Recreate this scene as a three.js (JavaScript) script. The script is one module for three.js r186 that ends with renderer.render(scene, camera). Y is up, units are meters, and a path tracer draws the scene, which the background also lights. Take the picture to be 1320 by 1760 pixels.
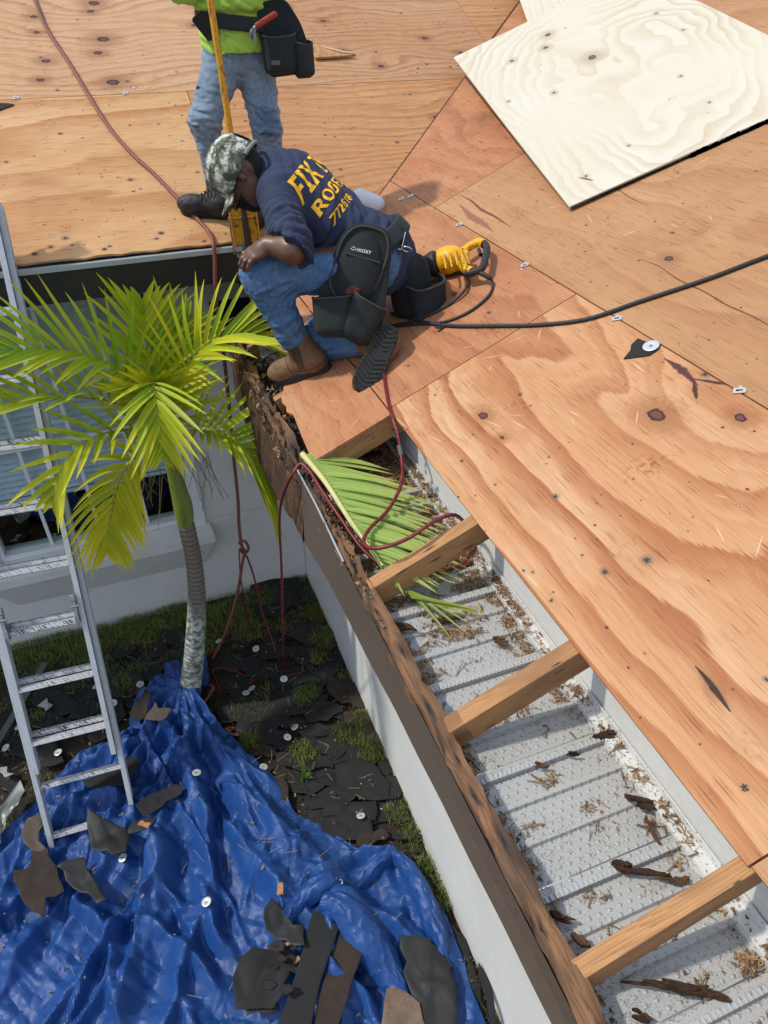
import * as THREE from 'three';
import { mergeGeometries, toCreasedNormals } from 'three/addons/utils/BufferGeometryUtils.js';
import { RoundedBoxGeometry } from 'three/addons/geometries/RoundedBoxGeometry.js';

// ---------------------------------------------------------------- camera, sky, sun, exposure
const scene = new THREE.Scene();
const FPX = 1220, PITCH = 37.3 * Math.PI / 180, YAW = 20.9 * Math.PI / 180, CAM = new THREE.Vector3(0, 4.3, 0);
const camera = new THREE.PerspectiveCamera(2 * Math.atan(880 / FPX) * 180 / Math.PI, 0.75, 0.05, 400);
const FW = new THREE.Vector3(Math.sin(YAW) * Math.cos(PITCH), -Math.sin(PITCH), -Math.cos(YAW) * Math.cos(PITCH));
camera.position.copy(CAM); camera.lookAt(CAM.clone().add(FW)); scene.add(camera);
const renderer = new THREE.WebGLRenderer({ antialias: true });
renderer.toneMapping = THREE.LinearToneMapping; renderer.toneMappingExposure = 1.05;
renderer.shadowMap.enabled = true;

const SUN = new THREE.Vector3(-0.58, 0.83, -0.17).normalize();
const sun = new THREE.DirectionalLight(new THREE.Color(1, 0.95, 0.84), 2.75);
sun.position.copy(SUN).multiplyScalar(30); sun.castShadow = true; sun.shadow.radius = 4.5;
sun.shadow.mapSize.set(2048, 2048);
Object.assign(sun.shadow.camera, { left: -9, right: 9, top: 9, bottom: -9, near: 1, far: 70 });
scene.add(sun, sun.target);

// ---------------------------------------------------------------- small tools
function RNG(s) { let a = s >>> 0; return () => { a = (a + 0x6D2B79F5) >>> 0; let t = Math.imul(a ^ (a >>> 15), 1 | a); t = (t + Math.imul(t ^ (t >>> 7), 61 | t)) ^ t; return ((t ^ (t >>> 14)) >>> 0) / 4294967296; }; }
const PERM = new Uint8Array(512); { const r = RNG(77); const p = [...Array(256).keys()]; for (let i = 255; i > 0; i--) { const j = Math.floor(r() * (i + 1)); [p[i], p[j]] = [p[j], p[i]]; } for (let i = 0; i < 512; i++) PERM[i] = p[i & 255]; }
const GX = new Float32Array(256), GY = new Float32Array(256); for (let i = 0; i < 256; i++) { GX[i] = Math.cos(i * 0.0245436926); GY[i] = Math.sin(i * 0.0245436926); }
const fade = (t) => t * t * t * (t * (t * 6 - 15) + 10);
function n2(x, y) {                                    // gradient noise, about -0.7 .. 0.7
  const X = Math.floor(x), Y = Math.floor(y), fx = x - X, fy = y - Y, u = fade(fx), v = fade(fy), xi = X & 255, yi = Y & 255;
  const a = PERM[PERM[xi] + yi], b = PERM[PERM[xi + 1] + yi], c = PERM[PERM[xi] + yi + 1], d = PERM[PERM[xi + 1] + yi + 1];
  const p = GX[a] * fx + GY[a] * fy, q = GX[b] * (fx - 1) + GY[b] * fy, r = GX[c] * fx + GY[c] * (fy - 1), s = GX[d] * (fx - 1) + GY[d] * (fy - 1);
  return p + u * (q - p) + v * (r + u * (s - r) - p - u * (q - p));
}
function hg(h, x, y, z) { const k = h & 15, u = k < 8 ? x : y, v = k < 4 ? y : k === 12 || k === 14 ? x : z; return ((k & 1) ? -u : u) + ((k & 2) ? -v : v); }
function n3(x, y, z) {
  const X = Math.floor(x), Y = Math.floor(y), Z = Math.floor(z), fx = x - X, fy = y - Y, fz = z - Z, u = fade(fx), v = fade(fy), w = fade(fz);
  const A = PERM[X & 255] + (Y & 255), B = PERM[(X + 1) & 255] + (Y & 255), zi = Z & 255;
  const P = (i, j) => PERM[(PERM[i & 511] + j) & 511];
  const l = (a, b, t) => a + t * (b - a);
  return l(l(l(hg(P(A, zi), fx, fy, fz), hg(P(B, zi), fx - 1, fy, fz), u), l(hg(P(A + 1, zi), fx, fy - 1, fz), hg(P(B + 1, zi), fx - 1, fy - 1, fz), u), v),
    l(l(hg(P(A, zi + 1), fx, fy, fz - 1), hg(P(B, zi + 1), fx - 1, fy, fz - 1), u), l(hg(P(A + 1, zi + 1), fx, fy - 1, fz - 1), hg(P(B + 1, zi + 1), fx - 1, fy - 1, fz - 1), u), v), w);
}
const fbm2 = (x, y, o = 4) => { let s = 0, a = 1, t = 0; for (let i = 0; i < o; i++) { s += a * n2(x, y); t += a; a *= 0.5; x = x * 2.03 + 17.1; y = y * 2.03 + 9.7; } return s / t; };
const ss = (a, b, x) => { const t = Math.min(1, Math.max(0, (x - a) / (b - a))); return t * t * (3 - 2 * t); };
const mix = (a, b, t) => a + (b - a) * t, clamp = (x, a, b) => Math.min(b, Math.max(a, x));
const V = (x, y, z) => new THREE.Vector3(x, y, z);
// rays of the surveyed photograph, used to find where things stand on the surveyed planes
const RT = V(Math.cos(YAW), 0, Math.sin(YAW)), UPV = new THREE.Vector3().crossVectors(RT, FW);
const ray = (px, py) => FW.clone().multiplyScalar(FPX).addScaledVector(RT, px - 660).addScaledVector(UPV, 880 - py).divideScalar(FPX);
const hit = (px, py, nx, ny, nz, c) => { const d = ray(px, py); return CAM.clone().addScaledVector(d, (c - nx * CAM.x - ny * CAM.y - nz * CAM.z) / (nx * d.x + ny * d.y + nz * d.z)); };
const SL = 0.45, CR = 2.468, CB = 1.2385, ANG = Math.atan(SL), CA = Math.cos(ANG), SA = Math.sin(ANG);
const onX = (px, py, X) => hit(px, py, 1, 0, 0, X), onY = (px, py, Y = 0) => hit(px, py, 0, 1, 0, Y), onZ = (px, py, Z) => hit(px, py, 0, 0, 1, Z);
const NR = V(-SA, CA, 0), NB = V(0, CA, SA);
const onR = (px, py, h = 0) => hit(px, py, -SL, 1, 0, CR + h / CA), onB = (px, py, h = 0) => hit(px, py, 0, 1, SL, CB + h / CA);
const nearTo = (px, py, q, L) => { const r = ray(px, py).normalize(), v = q.clone().sub(CAM), b = v.dot(r), D = b * b - v.lengthSq() + L * L; return CAM.clone().addScaledVector(r, b - Math.sqrt(Math.max(0, D))); };

const names = new Map();
const numbered = (n) => { const k = names.get(n) || 0; names.set(n, k + 1); return k ? n + '_' + String(k).padStart(3, '0') : n; };
function shade(o) { o.traverse((m) => { if (m.isMesh) { m.castShadow = true; m.receiveShadow = true; } }); return o; }
function tag(o, label, category, group, kind) { if (label) o.userData.label = label; if (category) o.userData.category = category; if (group) o.userData.group = group; if (kind) o.userData.kind = kind; return o; }
function thing(name, label, category, pos, group) { const g = new THREE.Group(); g.name = numbered(name); if (pos) g.position.copy(pos); scene.add(g); return tag(g, label, category, group); }
function mesh(name, geo, mat, parent, label) {
  const m = new THREE.Mesh(geo, mat); m.castShadow = m.receiveShadow = true;
  m.name = parent ? name : numbered(name); (parent || scene).add(m); if (label) m.userData.label = label; return m;
}
const std = (o) => new THREE.MeshStandardMaterial({ roughness: 0.8, ...o });
const lin = (r, g, b) => new THREE.Color().setRGB(r, g, b);
const s2l = (v) => { v /= 255; return v <= 0.04045 ? v / 12.92 : Math.pow((v + 0.055) / 1.055, 2.4); };
function dtex(W, H, fn, { srgb = true, rx = 1, ry = 1, near = false } = {}) {   // fn(x, y, out) in 0..255
  const d = new Uint8Array(W * H * 4), o = [0, 0, 0, 255];
  for (let y = 0, i = 0; y < H; y++) for (let x = 0; x < W; x++, i += 4) { o[3] = 255; fn(x, y, o); d[i] = clamp(o[0], 0, 255); d[i + 1] = clamp(o[1], 0, 255); d[i + 2] = clamp(o[2], 0, 255); d[i + 3] = o[3]; }
  const t = new THREE.DataTexture(d, W, H); t.wrapS = t.wrapT = THREE.RepeatWrapping; t.magFilter = near ? THREE.NearestFilter : THREE.LinearFilter; t.minFilter = THREE.LinearFilter;
  t.colorSpace = srgb ? THREE.SRGBColorSpace : THREE.NoColorSpace; t.repeat.set(rx, ry); t.needsUpdate = true; return t;
}
// tileable noise textures
const tile = (x, y, W, f, o = 3) => { let s = 0, a = 1, t = 0; for (let i = 0; i < o; i++) { const u = x / W * f, v = y / W * f, F = f; const fx = (u % F), fy = (v % F); const wx = fx / F, wy = fy / F; s += a * ((n2(fx + i * 40, fy + i * 40) * (1 - wx) + n2(fx - F + i * 40, fy + i * 40) * wx) * (1 - wy) + (n2(fx + i * 40, fy - F + i * 40) * (1 - wx) + n2(fx - F + i * 40, fy - F + i * 40) * wx) * wy); t += a; a *= 0.55; f *= 2; } return s / t; };
function geoFrom(pos, idx, uv, col) { const g = new THREE.BufferGeometry(); g.setAttribute('position', new THREE.Float32BufferAttribute(pos, 3)); if (uv) g.setAttribute('uv', new THREE.Float32BufferAttribute(uv, 2)); if (col) g.setAttribute('color', new THREE.Float32BufferAttribute(col, 3)); if (idx) g.setIndex(idx); g.computeVertexNormals(); return g; }
function merge(list) { const l = list.map((g) => { const q = g.index ? g.toNonIndexed() : g; for (const k of Object.keys(q.attributes)) if (!['position', 'normal', 'uv', 'color'].includes(k)) q.deleteAttribute(k); return q; }); const hasC = l.every((g) => g.attributes.color), hasU = l.every((g) => g.attributes.uv); for (const g of l) { if (!hasC) g.deleteAttribute('color'); if (!hasU) g.deleteAttribute('uv'); } return mergeGeometries(l); }
function box(w, h, d, x = 0, y = 0, z = 0) { return new THREE.BoxGeometry(w, h, d).translate(x, y, z); }
function rbox(w, h, d, x = 0, y = 0, z = 0, r = 0.004, s = 2) { return new RoundedBoxGeometry(w, h, d, s, Math.min(r, w / 2.1, h / 2.1, d / 2.1)).translate(x, y, z); }
const bez = (pts, closed = false, tension = 0.5) => new THREE.CatmullRomCurve3(pts, closed, 'centripetal', tension);
const tube = (pts, r, seg = 60, rad = 8) => new THREE.TubeGeometry(bez(pts), seg, r, rad, false);
// frame with axes along two directions
function basis(o, x, y) { const X = x.clone().normalize(), Z = new THREE.Vector3().crossVectors(X, y).normalize(), Y = new THREE.Vector3().crossVectors(Z, X); return new THREE.Matrix4().makeBasis(X, Y, Z).setPosition(o); }
// a solid board between two points: width along w, thickness t
function jit(g, a, f, seed = 0) { const p = g.attributes.position, v = V(0, 0, 0); for (let i = 0; i < p.count; i++) { v.fromBufferAttribute(p, i); p.setXYZ(i, v.x + a * n3(v.x * f + seed, v.y * f, v.z * f), v.y + a * n3(v.x * f, v.y * f + seed + 31, v.z * f), v.z + a * n3(v.x * f, v.y * f, v.z * f + seed + 57)); } g.computeVertexNormals(); return g; }

// ---------------------------------------------------------------- sky: thin bright haze with soft cloud
{
  const W = 512, H = 256, d = new Float32Array(W * H * 4), v = V(0, 0, 0);
  for (let y = 0, i = 0; y < H; y++) for (let x = 0; x < W; x++, i += 4) {
    const th = (y + 0.5) / H * Math.PI - Math.PI / 2, ph = (x + 0.5) / W * 2 * Math.PI - Math.PI;   // row 0 is the nadir
    v.set(Math.cos(ph) * Math.cos(th), Math.sin(th), Math.sin(ph) * Math.cos(th));
    const e = Math.max(0, v.y), hz = Math.pow(1 - e, 3), c = Math.max(0, v.dot(SUN));
    const cl = ss(-0.15, 0.4, fbm2(v.x / (e + 0.25) * 1.4 + 5, v.z / (e + 0.25) * 1.4 + 2, 5));
    const glow = 0.25 * Math.pow(c, 4) + 0.6 * Math.pow(c, 40);
    let r = mix(0.30, 0.62, hz), g = mix(0.42, 0.68, hz), b = mix(0.66, 0.76, hz);
    const k = cl * 0.75; r = mix(r, 0.78, k); g = mix(g, 0.80, k); b = mix(b, 0.84, k);
    r += glow; g += glow * 0.96; b += glow * 0.88;
    const lo = ss(0, -0.15, v.y); r = mix(r, 0.2, lo); g = mix(g, 0.2, lo); b = mix(b, 0.18, lo);
    d[i] = r * 1.36; d[i + 1] = g * 1.34; d[i + 2] = b * 1.28; d[i + 3] = 1;
  }
  const t = new THREE.DataTexture(d, W, H, THREE.RGBAFormat, THREE.FloatType); t.mapping = THREE.EquirectangularReflectionMapping; t.magFilter = THREE.LinearFilter; t.minFilter = THREE.LinearFilter; t.needsUpdate = true;
  scene.background = t; scene.environment = t; scene.environmentIntensity = 1;
}
// ---------------------------------------------------------------- materials of the house
const T_stucco = dtex(512, 512, (x, y, o) => { const v = 150 + 60 * tile(x, y * 3 % 512, 512, 24, 3) + 70 * tile(x, y, 512, 9, 4); o[0] = o[1] = o[2] = v; }, { srgb: false });
const T_stuccoC = dtex(512, 512, (x, y, o) => { const n = tile(x, y, 512, 5, 5), f = tile(x, y, 512, 90, 2), g = tile(y, x, 512, 3, 3); const h = tile(x, y * 4 % 512, 512, 26, 3), v = 230 + 22 * n + 10 * f + 16 * h; o[0] = v + 3 * g; o[1] = v; o[2] = v - 2 - 5 * g; if (f > 0.42) { o[0] -= 30; o[1] -= 31; o[2] -= 34; } });
const M_back = std({ color: lin(0.80, 0.80, 0.79), map: T_stuccoC, bumpMap: T_stucco, bumpScale: 0.006, roughness: 0.92 });
const M_right = std({ color: lin(0.80, 0.80, 0.79), map: T_stuccoC, bumpMap: T_stucco, bumpScale: 0.006, roughness: 0.92 });
const M_sill = M_back;
const M_white = std({ color: lin(0.8, 0.81, 0.82), roughness: 0.45 });
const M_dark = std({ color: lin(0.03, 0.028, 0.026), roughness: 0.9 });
const M_fasciaD = std({ color: lin(0.022, 0.022, 0.02), roughness: 0.42 });
const T_dirt = dtex(512, 512, (x, y, o) => { const a = tile(x, y, 512, 4, 5), b = tile(x, y, 512, 40, 3), c = tile(y, x, 512, 80, 2); let v = 214 + 30 * a + 24 * b; o[0] = v; o[1] = v - 3; o[2] = v - 8; const k = ss(0.18, 0.4, c + 0.35 * a); o[0] = mix(o[0], 92, k * 0.8); o[1] = mix(o[1], 80, k * 0.8); o[2] = mix(o[2], 66, k * 0.8); });
const M_brown = std({ color: lin(0.15, 0.115, 0.09), map: T_dirt, roughness: 0.55 });

// wood for boards: grain along u (metres)
function boardTex(seed, c0, c1, c2, stain = 0.5) {
  const W = 1024, H = 128, a = [c0, c1, c2];
  return dtex(W, H, (x, y, o) => {
    const u = x / W * 2.4, v = y / H * 0.12, f = v * 130 + 9 * fbm2(u * 1.1 + seed, v * 16 + seed, 3) + 0.6 * n2(u * 6, v * 300);
    const r = f - Math.floor(f), late = ss(0.25, 0.9, r) * (1 - ss(0.92, 1, r)), fib = n2(u * 30 + seed, v * 1800), st = ss(-0.12, 0.36, fbm2(u * 2.6 + seed * 3, v * 9 + 4, 4)) * stain;
    for (let i = 0; i < 3; i++) { let c = mix(a[0][i], a[1][i], late * 0.6); c = mix(c, a[2][i], st); o[i] = c * (1 + 0.08 * fib) - 10 * ss(0.35, 0.6, n2(u * 9, v * 700)); }
  });
}
const nailAt = (t, list, r) => { const d = t.image.data, W = t.image.width, H = t.image.height; for (const [u, v, s] of list) for (let y = -40; y <= 40; y++) for (let x = -40; x <= 40; x++) { const X = (Math.floor(u * W) + x + W) % W, Y = (Math.floor(v * H) + y + H) % H, q = Math.hypot(x / 2.34, y / 1.07) / (s * r) + 0.5 * n2(x * 0.3 + u * 90, y * 0.3), a = (1 - ss(0.3, 1.0, q / 3.2)) * 0.75, b = 1 - ss(0.5, 0.9, q), i = (Y * W + X) * 4; for (let c = 0; c < 3; c++) d[i + c] = mix(mix(d[i + c], [52, 46, 44][c], a), 24, b); } return t; };
const T_raft = nailAt(boardTex(3, [206, 158, 108], [166, 112, 68], [128, 94, 64], 0.6), [...Array(22)].map((_, i) => [(i * 0.317) % 1, (i * 0.43) % 1, 0.5 + (i % 3) * 0.3]), 1.6), T_sub = nailAt(boardTex(11, [158, 116, 82], [104, 74, 50], [58, 49, 45], 1.0), [...Array(15)].map((_, i) => [(i + 0.3 * Math.sin(i * 5)) / 15, 0.17 + 0.04 * Math.sin(i * 3), 0.9 + (i % 3) * 0.5]), 2.0);
const M_rafter = std({ map: T_raft, color: lin(0.70, 0.66, 0.62), roughness: 0.8 });
const T_rot = dtex(512, 512, (x, y, o) => { const a = tile(x, y, 512, 6, 5), b = tile(x, y, 512, 50, 3), c = tile(y, x, 512, 14, 3); const k = ss(-0.3, 0.35, a), m = ss(0.05, 0.3, c); o[0] = mix(mix(70, 150, k), 190, m * 0.6) + 50 * b; o[1] = mix(mix(50, 104, k), 150, m * 0.6) + 44 * b; o[2] = mix(mix(38, 66, k), 104, m * 0.6) + 36 * b; });
const M_rot = std({ map: T_rot, color: lin(0.75, 0.75, 0.75), roughness: 0.95 });

// ---------------------------------------------------------------- plywood: peeled veneer with knots, fibres, nail marks and weather
function plyTex(W, H, L, Wd, p) {
  const R = RNG(p.seed), sd = p.seed * 13.7, k = p.knots || [], marks = [];
  for (let i = 0; i < (p.nails || 0); i++) { const rows = p.rows || 0; const x = rows ? (Math.floor(R() * rows) + 0.5) / rows * L + (R() - 0.5) * 0.05 : R() * L; marks.push([x, R() * Wd, 0.0022 + R() * R() * R() * 0.011, R() * 9, R()]); }
  for (const m of p.marks || []) marks.push(m);
  const cell = 0.1, grid = new Map(), put = (m) => { const e = m[2] * 2.6 + 0.004; for (let a = Math.floor((m[0] - e) / cell); a <= (m[0] + e) / cell; a++) for (let b = Math.floor((m[1] - e) / cell); b <= (m[1] + e) / cell; b++) { const q = a + ',' + b; grid.has(q) ? grid.get(q).push(m) : grid.set(q, [m]); } };
  marks.forEach(put);
  const [c0, c1, c2, c3] = p.c, cr = p.cracks || [];
  return dtex(W, H, (px, py, o) => {
    const x = (px + 0.5) / W * L, y = (py + 0.5) / H * Wd;
    let f = p.n * (y + p.tilt * x) + p.amp * fbm2(x * p.sx + sd, y * p.sy + sd, 4) + p.jag * n2(x * 2.5, y * 190 + sd) + p.wob * fbm2(x * p.sx * 4 + 3, y * p.sy * 3 + sd, 2);
    let core = 0, rim = 0, red = 0, eye = 0;
    for (const q of k) { const dx = (x - q[0]), dy = (y - q[1]), d2 = dx * dx / (q[2] * q[2] * (q[5] || 4)) + dy * dy / (q[2] * q[2]); if (d2 < 120) { f += q[3] * Math.exp(-d2 / 14); const d = Math.sqrt(dx * dx / 2.2 + dy * dy) / q[4] * (1 + 0.3 * n2(x * 60 + q[0] * 9, y * 60)); core = Math.max(core, 1 - ss(0.75, 1, d)); rim = Math.max(rim, ss(0.6, 0.95, d) * (1 - ss(0.98, 1.25, d))); red = Math.max(red, 1 - ss(1, 5.5, d)); } }
    const r = f - Math.floor(f); const late = ss(p.l0, 0.93, r) * (1 - ss(0.95, 1, r)) * (0.7 + 0.6 * n2(Math.floor(f) * 7.3, 1.7)) * mix(1, 0.55 + 1.1 * n2(x * 1.1 + sd, y * 2.1 + 77), p.vary ?? 0.5) + 0.22 * ss(0.2, 0.95, (r * 3 + n2(x * 2, y * 60) * 0.6) % 1) * (p.fine ?? 0.85);
    const bl = ss(-0.12, 0.35, fbm2(x * p.bx + sd * 2, y * p.by + 7, 4) + p.jag * 0.35 * n2(x * 2, y * 150)), fib = n2(x * 14 + sd, y * 420), fib2 = n2(x * 3.2, y * 900 + sd);
    const dash = (ss(0.30, 0.5, n2(x * 7 + sd, y * 330)) + 0.8 * ss(0.38, 0.6, n2(x * 2.6 + sd, y * 240 + 50))) * p.dash, scuff = ss(0.16, 0.42, fbm2(x * 5 + sd, y * 7 + 12, 4)) * ss(-0.1, 0.4, n2(x * 60, y * 75)) * p.dash, stain = ss(0.12, 0.45, fbm2(x * 1.3 + sd * 5, y * 2.2 + 31, 4)) * p.stain;
    for (let i = 0; i < 3; i++) { let c = mix(c0[i], c2[i], bl); c = mix(c, c1[i], clamp(late, 0, 1) * p.late); c = mix(c, c3[i], stain); c *= 1 + p.fib * fib + p.fib * 0.7 * fib2; c -= dash * 50 + scuff * 40; c = mix(c, c1[i] * 0.86, red * 0.5); o[i] = c; }
    if (core > 0) { o[0] = mix(o[0], p.kc[0], core); o[1] = mix(o[1], p.kc[1], core); o[2] = mix(o[2], p.kc[2], core); }
    if (rim > 0) { o[0] = mix(o[0], 44, rim); o[1] = mix(o[1], 28, rim); o[2] = mix(o[2], 22, rim); }
    for (const c of cr) { const t = clamp(((x - c[0]) * (c[2] - c[0]) + (y - c[1]) * (c[3] - c[1])) / ((c[2] - c[0]) ** 2 + (c[3] - c[1]) ** 2), 0, 1); const d = Math.hypot(x - c[0] - t * (c[2] - c[0]), y - c[1] - t * (c[3] - c[1]) - 0.02 * n2(x * 5, 3)), w = c[4] * Math.sin(Math.PI * clamp(t, 0.04, 0.96)) * (0.7 + 0.9 * Math.abs(n2(x * 30, 9))); const a = 1 - ss(w * 0.6, w * 1.2 + 0.002, d); if (a > 0) { o[0] = mix(o[0], c[5] ?? 70, a); o[1] = mix(o[1], c[6] ?? 40, a); o[2] = mix(o[2], c[7] ?? 28, a); } }
    const g = grid.get(Math.floor(x / cell) + ',' + Math.floor(y / cell));
    if (g) for (const m of g) { const d = Math.hypot((x - m[0]) * 0.8, y - m[1]) / m[2], nn = n2(x * 260 + m[3], y * 260 + m[3]), a = 1 - ss(0.45, 1.0, d + nn * 0.9), b = (1 - ss(0.8, 2.4, d + nn * 1.2)) * 0.4 * (m[4] > 0.6 ? 1 : 0.15); for (let i = 0; i < 3; i++) { o[i] = mix(o[i], [104, 84, 74][i], b); o[i] = mix(o[i], m[4] > 0.93 ? 215 : [46, 42, 44][i], a * 0.9); } }
  });
}
const PINK = { late: 0.85, fib: 0.075, dash: 0.8, stain: 0.65, l0: 0.3, kc: [120, 62, 52] };
const scr = (n0, s, L, W, col = [236, 198, 164]) => { const r = RNG(s), a = [], n = n0 * 0.5; for (let i = 0; i < n; i++) { const x = r() * L, y = r() * W, t = r() * 6.28, l = 0.02 + r() * 0.07; a.push([x, y, x + Math.cos(t) * l, y + Math.sin(t) * l, 0.0012, ...col]); } return a; };
const plyMat = (t, k = 0.75, rough = 0.72) => std({ map: t, color: lin(k, k, k), roughness: rough, bumpMap: t, bumpScale: 0.0012 });
const near_ = plyTex(1792, 768, 1.985, 0.9, { ...PINK, seed: 5, n: 4.4, tilt: 0.12, amp: 2.3, sx: 0.55, sy: 1.9, jag: 0.085, wob: 0.34, bx: 1.2, by: 3, late: 0.95, vary: 0.2, fine: 0.75, c: [[216, 160, 112], [174, 104, 58], [226, 178, 136], [178, 116, 72]],
  knots: [[1.63, 0.263, 0.05, 1.3, 0.013, 5], [1.174, 0.674, 0.09, 1.6, 0.020, 4], [0.982, 0.828, 0.06, 1.2, 0.012, 3], [1.471, 0.256, 0.04, -0.8, 0.006, 4], [0.33, 0.195, 0.09, 1.7, 0.007, 8]], nails: 90,
  cracks: [[0.40, 0.20, 0.27, 0.19, 0.008, 58, 34, 24], [1.38, 0.862, 1.19, 0.845, 0.015, 92, 48, 46], [1.22, 0.85, 1.13, 0.80, 0.008, 74, 42, 36], [1.23, 0.85, 1.08, 0.935, 0.006, 70, 42, 34], ...scr(60, 4, 1.98, 0.9)] });
const patch_ = plyTex(1280, 768, 2.3, 0.82, { ...PINK, seed: 9, n: 5, tilt: 0.0, amp: 2.6, sx: 0.7, sy: 2.2, jag: 0.2, wob: 0.3, bx: 1.4, by: 4, late: 0.6, c: [[196, 132, 88], [156, 90, 54], [208, 150, 106], [142, 88, 58]], knots: [[1.6, 0.3, 0.05, 1.1, 0.014], [0.5, 0.52, 0.06, 1.4, 0.012]], nails: 70, stain: 0.5, cracks: scr(70, 8, 2.3, 0.82, [230, 184, 142]) });
const lower_ = plyTex(1024, 256, 2.3, 0.4, { ...PINK, seed: 15, n: 7, tilt: 0.0, amp: 2.4, sx: 0.9, sy: 3, jag: 0.2, wob: 0.3, bx: 1.8, by: 5, late: 0.55, c: [[200, 136, 92], [160, 94, 56], [208, 152, 108], [146, 92, 60]], nails: 40, stain: 0.4, cracks: scr(40, 18, 2.3, 0.4, [228, 184, 146]) });
const tan_ = plyTex(1536, 768, 2.44, 1.22, { ...PINK, seed: 21, n: 2.6, tilt: 0.05, amp: 2.2, sx: 0.6, sy: 1.3, jag: 0.10, wob: 0.16, bx: 1.0, by: 2.2, late: 0.5, c: [[196, 144, 98], [166, 110, 68], [204, 156, 110], [158, 106, 68]], knots: [[0.9, 0.35, 0.05, 1.2, 0.012], [1.7, 0.8, 0.06, 1.4, 0.01], [0.42, 0.5, 0.04, 1.2, 0.012]], nails: 130, stain: 0.4,
  cracks: [[0.1, 0.27, 1.0, 0.29, 0.0025, 96, 58, 36], [1.3, 0.55, 1.75, 0.6, 0.002, 110, 70, 40], [1.79, 0.13, 2.42, 0.155, 0.009, 128, 66, 48], [1.85, 0.06, 2.3, 0.09, 0.025, 158, 104, 76], ...scr(40, 14, 2.44, 1.22)] });
const BACKC = { kc: [104, 60, 42], fib: 0.06, dash: 0.9, late: 0.8, l0: 0.35 };
const backA = plyTex(1536, 768, 2.44, 1.44, { ...BACKC, seed: 31, n: 2.6, tilt: 0.0, amp: 1.9, sx: 0.42, sy: 1.5, jag: 0.09, wob: 0.12, bx: 0.8, by: 2.4, late: 0.72, stain: 0.35, c: [[226, 174, 120], [184, 118, 62], [232, 184, 134], [172, 114, 70]], nails: 260, knots: [[1.2, 0.9, 0.05, 0.7, 0.008]], marks: [...Array(16)].map((_, i) => [0.2 + i * 0.145 + 0.07 * Math.sin(i * 9), 0.03 + (i * 37 % 7) * 0.02, 0.006 + (i * 13 % 5) * 0.0025, i, i % 3 ? 0.5 : 0.7]) });
const backB = plyTex(1536, 768, 2.44, 1.44, { ...BACKC, seed: 41, n: 15, tilt: 0.0, amp: 5, sx: 0.5, sy: 1.6, jag: 0.3, wob: 0.4, bx: 0.9, by: 3, late: 0.62, stain: 0.3, c: [[212, 154, 100], [160, 96, 54], [218, 166, 116], [146, 92, 60]], nails: 200, knots: [[0.5, 0.5, 0.05, 1.4, 0.012], [1.6, 1.0, 0.05, 1.6, 0.012]] });
const backC = plyTex(1536, 768, 2.44, 1.22, { ...BACKC, seed: 51, n: 13, tilt: 0.0, amp: 3.2, sx: 0.4, sy: 1.5, jag: 0.22, wob: 0.4, bx: 0.7, by: 3, late: 0.6, stain: 0.4, c: [[220, 172, 126], [168, 108, 66], [224, 180, 138], [158, 106, 72]], nails: 130,
  knots: [[1.572, 0.98, 0.05, 1.8, 0.022], [1.535, 0.885, 0.03, 0.8, 0.014], [1.163, 0.834, 0.04, 1.2, 0.014], [1.569, 0.57, 0.05, 1.8, 0.024], [1.51, 0.423, 0.04, 1.1, 0.016], [1.182, 0.358, 0.04, 1.1, 0.016], [1.554, 0.119, 0.05, 1.4, 0.024], [1.126, 0.171, 0.04, 1.1, 0.014], [1.162, 0.66, 0.03, 1, 0.012], [2.2, 0.7, 0.04, 1.2, 0.012]] });
const backD = plyTex(1536, 768, 2.44, 1.22, { ...BACKC, seed: 61, n: 17, tilt: 0.0, amp: 5, sx: 0.5, sy: 1.8, jag: 0.3, wob: 0.5, bx: 0.9, by: 3, late: 0.62, stain: 0.42, c: [[206, 152, 106], [152, 94, 58], [210, 162, 116], [140, 92, 62]], nails: 190, knots: [...Array(12)].map((_, i) => [0.3 + (i * 0.47) % 2.1, 0.1 + (i * 0.31) % 1.05, 0.035, 1.5, 0.012]) });
const fresh_ = plyTex(1792, 896, 2.58, 1.3, { ...PINK, seed: 71, n: 2.5, tilt: 0, vary: 1, fine: 0.25, amp: 6, sx: 0.8, sy: 1.5, jag: 0.08, wob: 0.45, bx: 1.1, by: 2.4, l0: 0.25, late: 0.72, fib: 0.02, dash: 0.04, stain: 0.12, c: [[244, 234, 212], [216, 192, 154], [246, 239, 222], [234, 214, 184]], kc: [128, 108, 108],
  knots: [[2.03, 0.284, 0.10, 3.6, 0.010, 4], [2.17, 0.576, 0.06, 0.8, 0.015, 3], [1.98, 0.50, 0.06, 1.8, 0.013, 5], [1.495, 0.64, 0.11, 3.0, 0.019, 4], [1.27, 0.33, 0.05, 1.0, 0.007, 4], [0.2, 0.15, 0.12, 3.4, 0.005, 4], [1.67, 1.1, 0.16, 4, 0.006, 4], [1.27, 1.09, 0.13, 3, 0.005, 5], [0.75, 0.85, 0.12, 3, 0.005, 4], [0.36, 0.82, 0.1, 3, 0.004, 4], [1.45, 0.1, 0.12, 3, 0.005, 4], [0.3, 0.4, 0.1, 3, 0.004, 4]], nails: 8, cracks: [[0.13, 0.16, 0.22, 0.12, 0.006, 118, 66, 56]] });
const M_near = plyMat(near_), M_patch = plyMat(patch_), M_lower = plyMat(lower_), M_tan = plyMat(tan_), M_bA = plyMat(backA), M_bB = plyMat(backB), M_bC = plyMat(backC), M_bD = plyMat(backD), M_fresh = plyMat(fresh_, 0.67, 0.7);

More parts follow.
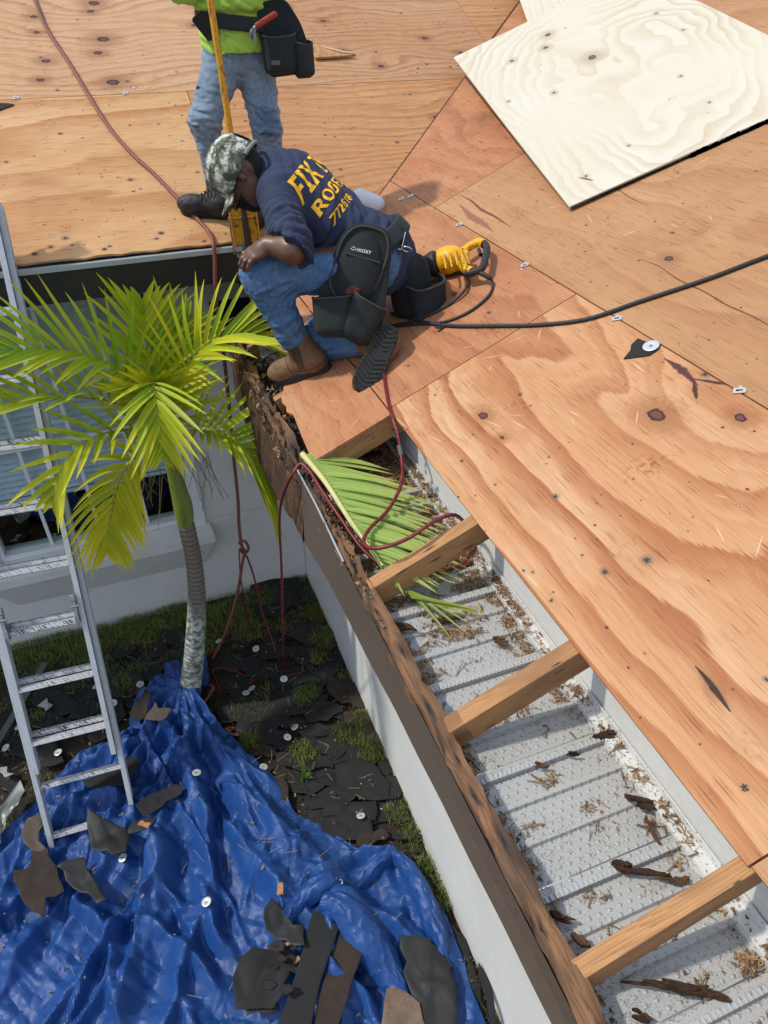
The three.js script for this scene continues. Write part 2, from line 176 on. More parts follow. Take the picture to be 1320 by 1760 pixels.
// a sheet lying in one of the two roof slopes, given by its outline in plan (x, z); uv 0..1 over [u0, u0+L] along the grain, [v0, v0+W] up the slope
function sheetGeo(slope, poly, u0, v0, L, Wd, flip = 1, th = 0.0125, lift = 0) {
  const c = poly.map(([x, z]) => new THREE.Vector2(x, z)); if (THREE.ShapeUtils.isClockWise(c)) c.reverse();
  const top = c.map((q) => V(q.x, slope === 'R' ? CR + SL * q.x : CB - SL * q.y, q.y)), n = slope === 'R' ? NR : NB;
  const uv = c.map((q) => slope === 'R' ? [flip * (u0 - q.y) / L, (q.x - v0) / CA / Wd] : [flip * (q.x - u0) / L, (v0 - q.y) / CA / Wd]);
  const pos = [], uvs = [], push = (p, h, t) => { pos.push(p.x + n.x * h, p.y + n.y * h, p.z + n.z * h); uvs.push(...t); };
  for (const [a, b, d] of THREE.ShapeUtils.triangulateShape(c, [])) { for (const i of [a, d, b]) push(top[i], lift, uv[i]); for (const i of [a, b, d]) push(top[i], lift - th, uv[i]); }
  for (let i = 0; i < c.length; i++) { const j = (i + 1) % c.length; const L2 = [[i, 0], [j, 0], [j, 1], [i, 0], [j, 1], [i, 1]]; for (const [k, s] of L2) push(top[k], lift - th * s, [uv[k][0], uv[k][1] + s * 0.012]); }
  return geoFrom(pos, null, uvs);
}

// ---------------------------------------------------------------- the house
const house = thing('house', 'white stucco house with two bare plywood roof slopes meeting in a valley', 'house', V(0, 0, 0));
const uvm = (g, s = 1) => { const p = g.attributes.position, n = g.attributes.normal, u = g.attributes.uv; for (let i = 0; i < p.count; i++) { const ax = Math.abs(n.getX(i)), ay = Math.abs(n.getY(i)), az = Math.abs(n.getZ(i)); const x = p.getX(i), y = p.getY(i), z = p.getZ(i); if (ax > ay && ax > az) u.setXY(i, z * s, y * s); else if (ay > az) u.setXY(i, x * s, z * s); else u.setXY(i, x * s, y * s); } return g; };
const WZ = -4.63, WX = 1.03, WL = -1.215, WR = 0.185, WB = 0.865, WT = 2.77;
mesh('wall', uvm(merge([box(7, WB, 0.2, -3.5 + WX - 0.003, WB / 2 - 0.003, WZ - 0.1), box(7, 0.1, 0.2, -3.5 + WX - 0.003, 2.885, WZ - 0.1), box(WL + 6, 1.97, 0.2, (WL - 6) / 2, 1.85, WZ - 0.1), box(WX - WR, 1.97, 0.2, (WX + WR) / 2 - 0.003, 1.85, WZ - 0.1)]), 0.7), M_back, house);
mesh('wall', uvm(box(0.2, 2.93, 7.6, WX + 0.1, 1.465, WZ + 3.8), 0.7), M_right, house);
mesh('wall', uvm(merge([box(0.2, 2.9, 5, -5.9, 1.45, -7.2), box(8, 2.9, 0.2, -2, 1.45, -9.8), box(0.2, 2.9, 13, 6.6, 1.45, -3.3), box(5.2, 2.9, 0.2, 3.9, 1.45, 3.0), box(4.6, 2.9, 0.2, 4.2, 1.45, -9.7), box(5, 0.05, 4, -2.5, 0.3, -7)]), 0.5), M_back, house);
// window
const T_pane = new THREE.MeshPhysicalMaterial({ color: lin(0.9, 0.95, 0.95), roughness: 0.02, transmission: 1, thickness: 0, ior: 1.5 });
const M_frame = std({ color: lin(0.72, 0.76, 0.79), roughness: 0.4 });
const win = mesh('window', merge([box(WR - WL, 0.045, 0.1, (WL + WR) / 2, WB + 0.0225, WZ - 0.055), box(WR - WL, 0.045, 0.1, (WL + WR) / 2, WT - 0.0225, WZ - 0.055), box(0.035, WT - WB - 0.09, 0.1, WL + 0.0175, (WB + WT) / 2, WZ - 0.055), box(0.035, WT - WB - 0.09, 0.1, WR - 0.0175, (WB + WT) / 2, WZ - 0.055), box(WR - WL - 0.07, 0.045, 0.05, (WL + WR) / 2, 1.74, WZ - 0.068)]), M_frame, house);
for (const tx of [WR + 0.037, WL - 0.037]) mesh('trim', box(0.07, WT - WB + 0.05, 0.03, tx, (WB + WT) / 2 - 0.03, WZ + 0.0175), M_frame, win);
for (const x of [-0.86, -0.512, -0.166]) mesh('muntin', merge([box(0.024, 0.82, 0.018, x, (WB + 1.74) / 2 + 0.01, WZ - 0.05), box(0.024, 0.96, 0.018, x, (WT + 1.74) / 2 - 0.01, WZ - 0.05)]), M_frame, win);
const xs = [WL + 0.035, -0.86, -0.512, -0.166, WR - 0.035];
for (let i = 0; i < 4; i++) for (const [a, b] of [[WB + 0.045, 1.718], [1.762, WT - 0.045]]) mesh('pane', box(xs[i + 1] - xs[i] - 0.003, b - a, 0.004, (xs[i] + xs[i + 1]) / 2, (a + b) / 2, WZ - 0.07), T_pane, win);
for (let y = 2.7, i = 0; y > 1.33; y -= 0.047, i++) mesh('blind_slat', box(WR - WL - 0.1, 0.003, 0.050).rotateX(0.85).translate((WL + WR) / 2, y, WZ - 0.135), M_frame, win);
mesh('blind_rail', rbox(WR - WL - 0.1, 0.03, 0.035, (WL + WR) / 2, 1.29, WZ - 0.135), M_frame, win);
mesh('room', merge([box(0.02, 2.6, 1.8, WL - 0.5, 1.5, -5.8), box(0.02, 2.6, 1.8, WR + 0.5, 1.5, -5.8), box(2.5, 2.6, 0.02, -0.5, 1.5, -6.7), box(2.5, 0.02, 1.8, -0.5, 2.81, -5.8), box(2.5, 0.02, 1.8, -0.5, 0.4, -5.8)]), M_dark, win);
{ // stucco sill band with mitred ends
  const a = -1.33, b = 0.30, z1 = WZ + 0.13, prof = [[0.845, WZ + 0.001], [0.79, z1], [0.72, z1], [0.71, z1 - 0.008], [0.452, WZ + 0.012], [0.44, WZ + 0.001]], inset = [0.02, 0, 0, 0.006, 0.11, 0.12], pos = [], uv = [];
  for (let i = 0; i < prof.length - 1; i++) { const [y0, zA] = prof[i], [y1, zB] = prof[i + 1], p = [[a + inset[i], y0, zA], [b - inset[i], y0, zA], [b - inset[i + 1], y1, zB], [a + inset[i + 1], y1, zB]]; for (const k of [0, 3, 2, 0, 2, 1]) { pos.push(...p[k]); uv.push(p[k][0], p[k][1] + p[k][2]); } }
  for (const [s, sg] of [[a, 1], [b, -1]]) for (let i = 1; i < prof.length - 1; i++) { const t = [0, i, i + 1].map((k) => [s + sg * inset[k], prof[k][0], prof[k][1]]); if (sg < 0) t.reverse(); for (const q of t) { pos.push(...q); uv.push(q[2], q[1]); } }
  mesh('sill', geoFrom(pos, null, uv), M_sill, house);
}

// roof decks
const vz = (x) => -x - 2.732;
const baseR = sheetGeo('R', [[1.1, 3], [5.6, 3], [5.6, vz(5.6)], [1.9, vz(1.9)], [1.1, -3.83]], 0, 0, 1, 1, 1, 0.05, -0.03);
const roofR = mesh('roof', baseR, M_dark, house);
const roofB = mesh('roof', merge([sheetGeo('B', [[-5.9, -4.25], [1.4, -4.25], [5.9, vz(5.9)], [5.9, -9.2], [-5.9, -9.2]], 0, 0, 1, 1, 1, 0.05, -0.03)]), M_dark, house);
const ply = (slope, poly, mat, u0, v0, L, Wd, flip) => mesh('plywood_sheet', sheetGeo(slope, poly, u0, v0, L, Wd, flip), mat, slope === 'R' ? roofR : roofB);
const RJ = 1.745, R2 = 2.862, R3 = 3.98;
ply('R', [[0.925, -2.372], [RJ, -2.372], [RJ, -0.393], [0.925, -0.393]], M_near, -0.393, 0.925, 1.985, 0.9, 1);
ply('R', [[0.93, -0.388], [RJ, -0.388], [RJ, 2.05], [0.93, 2.05]], M_tan, 2.05, 0.93, 2.44, 1.22, 1);
const jagR = RNG(123), jag = []; for (let z = -2.72; z > -4.55; z -= 0.045) jag.push([0.60 + 0.14 * ss(-2.85, -3.35, z) + (jagR() - 0.5) * 0.03 - 0.04 * ss(-3.7, -4.4, z), z]);
ply('R', [[0.585, -2.338], [0.597, -2.55], ...jag, [0.69, -4.56], [0.92, -4.56], [0.922, -2.334]], M_lower, -2.335, 0.56, 2.3, 0.4, 1);
ply('R', [[0.927, -2.377], [RJ, -2.377], [RJ, vz(RJ) + 0.012], [1.36, vz(1.36) + 0.012], [1.3, -4.56], [0.927, -4.56]], M_patch, -2.377, 0.927, 2.3, 0.9, 1);
ply('R', [[RJ + 0.005, -1.35], [R2, -1.35], [R2, -3.785], [RJ + 0.005, -3.785]], M_tan, -1.35, RJ, 2.44, 1.22, 1);
ply('R', [[RJ + 0.005, -3.79], [R2, -3.79], [R2, vz(R2) + 0.012], [RJ + 0.005, vz(RJ) + 0.012]], M_patch, -3.79, RJ, 2.3, 1.22, 1);
ply('R', [[RJ + 0.005, -1.345], [R2, -1.345], [R2, 1.09], [RJ + 0.005, 1.09]], M_near, 1.09, RJ, 2.44, 1.22, 1);
ply('R', [[R2 + 0.005, -0.2], [R3, -0.2], [R3, -2.6], [R2 + 0.005, -2.6]], M_near, -0.2, R2, 2.44, 1.22, 1);
ply('R', [[R2 + 0.005, -2.605], [R3, -2.605], [R3, -5.04], [R2 + 0.005, -5.04]], M_tan, -2.605, R2, 2.44, 1.22, 1);
ply('R', [[R2 + 0.005, -5.045], [R3, -5.045], [R3, vz(R3) + 0.012], [R2 + 0.005, vz(R2) + 0.012]], M_lower, -5.045, R2, 2.44, 1.22, 1);
ply('R', [[R3 + 0.005, -1.2], [5.1, -1.2], [5.1, -3.64], [R3 + 0.005, -3.64]], M_patch, -1.2, R3, 2.44, 1.22, 1);
ply('R', [[R3 + 0.005, -3.645], [5.1, -3.645], [5.1, -6.08], [R3 + 0.005, -6.08]], M_tan, -3.645, R3, 2.44, 1.22, 1);
const e0 = []; { const r = RNG(5); for (let x = -1.74; x < 0.7; x += 0.06) e0.push([x, -4.125 + (r() - 0.5) * 0.012]); }
ply('B', [...e0, [0.70, -4.12], [0.70, -5.425], [-1.74, -5.425]], M_bA, -1.74, -4.12, 2.44, 1.44);
ply('B', [[0.705, -4.12], [1.385, -4.12], [2.69, -5.425], [0.705, -5.425]], M_bB, 0.705, -4.12, 2.44, 1.44);
ply('B', [[-4.18, -4.12], [-1.745, -4.12], [-1.745, -5.425], [-4.18, -5.425]], M_bA, -1.745, -4.12, 2.44, 1.44, -1);
ply('B', [[-1.29, -5.43], [1.15, -5.43], [1.15, -6.65], [-1.29, -6.65]], M_bC, -1.29, -5.43, 2.44, 1.22 / CA);
ply('B', [[1.155, -5.43], [2.695, -5.43], [3.06, vz(3.06) - 0.012], [3.06, -6.65], [1.155, -6.65]], M_bD, 0.625, -5.43, 2.44, 1.22 / CA);
ply('B', [[3.065, vz(3.065) - 0.012], [3.91, -6.65], [3.065, -6.65]], M_bB, 3.065, -5.43, 2.44, 1.22);
ply('B', [[-3.73, -5.43], [-1.295, -5.43], [-1.295, -6.65], [-3.73, -6.65]], M_bD, -3.73, -5.43, 2.44, 1.22 / CA);
ply('B', [[-0.4, -6.655], [2.04, -6.655], [2.04, -7.87], [-0.4, -7.87]], M_bA, -0.4, -6.655, 2.44, 1.44);
ply('B', [[2.045, -6.655], [3.915, -6.655], [4.5, vz(4.5) - 0.012], [4.5, -7.87], [2.045, -7.87]], M_bC, 2.045, -6.655, 2.44, 1.44);
ply('B', [[-2.84, -6.655], [-0.405, -6.655], [-0.405, -7.87], [-2.84, -7.87]], M_bB, -2.84, -6.655, 2.44, 1.44);
mesh('valley_flashing', tube([V(1.36, CR + SL * 1.36 - 0.011, vz(1.36)), V(3.2, CR + SL * 3.2 - 0.011, vz(3.2)), V(5.3, CR + SL * 5.3 - 0.011, vz(5.3))], 0.012, 4, 6), std({ color: lin(0.09, 0.03, 0.018), roughness: 0.8 }), house);

// back eave: drip edge, dark fascia, soffit
const EY = CB + SL * 4.12;
mesh('drip_edge', merge([box(6.68, 0.006, 0.03, -2.57 - 0.06, EY - 0.024, -4.108), box(6.68, 0.022, 0.004, -2.57 - 0.06, EY - 0.036, -4.094)]), std({ color: lin(0.42, 0.46, 0.46), roughness: 0.4, metalness: 0.3 }), house);
mesh('fascia', box(7.4, 0.17, 0.025, -2.3, EY - 0.133, -4.125), M_fasciaD, house);
mesh('soffit', box(7.4, 0.012, 0.5, -2.3, EY - 0.21, -4.385), M_fasciaD, house);
mesh('fascia_corner', merge([box(0.02, 0.5, 0.05, 0.735, 2.80, -4.10), box(0.05, 0.5, 0.02, 0.77, 2.80, -4.13)]), std({ color: lin(0.35, 0.36, 0.36), roughness: 0.5 }), house);

// open eave of the right wing: rafters, sub-fascia, brown fascia, soffit panels, J channel
const SUBT = 2.71;
for (const [z, w, x0] of [[-0.400, 0.040, 0.578], [-1.022, 0.050, 0.578], [-1.610, 0.050, 0.578], [-2.362, 0.042, 0.592], [-2.95, 0.042, 0.592], [-3.56, 0.042, 0.60], [0.21, 0.042, 0.578]]) {
  const g = rbox(1.7, 0.092, w, 0.85, 0, 0, 0.003, 2), u = g.attributes.uv, p = g.attributes.position, n = g.attributes.normal;
  for (let i = 0; i < p.count; i++) u.setXY(i, p.getX(i) / 2.4 + z, (Math.abs(n.getY(i)) > 0.5 ? p.getZ(i) : p.getY(i)) / 0.12 + 0.5 + z * 3);
  const m = mesh('rafter', g, M_rafter, house); m.rotation.z = ANG; m.position.set(x0, CR + SL * x0 - 0.0125 / CA - 0.046 / CA - (z > -2.3 ? 0.003 : 0.004), z);
}
{ // sub-fascia board, sound near the camera and rotted away towards the inner corner
  const g = new THREE.BoxGeometry(0.05, 0.14, 5.0, 5, 8, 260), p = g.attributes.position, u = g.attributes.uv;
  for (let i = 0; i < p.count; i++) {
    let x = p.getX(i) + 0.551, y = p.getY(i) + SUBT - 0.07, z = p.getZ(i) - 1.4; u.setXY(i, z / 2.4, (y + x) / 0.12);
    const rot = 0.38 + 0.62 * ss(-1.35, -2.0, z), e = n3(x * 70, y * 70, z * 5) + 0.6 * n3(x * 120, y * 120, z * 18) + 0.5 * n3(4, 2, z * 9);
    y -= rot * Math.max(0, e + 0.15) * 0.06 * (y > SUBT - 0.08 ? 1 : 0.3); x += rot * (n3(x * 90, y * 90 + 7, z * 7) * 0.022 - 0.012 * Math.max(0, n3(5, y * 12, z * 7))) + 0.004 * n3(1, y * 9, z * 1.2); y += 0.006 * n3(3, 1, z * 1.1);
    if (z < -2.35) { y -= 0.05 * ss(-2.35, -3.0, z) * (0.5 + 0.5 * n3(3, 4, z * 5)); }
    p.setXYZ(i, x, y, z);
  }
  g.computeVertexNormals();
  mesh('subfascia', g, std({ map: T_sub, color: lin(0.64, 0.62, 0.60), roughness: 0.88 }), house, 'weathered sub-fascia board, rotted away near the inner corner');
}
{ // brown metal fascia wrap, hanging loose towards the corner
  const ctl = [[1.2, 2.60, 0.514], [0.2, 2.59, 0.512], [-0.35, 2.585, 0.507], [-1.2, 2.52, 0.513], [-2.0, 2.43, 0.516], [-2.77, 2.26, 0.515], [-3.3, 2.2, 0.515], [-3.8, 2.3, 0.52]], pos = [], uv = [], N = 90;
  const row = (t) => { const z = 1.2 - t * 5.0; let k = 0; while (k < ctl.length - 2 && ctl[k + 1][0] > z) k++; const a = ctl[k], b = ctl[k + 1], f = clamp((z - a[0]) / (b[0] - a[0]), 0, 1); const low = mix(a[1], b[1], f), lx = mix(a[2], b[2], f) + 0.006 * n2(z * 3, 1); const topY = SUBT - 0.012 - 0.07 * ss(-2.2, -2.8, z) * (0.6 + 0.5 * n2(z * 9, 5)); return [V(0.521, topY, z), V(0.519, (topY + low) / 2, z), V(lx, low, z), V(lx + 0.05, low - 0.004, z)]; };
  for (let i = 0; i < N; i++) { const a = row(i / N), b = row((i + 1) / N); for (let j = 0; j < 3; j++) { const q = [a[j], a[j + 1], b[j + 1], b[j]]; for (const k of [0, 1, 2, 0, 2, 3]) { pos.push(q[k].x, q[k].y, q[k].z); uv.push(q[k].z * 0.5, q[k].y * 0.8 + q[k].x); } } }
  const cutAt = Math.round(N * 0.70) * 54, farP = pos.splice(cutAt), farU = uv.splice(cutAt / 3 * 2);
  mesh('fascia', geoFrom(pos, null, uv), M_brown, house, 'brown metal fascia strip along the open eave');
  for (let i = 0; i < farP.length; i += 3) { const yy = farP[i + 1], zz = farP[i + 2]; farP[i] += 0.010 * n3(yy * 60, zz * 20, 3) - 0.012 * Math.max(0, n3(yy * 18, zz * 12, 9)); farP[i + 1] += 0.03 * n2(zz * 16, yy > 2.5 ? 4 : 8); }
  for (let i = 0; i < farU.length; i += 2) { farU[i] *= 3; farU[i + 1] *= 2; }
  mesh('fascia', geoFrom(farP, null, farU), std({ map: T_rot, color: lin(0.42, 0.38, 0.35), roughness: 0.9 }), house, 'stained and rotted end of the fascia at the inner corner');
  mesh('drip_edge', tube([V(0.522, SUBT - 0.008, -2.35), V(0.524, SUBT - 0.004, -2.1), V(0.521, SUBT - 0.012, -1.75)], 0.005, 12, 5), std({ color: lin(0.45, 0.47, 0.48), metalness: 0.5, roughness: 0.35 }), house);
}
const T_soff = dtex(512, 512, (x, y, o) => { const a = tile(x, y, 512, 5, 4), b = tile(x, y, 512, 120, 1), c = tile(x, y, 512, 34, 3), d = tile(y, x, 512, 70, 2); const v = 225 + 10 * a; const k = Math.max(ss(0.20, 0.36, b + 0.35 * c), ss(0.10, 0.42, d * 0.9 + 0.6 * a) * 0.85); o[0] = mix(v, 96, k * 0.75); o[1] = mix(v + 1, 86, k * 0.75); o[2] = mix(v + 1, 76, k * 0.75); });
const T_dimple = dtex(256, 256, (x, y, o) => { const i = Math.floor(y / 16), X = ((x + (i % 2) * 10) % 21.33) - 10.6, Y = (y % 16) - 8, d = Math.hypot(X, Y); const v = 110 + 145 * (1 - ss(1.5, 4.5, d)); o[0] = o[1] = o[2] = v; }, { srgb: false });
const M_soff = std({ color: lin(0.53, 0.525, 0.51), map: T_soff, bumpMap: T_dimple, bumpScale: 0.0045, roughness: 0.45 });
const M_rib = std({ color: lin(0.62, 0.63, 0.64), map: T_soff, roughness: 0.45 });
const soffit = mesh('soffit', merge([box(0.02, 0.03, 5, 0.592, 2.585, -1.9), box(0.50, 0.02, 2.3, 0.79, 2.575, -3.47)]), M_dark, house);
for (let i = -5; i < 5; i++) {                        // one vinyl panel: two low ribs and a raised nail hem
  const z0 = -0.579 + i * -0.3165 * -1 - 0, P = [[0, 0], [0.006, 0.0], [0.0065, 0.016], [0.036, 0.016], [0.0365, 0.0], [0.100, 0], [0.103, 0.010], [0.120, 0.010], [0.124, 0.0], [0.200, 0], [0.203, 0.010], [0.220, 0.010], [0.224, 0.0], [0.313, 0]], pos = [], uv = [];
  const z1 = z0 - 0.02;
  for (let k = 0; k < P.length - 1; k++) { const q = [[0.565, P[k]], [1.02, P[k]], [1.02, P[k + 1]], [0.565, P[k + 1]]]; for (const j of [0, 3, 2, 0, 2, 1]) { pos.push(q[j][0], 2.6 + q[j][1][1], z1 + q[j][1][0]); uv.push(q[j][0] / 0.33, (z1 + q[j][1][0]) / 0.33); } }
  const pm = mesh('soffit_panel', geoFrom(pos, null, uv), M_soff, soffit); pm.geometry.computeVertexNormals();
  const teeth = []; for (let t = 0; t < 30; t++) teeth.push(box(0.006, 0.006, 0.014, 0.60 + t * 0.0132, 2.618, z1 + 0.030));
  mesh('nail_hem', merge(teeth), M_rib, soffit);
}
const M_jc = std({ color: lin(0.86, 0.86, 0.85), map: T_soff, roughness: 0.4 });
mesh('j_channel', uvm(merge([box(0.034, 0.003, 6, 1.003, 2.622, -1.6), box(0.003, 0.022, 6, 0.987, 2.610, -1.6), box(0.004, 0.030, 6, 1.022, 2.634, -1.6)]), 1.2), M_jc, house);
// ---------------------------------------------------------------- ground
const T_soil = dtex(1024, 1024, (x, y, o) => { const a = tile(x, y, 1024, 6, 5), b = tile(x, y, 1024, 60, 3), c = tile(y, x, 1024, 160, 1), g = ss(0.05, 0.3, tile(y, x, 1024, 5, 4)); o[0] = mix(52, 60, g) + 26 * a + 34 * b; o[1] = mix(44, 62, g) + 22 * a + 30 * b; o[2] = mix(38, 34, g) + 16 * a + 24 * b; if (c > 0.5) { o[0] += 50; o[1] += 40; o[2] += 28; } });
T_soil.repeat.set(60, 60);
const ground = mesh('ground', new THREE.PlaneGeometry(160, 160).rotateX(-Math.PI / 2), std({ map: T_soil, color: lin(0.75, 0.75, 0.75), roughness: 1 }));
ground.userData.kind = 'structure';
// ---------------------------------------------------------------- aluminium extension ladder leaning on the back eave
{
  const T_alu = dtex(512, 512, (x, y, o) => { const a = tile(x, y, 512, 5, 4), b = tile(x, y, 512, 44, 3), c = tile(y, x, 512, 90, 1); let v = 196 + 26 * a; const k = ss(0.22, 0.36, b + 0.25 * a); o[0] = mix(v, 40, k); o[1] = mix(v + 1, 36, k); o[2] = mix(v + 3, 34, k); if (c > 0.46) { o[0] = 60; o[1] = 54; o[2] = 50; } });
  const T_rung = dtex(512, 512, (x, y, o) => { const a = tile(x, y, 512, 6, 4), b = tile(x, y, 512, 30, 3), c = tile(y, x, 512, 70, 2); let v = 205 + 20 * a; const k = ss(0.02, 0.2, b * 0.8 + 0.6 * a + 0.2 * c); o[0] = mix(v, 66, k); o[1] = mix(v, 58, k); o[2] = mix(v, 54, k); });
  const M_rail = std({ color: lin(0.92, 0.95, 0.98), map: T_alu, metalness: 0.0, roughness: 0.5 }), M_rung = std({ color: lin(0.9, 0.92, 0.95), map: T_rung, metalness: 0.2, roughness: 0.32 }), M_lock = std({ color: lin(0.55, 0.56, 0.58), map: T_alu, metalness: 0.7, roughness: 0.35 });
  const lad = thing('extension_ladder', 'aluminium extension ladder spattered with tar leaning on the back eave', 'ladder', V(-0.853, 0.0, -2.722));
  const D = V(0.14, 3.1, -1.385).normalize(), X = V(1, 0, 0), Z = new THREE.Vector3().crossVectors(X, D).normalize(); X.crossVectors(D, Z);
  lad.quaternion.setFromRotationMatrix(new THREE.Matrix4().makeBasis(X, D, Z));
  const U = (g, s = 3) => { const p = g.attributes.position, u = g.attributes.uv; for (let i = 0; i < p.count; i++) u.setXY(i, p.getX(i) * s + p.getY(i) * s * 0.9, p.getZ(i) * s + p.getY(i) * s * 0.3); return g; };
  const channel = (x, y0, y1, z, s) => U(merge([rbox(0.004, y1 - y0, 0.075, x, (y0 + y1) / 2, z, 0.0015), rbox(0.026, y1 - y0, 0.005, x + s * 0.0135, (y0 + y1) / 2, z + 0.035, 0.002), rbox(0.026, y1 - y0, 0.005, x + s * 0.0135, (y0 + y1) / 2, z - 0.035, 0.002)]));
  for (const s of [-1, 1]) { mesh('rail', channel(s * 0.228, 0, 3.7, 0, s), M_rail, lad); mesh('rail', channel(s * 0.200, 0.62, 4.0, 0.045, s), M_rail, lad); }
  const rung = (w, y, z) => { const g = merge([rbox(w, 0.024, 0.042, 0, y, z, 0.007, 3), rbox(w, 0.005, 0.009, 0, y + 0.013, z + 0.014, 0.002), rbox(w, 0.005, 0.009, 0, y + 0.013, z, 0.002), rbox(w, 0.005, 0.009, 0, y + 0.013, z - 0.014, 0.002), rbox(w, 0.007, 0.012, 0, y - 0.004, z + 0.022, 0.002)]); return U(g, 4).rotateX(0); };
  for (let i = 0; i < 11; i++) { const y = 0.157 + i * 0.337; mesh('rung', rung(0.455, y, 0), M_rung, lad); if (i >= 2) mesh('rung', rung(0.40, y - 0.025, 0.056), M_rung, lad); }
  for (let i = 11; i < 12; i++) mesh('rung', rung(0.40, 0.137 + i * 0.337, 0.05), M_rung, lad);
  for (const s of [-1, 1]) {
    mesh('rung_lock', U(merge([rbox(0.02, 0.16, 0.05, s * 0.185, 1.55, 0.085, 0.006), rbox(0.012, 0.07, 0.09, s * 0.176, 1.49, 0.07, 0.005), rbox(0.03, 0.04, 0.03, s * 0.185, 1.63, 0.10, 0.008), new THREE.CylinderGeometry(0.007, 0.007, 0.05, 10).rotateZ(Math.PI / 2).translate(s * 0.185, 1.58, 0.11)])), M_lock, lad);
    mesh('sticker', box(0.002, 0.02, 0.03, s * 0.2255, 0.68, 0.045), std({ color: lin(0.02, 0.3, 0.08), roughness: 0.5 }), lad);
    mesh('foot', rbox(0.04, 0.05, 0.085, s * 0.238, 0.0, 0, 0.01), std({ color: lin(0.03, 0.03, 0.03) }), lad);
  }
}
// ---------------------------------------------------------------- leaves shared by the palm and the cut frond
function leafletGeo(base, dir, up, len, w, droop, seg, col0, col1, curl = 0) {  // a folded blade that tapers to its tip
  const pos = [], uv = [], col = [], d = dir.clone().normalize(), s = new THREE.Vector3().crossVectors(d, up).normalize(), n = new THREE.Vector3().crossVectors(s, d);
  const rows = [];
  for (let i = 0; i <= seg; i++) {
    const t = i / seg, ww = w * (t < 0.12 ? 0.45 + 0.55 * t / 0.12 : 1) * (1 - Math.pow(t, 2.6) * 0.97), c = base.clone().addScaledVector(d, len * t).addScaledVector(V(0, -1, 0), droop * len * t * t).addScaledVector(n, curl * len * Math.sin(t * 3));
    const tw = 0.5 * curl * t * 8, f = 0.42;
    const side = s.clone().multiplyScalar(Math.cos(tw)).addScaledVector(n, Math.sin(tw));
    rows.push([c.clone().addScaledVector(side, -ww / 2).addScaledVector(n, ww * f * 0.5), c, c.clone().addScaledVector(side, ww / 2).addScaledVector(n, ww * f * 0.5), t]);
  }
  for (let i = 0; i < seg; i++) for (const k of [0, 1]) {
    const a = rows[i], b = rows[i + 1], q = [a[k], a[k + 1], b[k + 1], b[k]], T = [a[3], a[3], b[3], b[3]], E = [k ? 0 : 1, k ? 1 : 0, k ? 1 : 0, k ? 0 : 1];
    for (const j of [0, 1, 2, 0, 2, 3]) { pos.push(q[j].x, q[j].y, q[j].z); uv.push(E[j] * 0.5 + k * 0.5, T[j]); const m = clamp(T[j] * T[j] * 0.9 + E[j] * 0.25, 0, 1); col.push(mix(col0[0], col1[0], m), mix(col0[1], col1[1], m), mix(col0[2], col1[2], m)); }
  }
  const g = geoFrom(pos, null, uv, col); return g;
}
const M_leaf = new THREE.MeshPhysicalMaterial({ vertexColors: true, roughness: 0.55, specularIntensity: 0.45, transmission: 0.28, thickness: 0 });
const M_rach = std({ vertexColors: true, roughness: 0.5 });
function taper(pts, r0, r1, seg, rad, colf, ringf) {   // a tube that tapers along its curve
  const cv = bez(pts), fr = cv.computeFrenetFrames(seg, false), pos = [], idx = [], uv = [], col = [];
  for (let i = 0; i <= seg; i++) { const t = i / seg, p = cv.getPointAt(t); for (let j = 0; j <= rad; j++) { const a = j / rad * Math.PI * 2, rr = (typeof r0 === 'function' ? r0(t, a) : mix(r0, r1, t)), v = p.clone().addScaledVector(fr.normals[i], Math.cos(a) * rr).addScaledVector(fr.binormals[i], Math.sin(a) * rr); pos.push(v.x, v.y, v.z); uv.push(j / rad, t); if (colf) col.push(...colf(t, a, v)); } }
  for (let i = 0; i < seg; i++) for (let j = 0; j < rad; j++) { const a = i * (rad + 1) + j, b = a + rad + 1; idx.push(a, b, a + 1, a + 1, b, b + 1); }
  return geoFrom(pos, idx, uv, colf ? col : null);
}
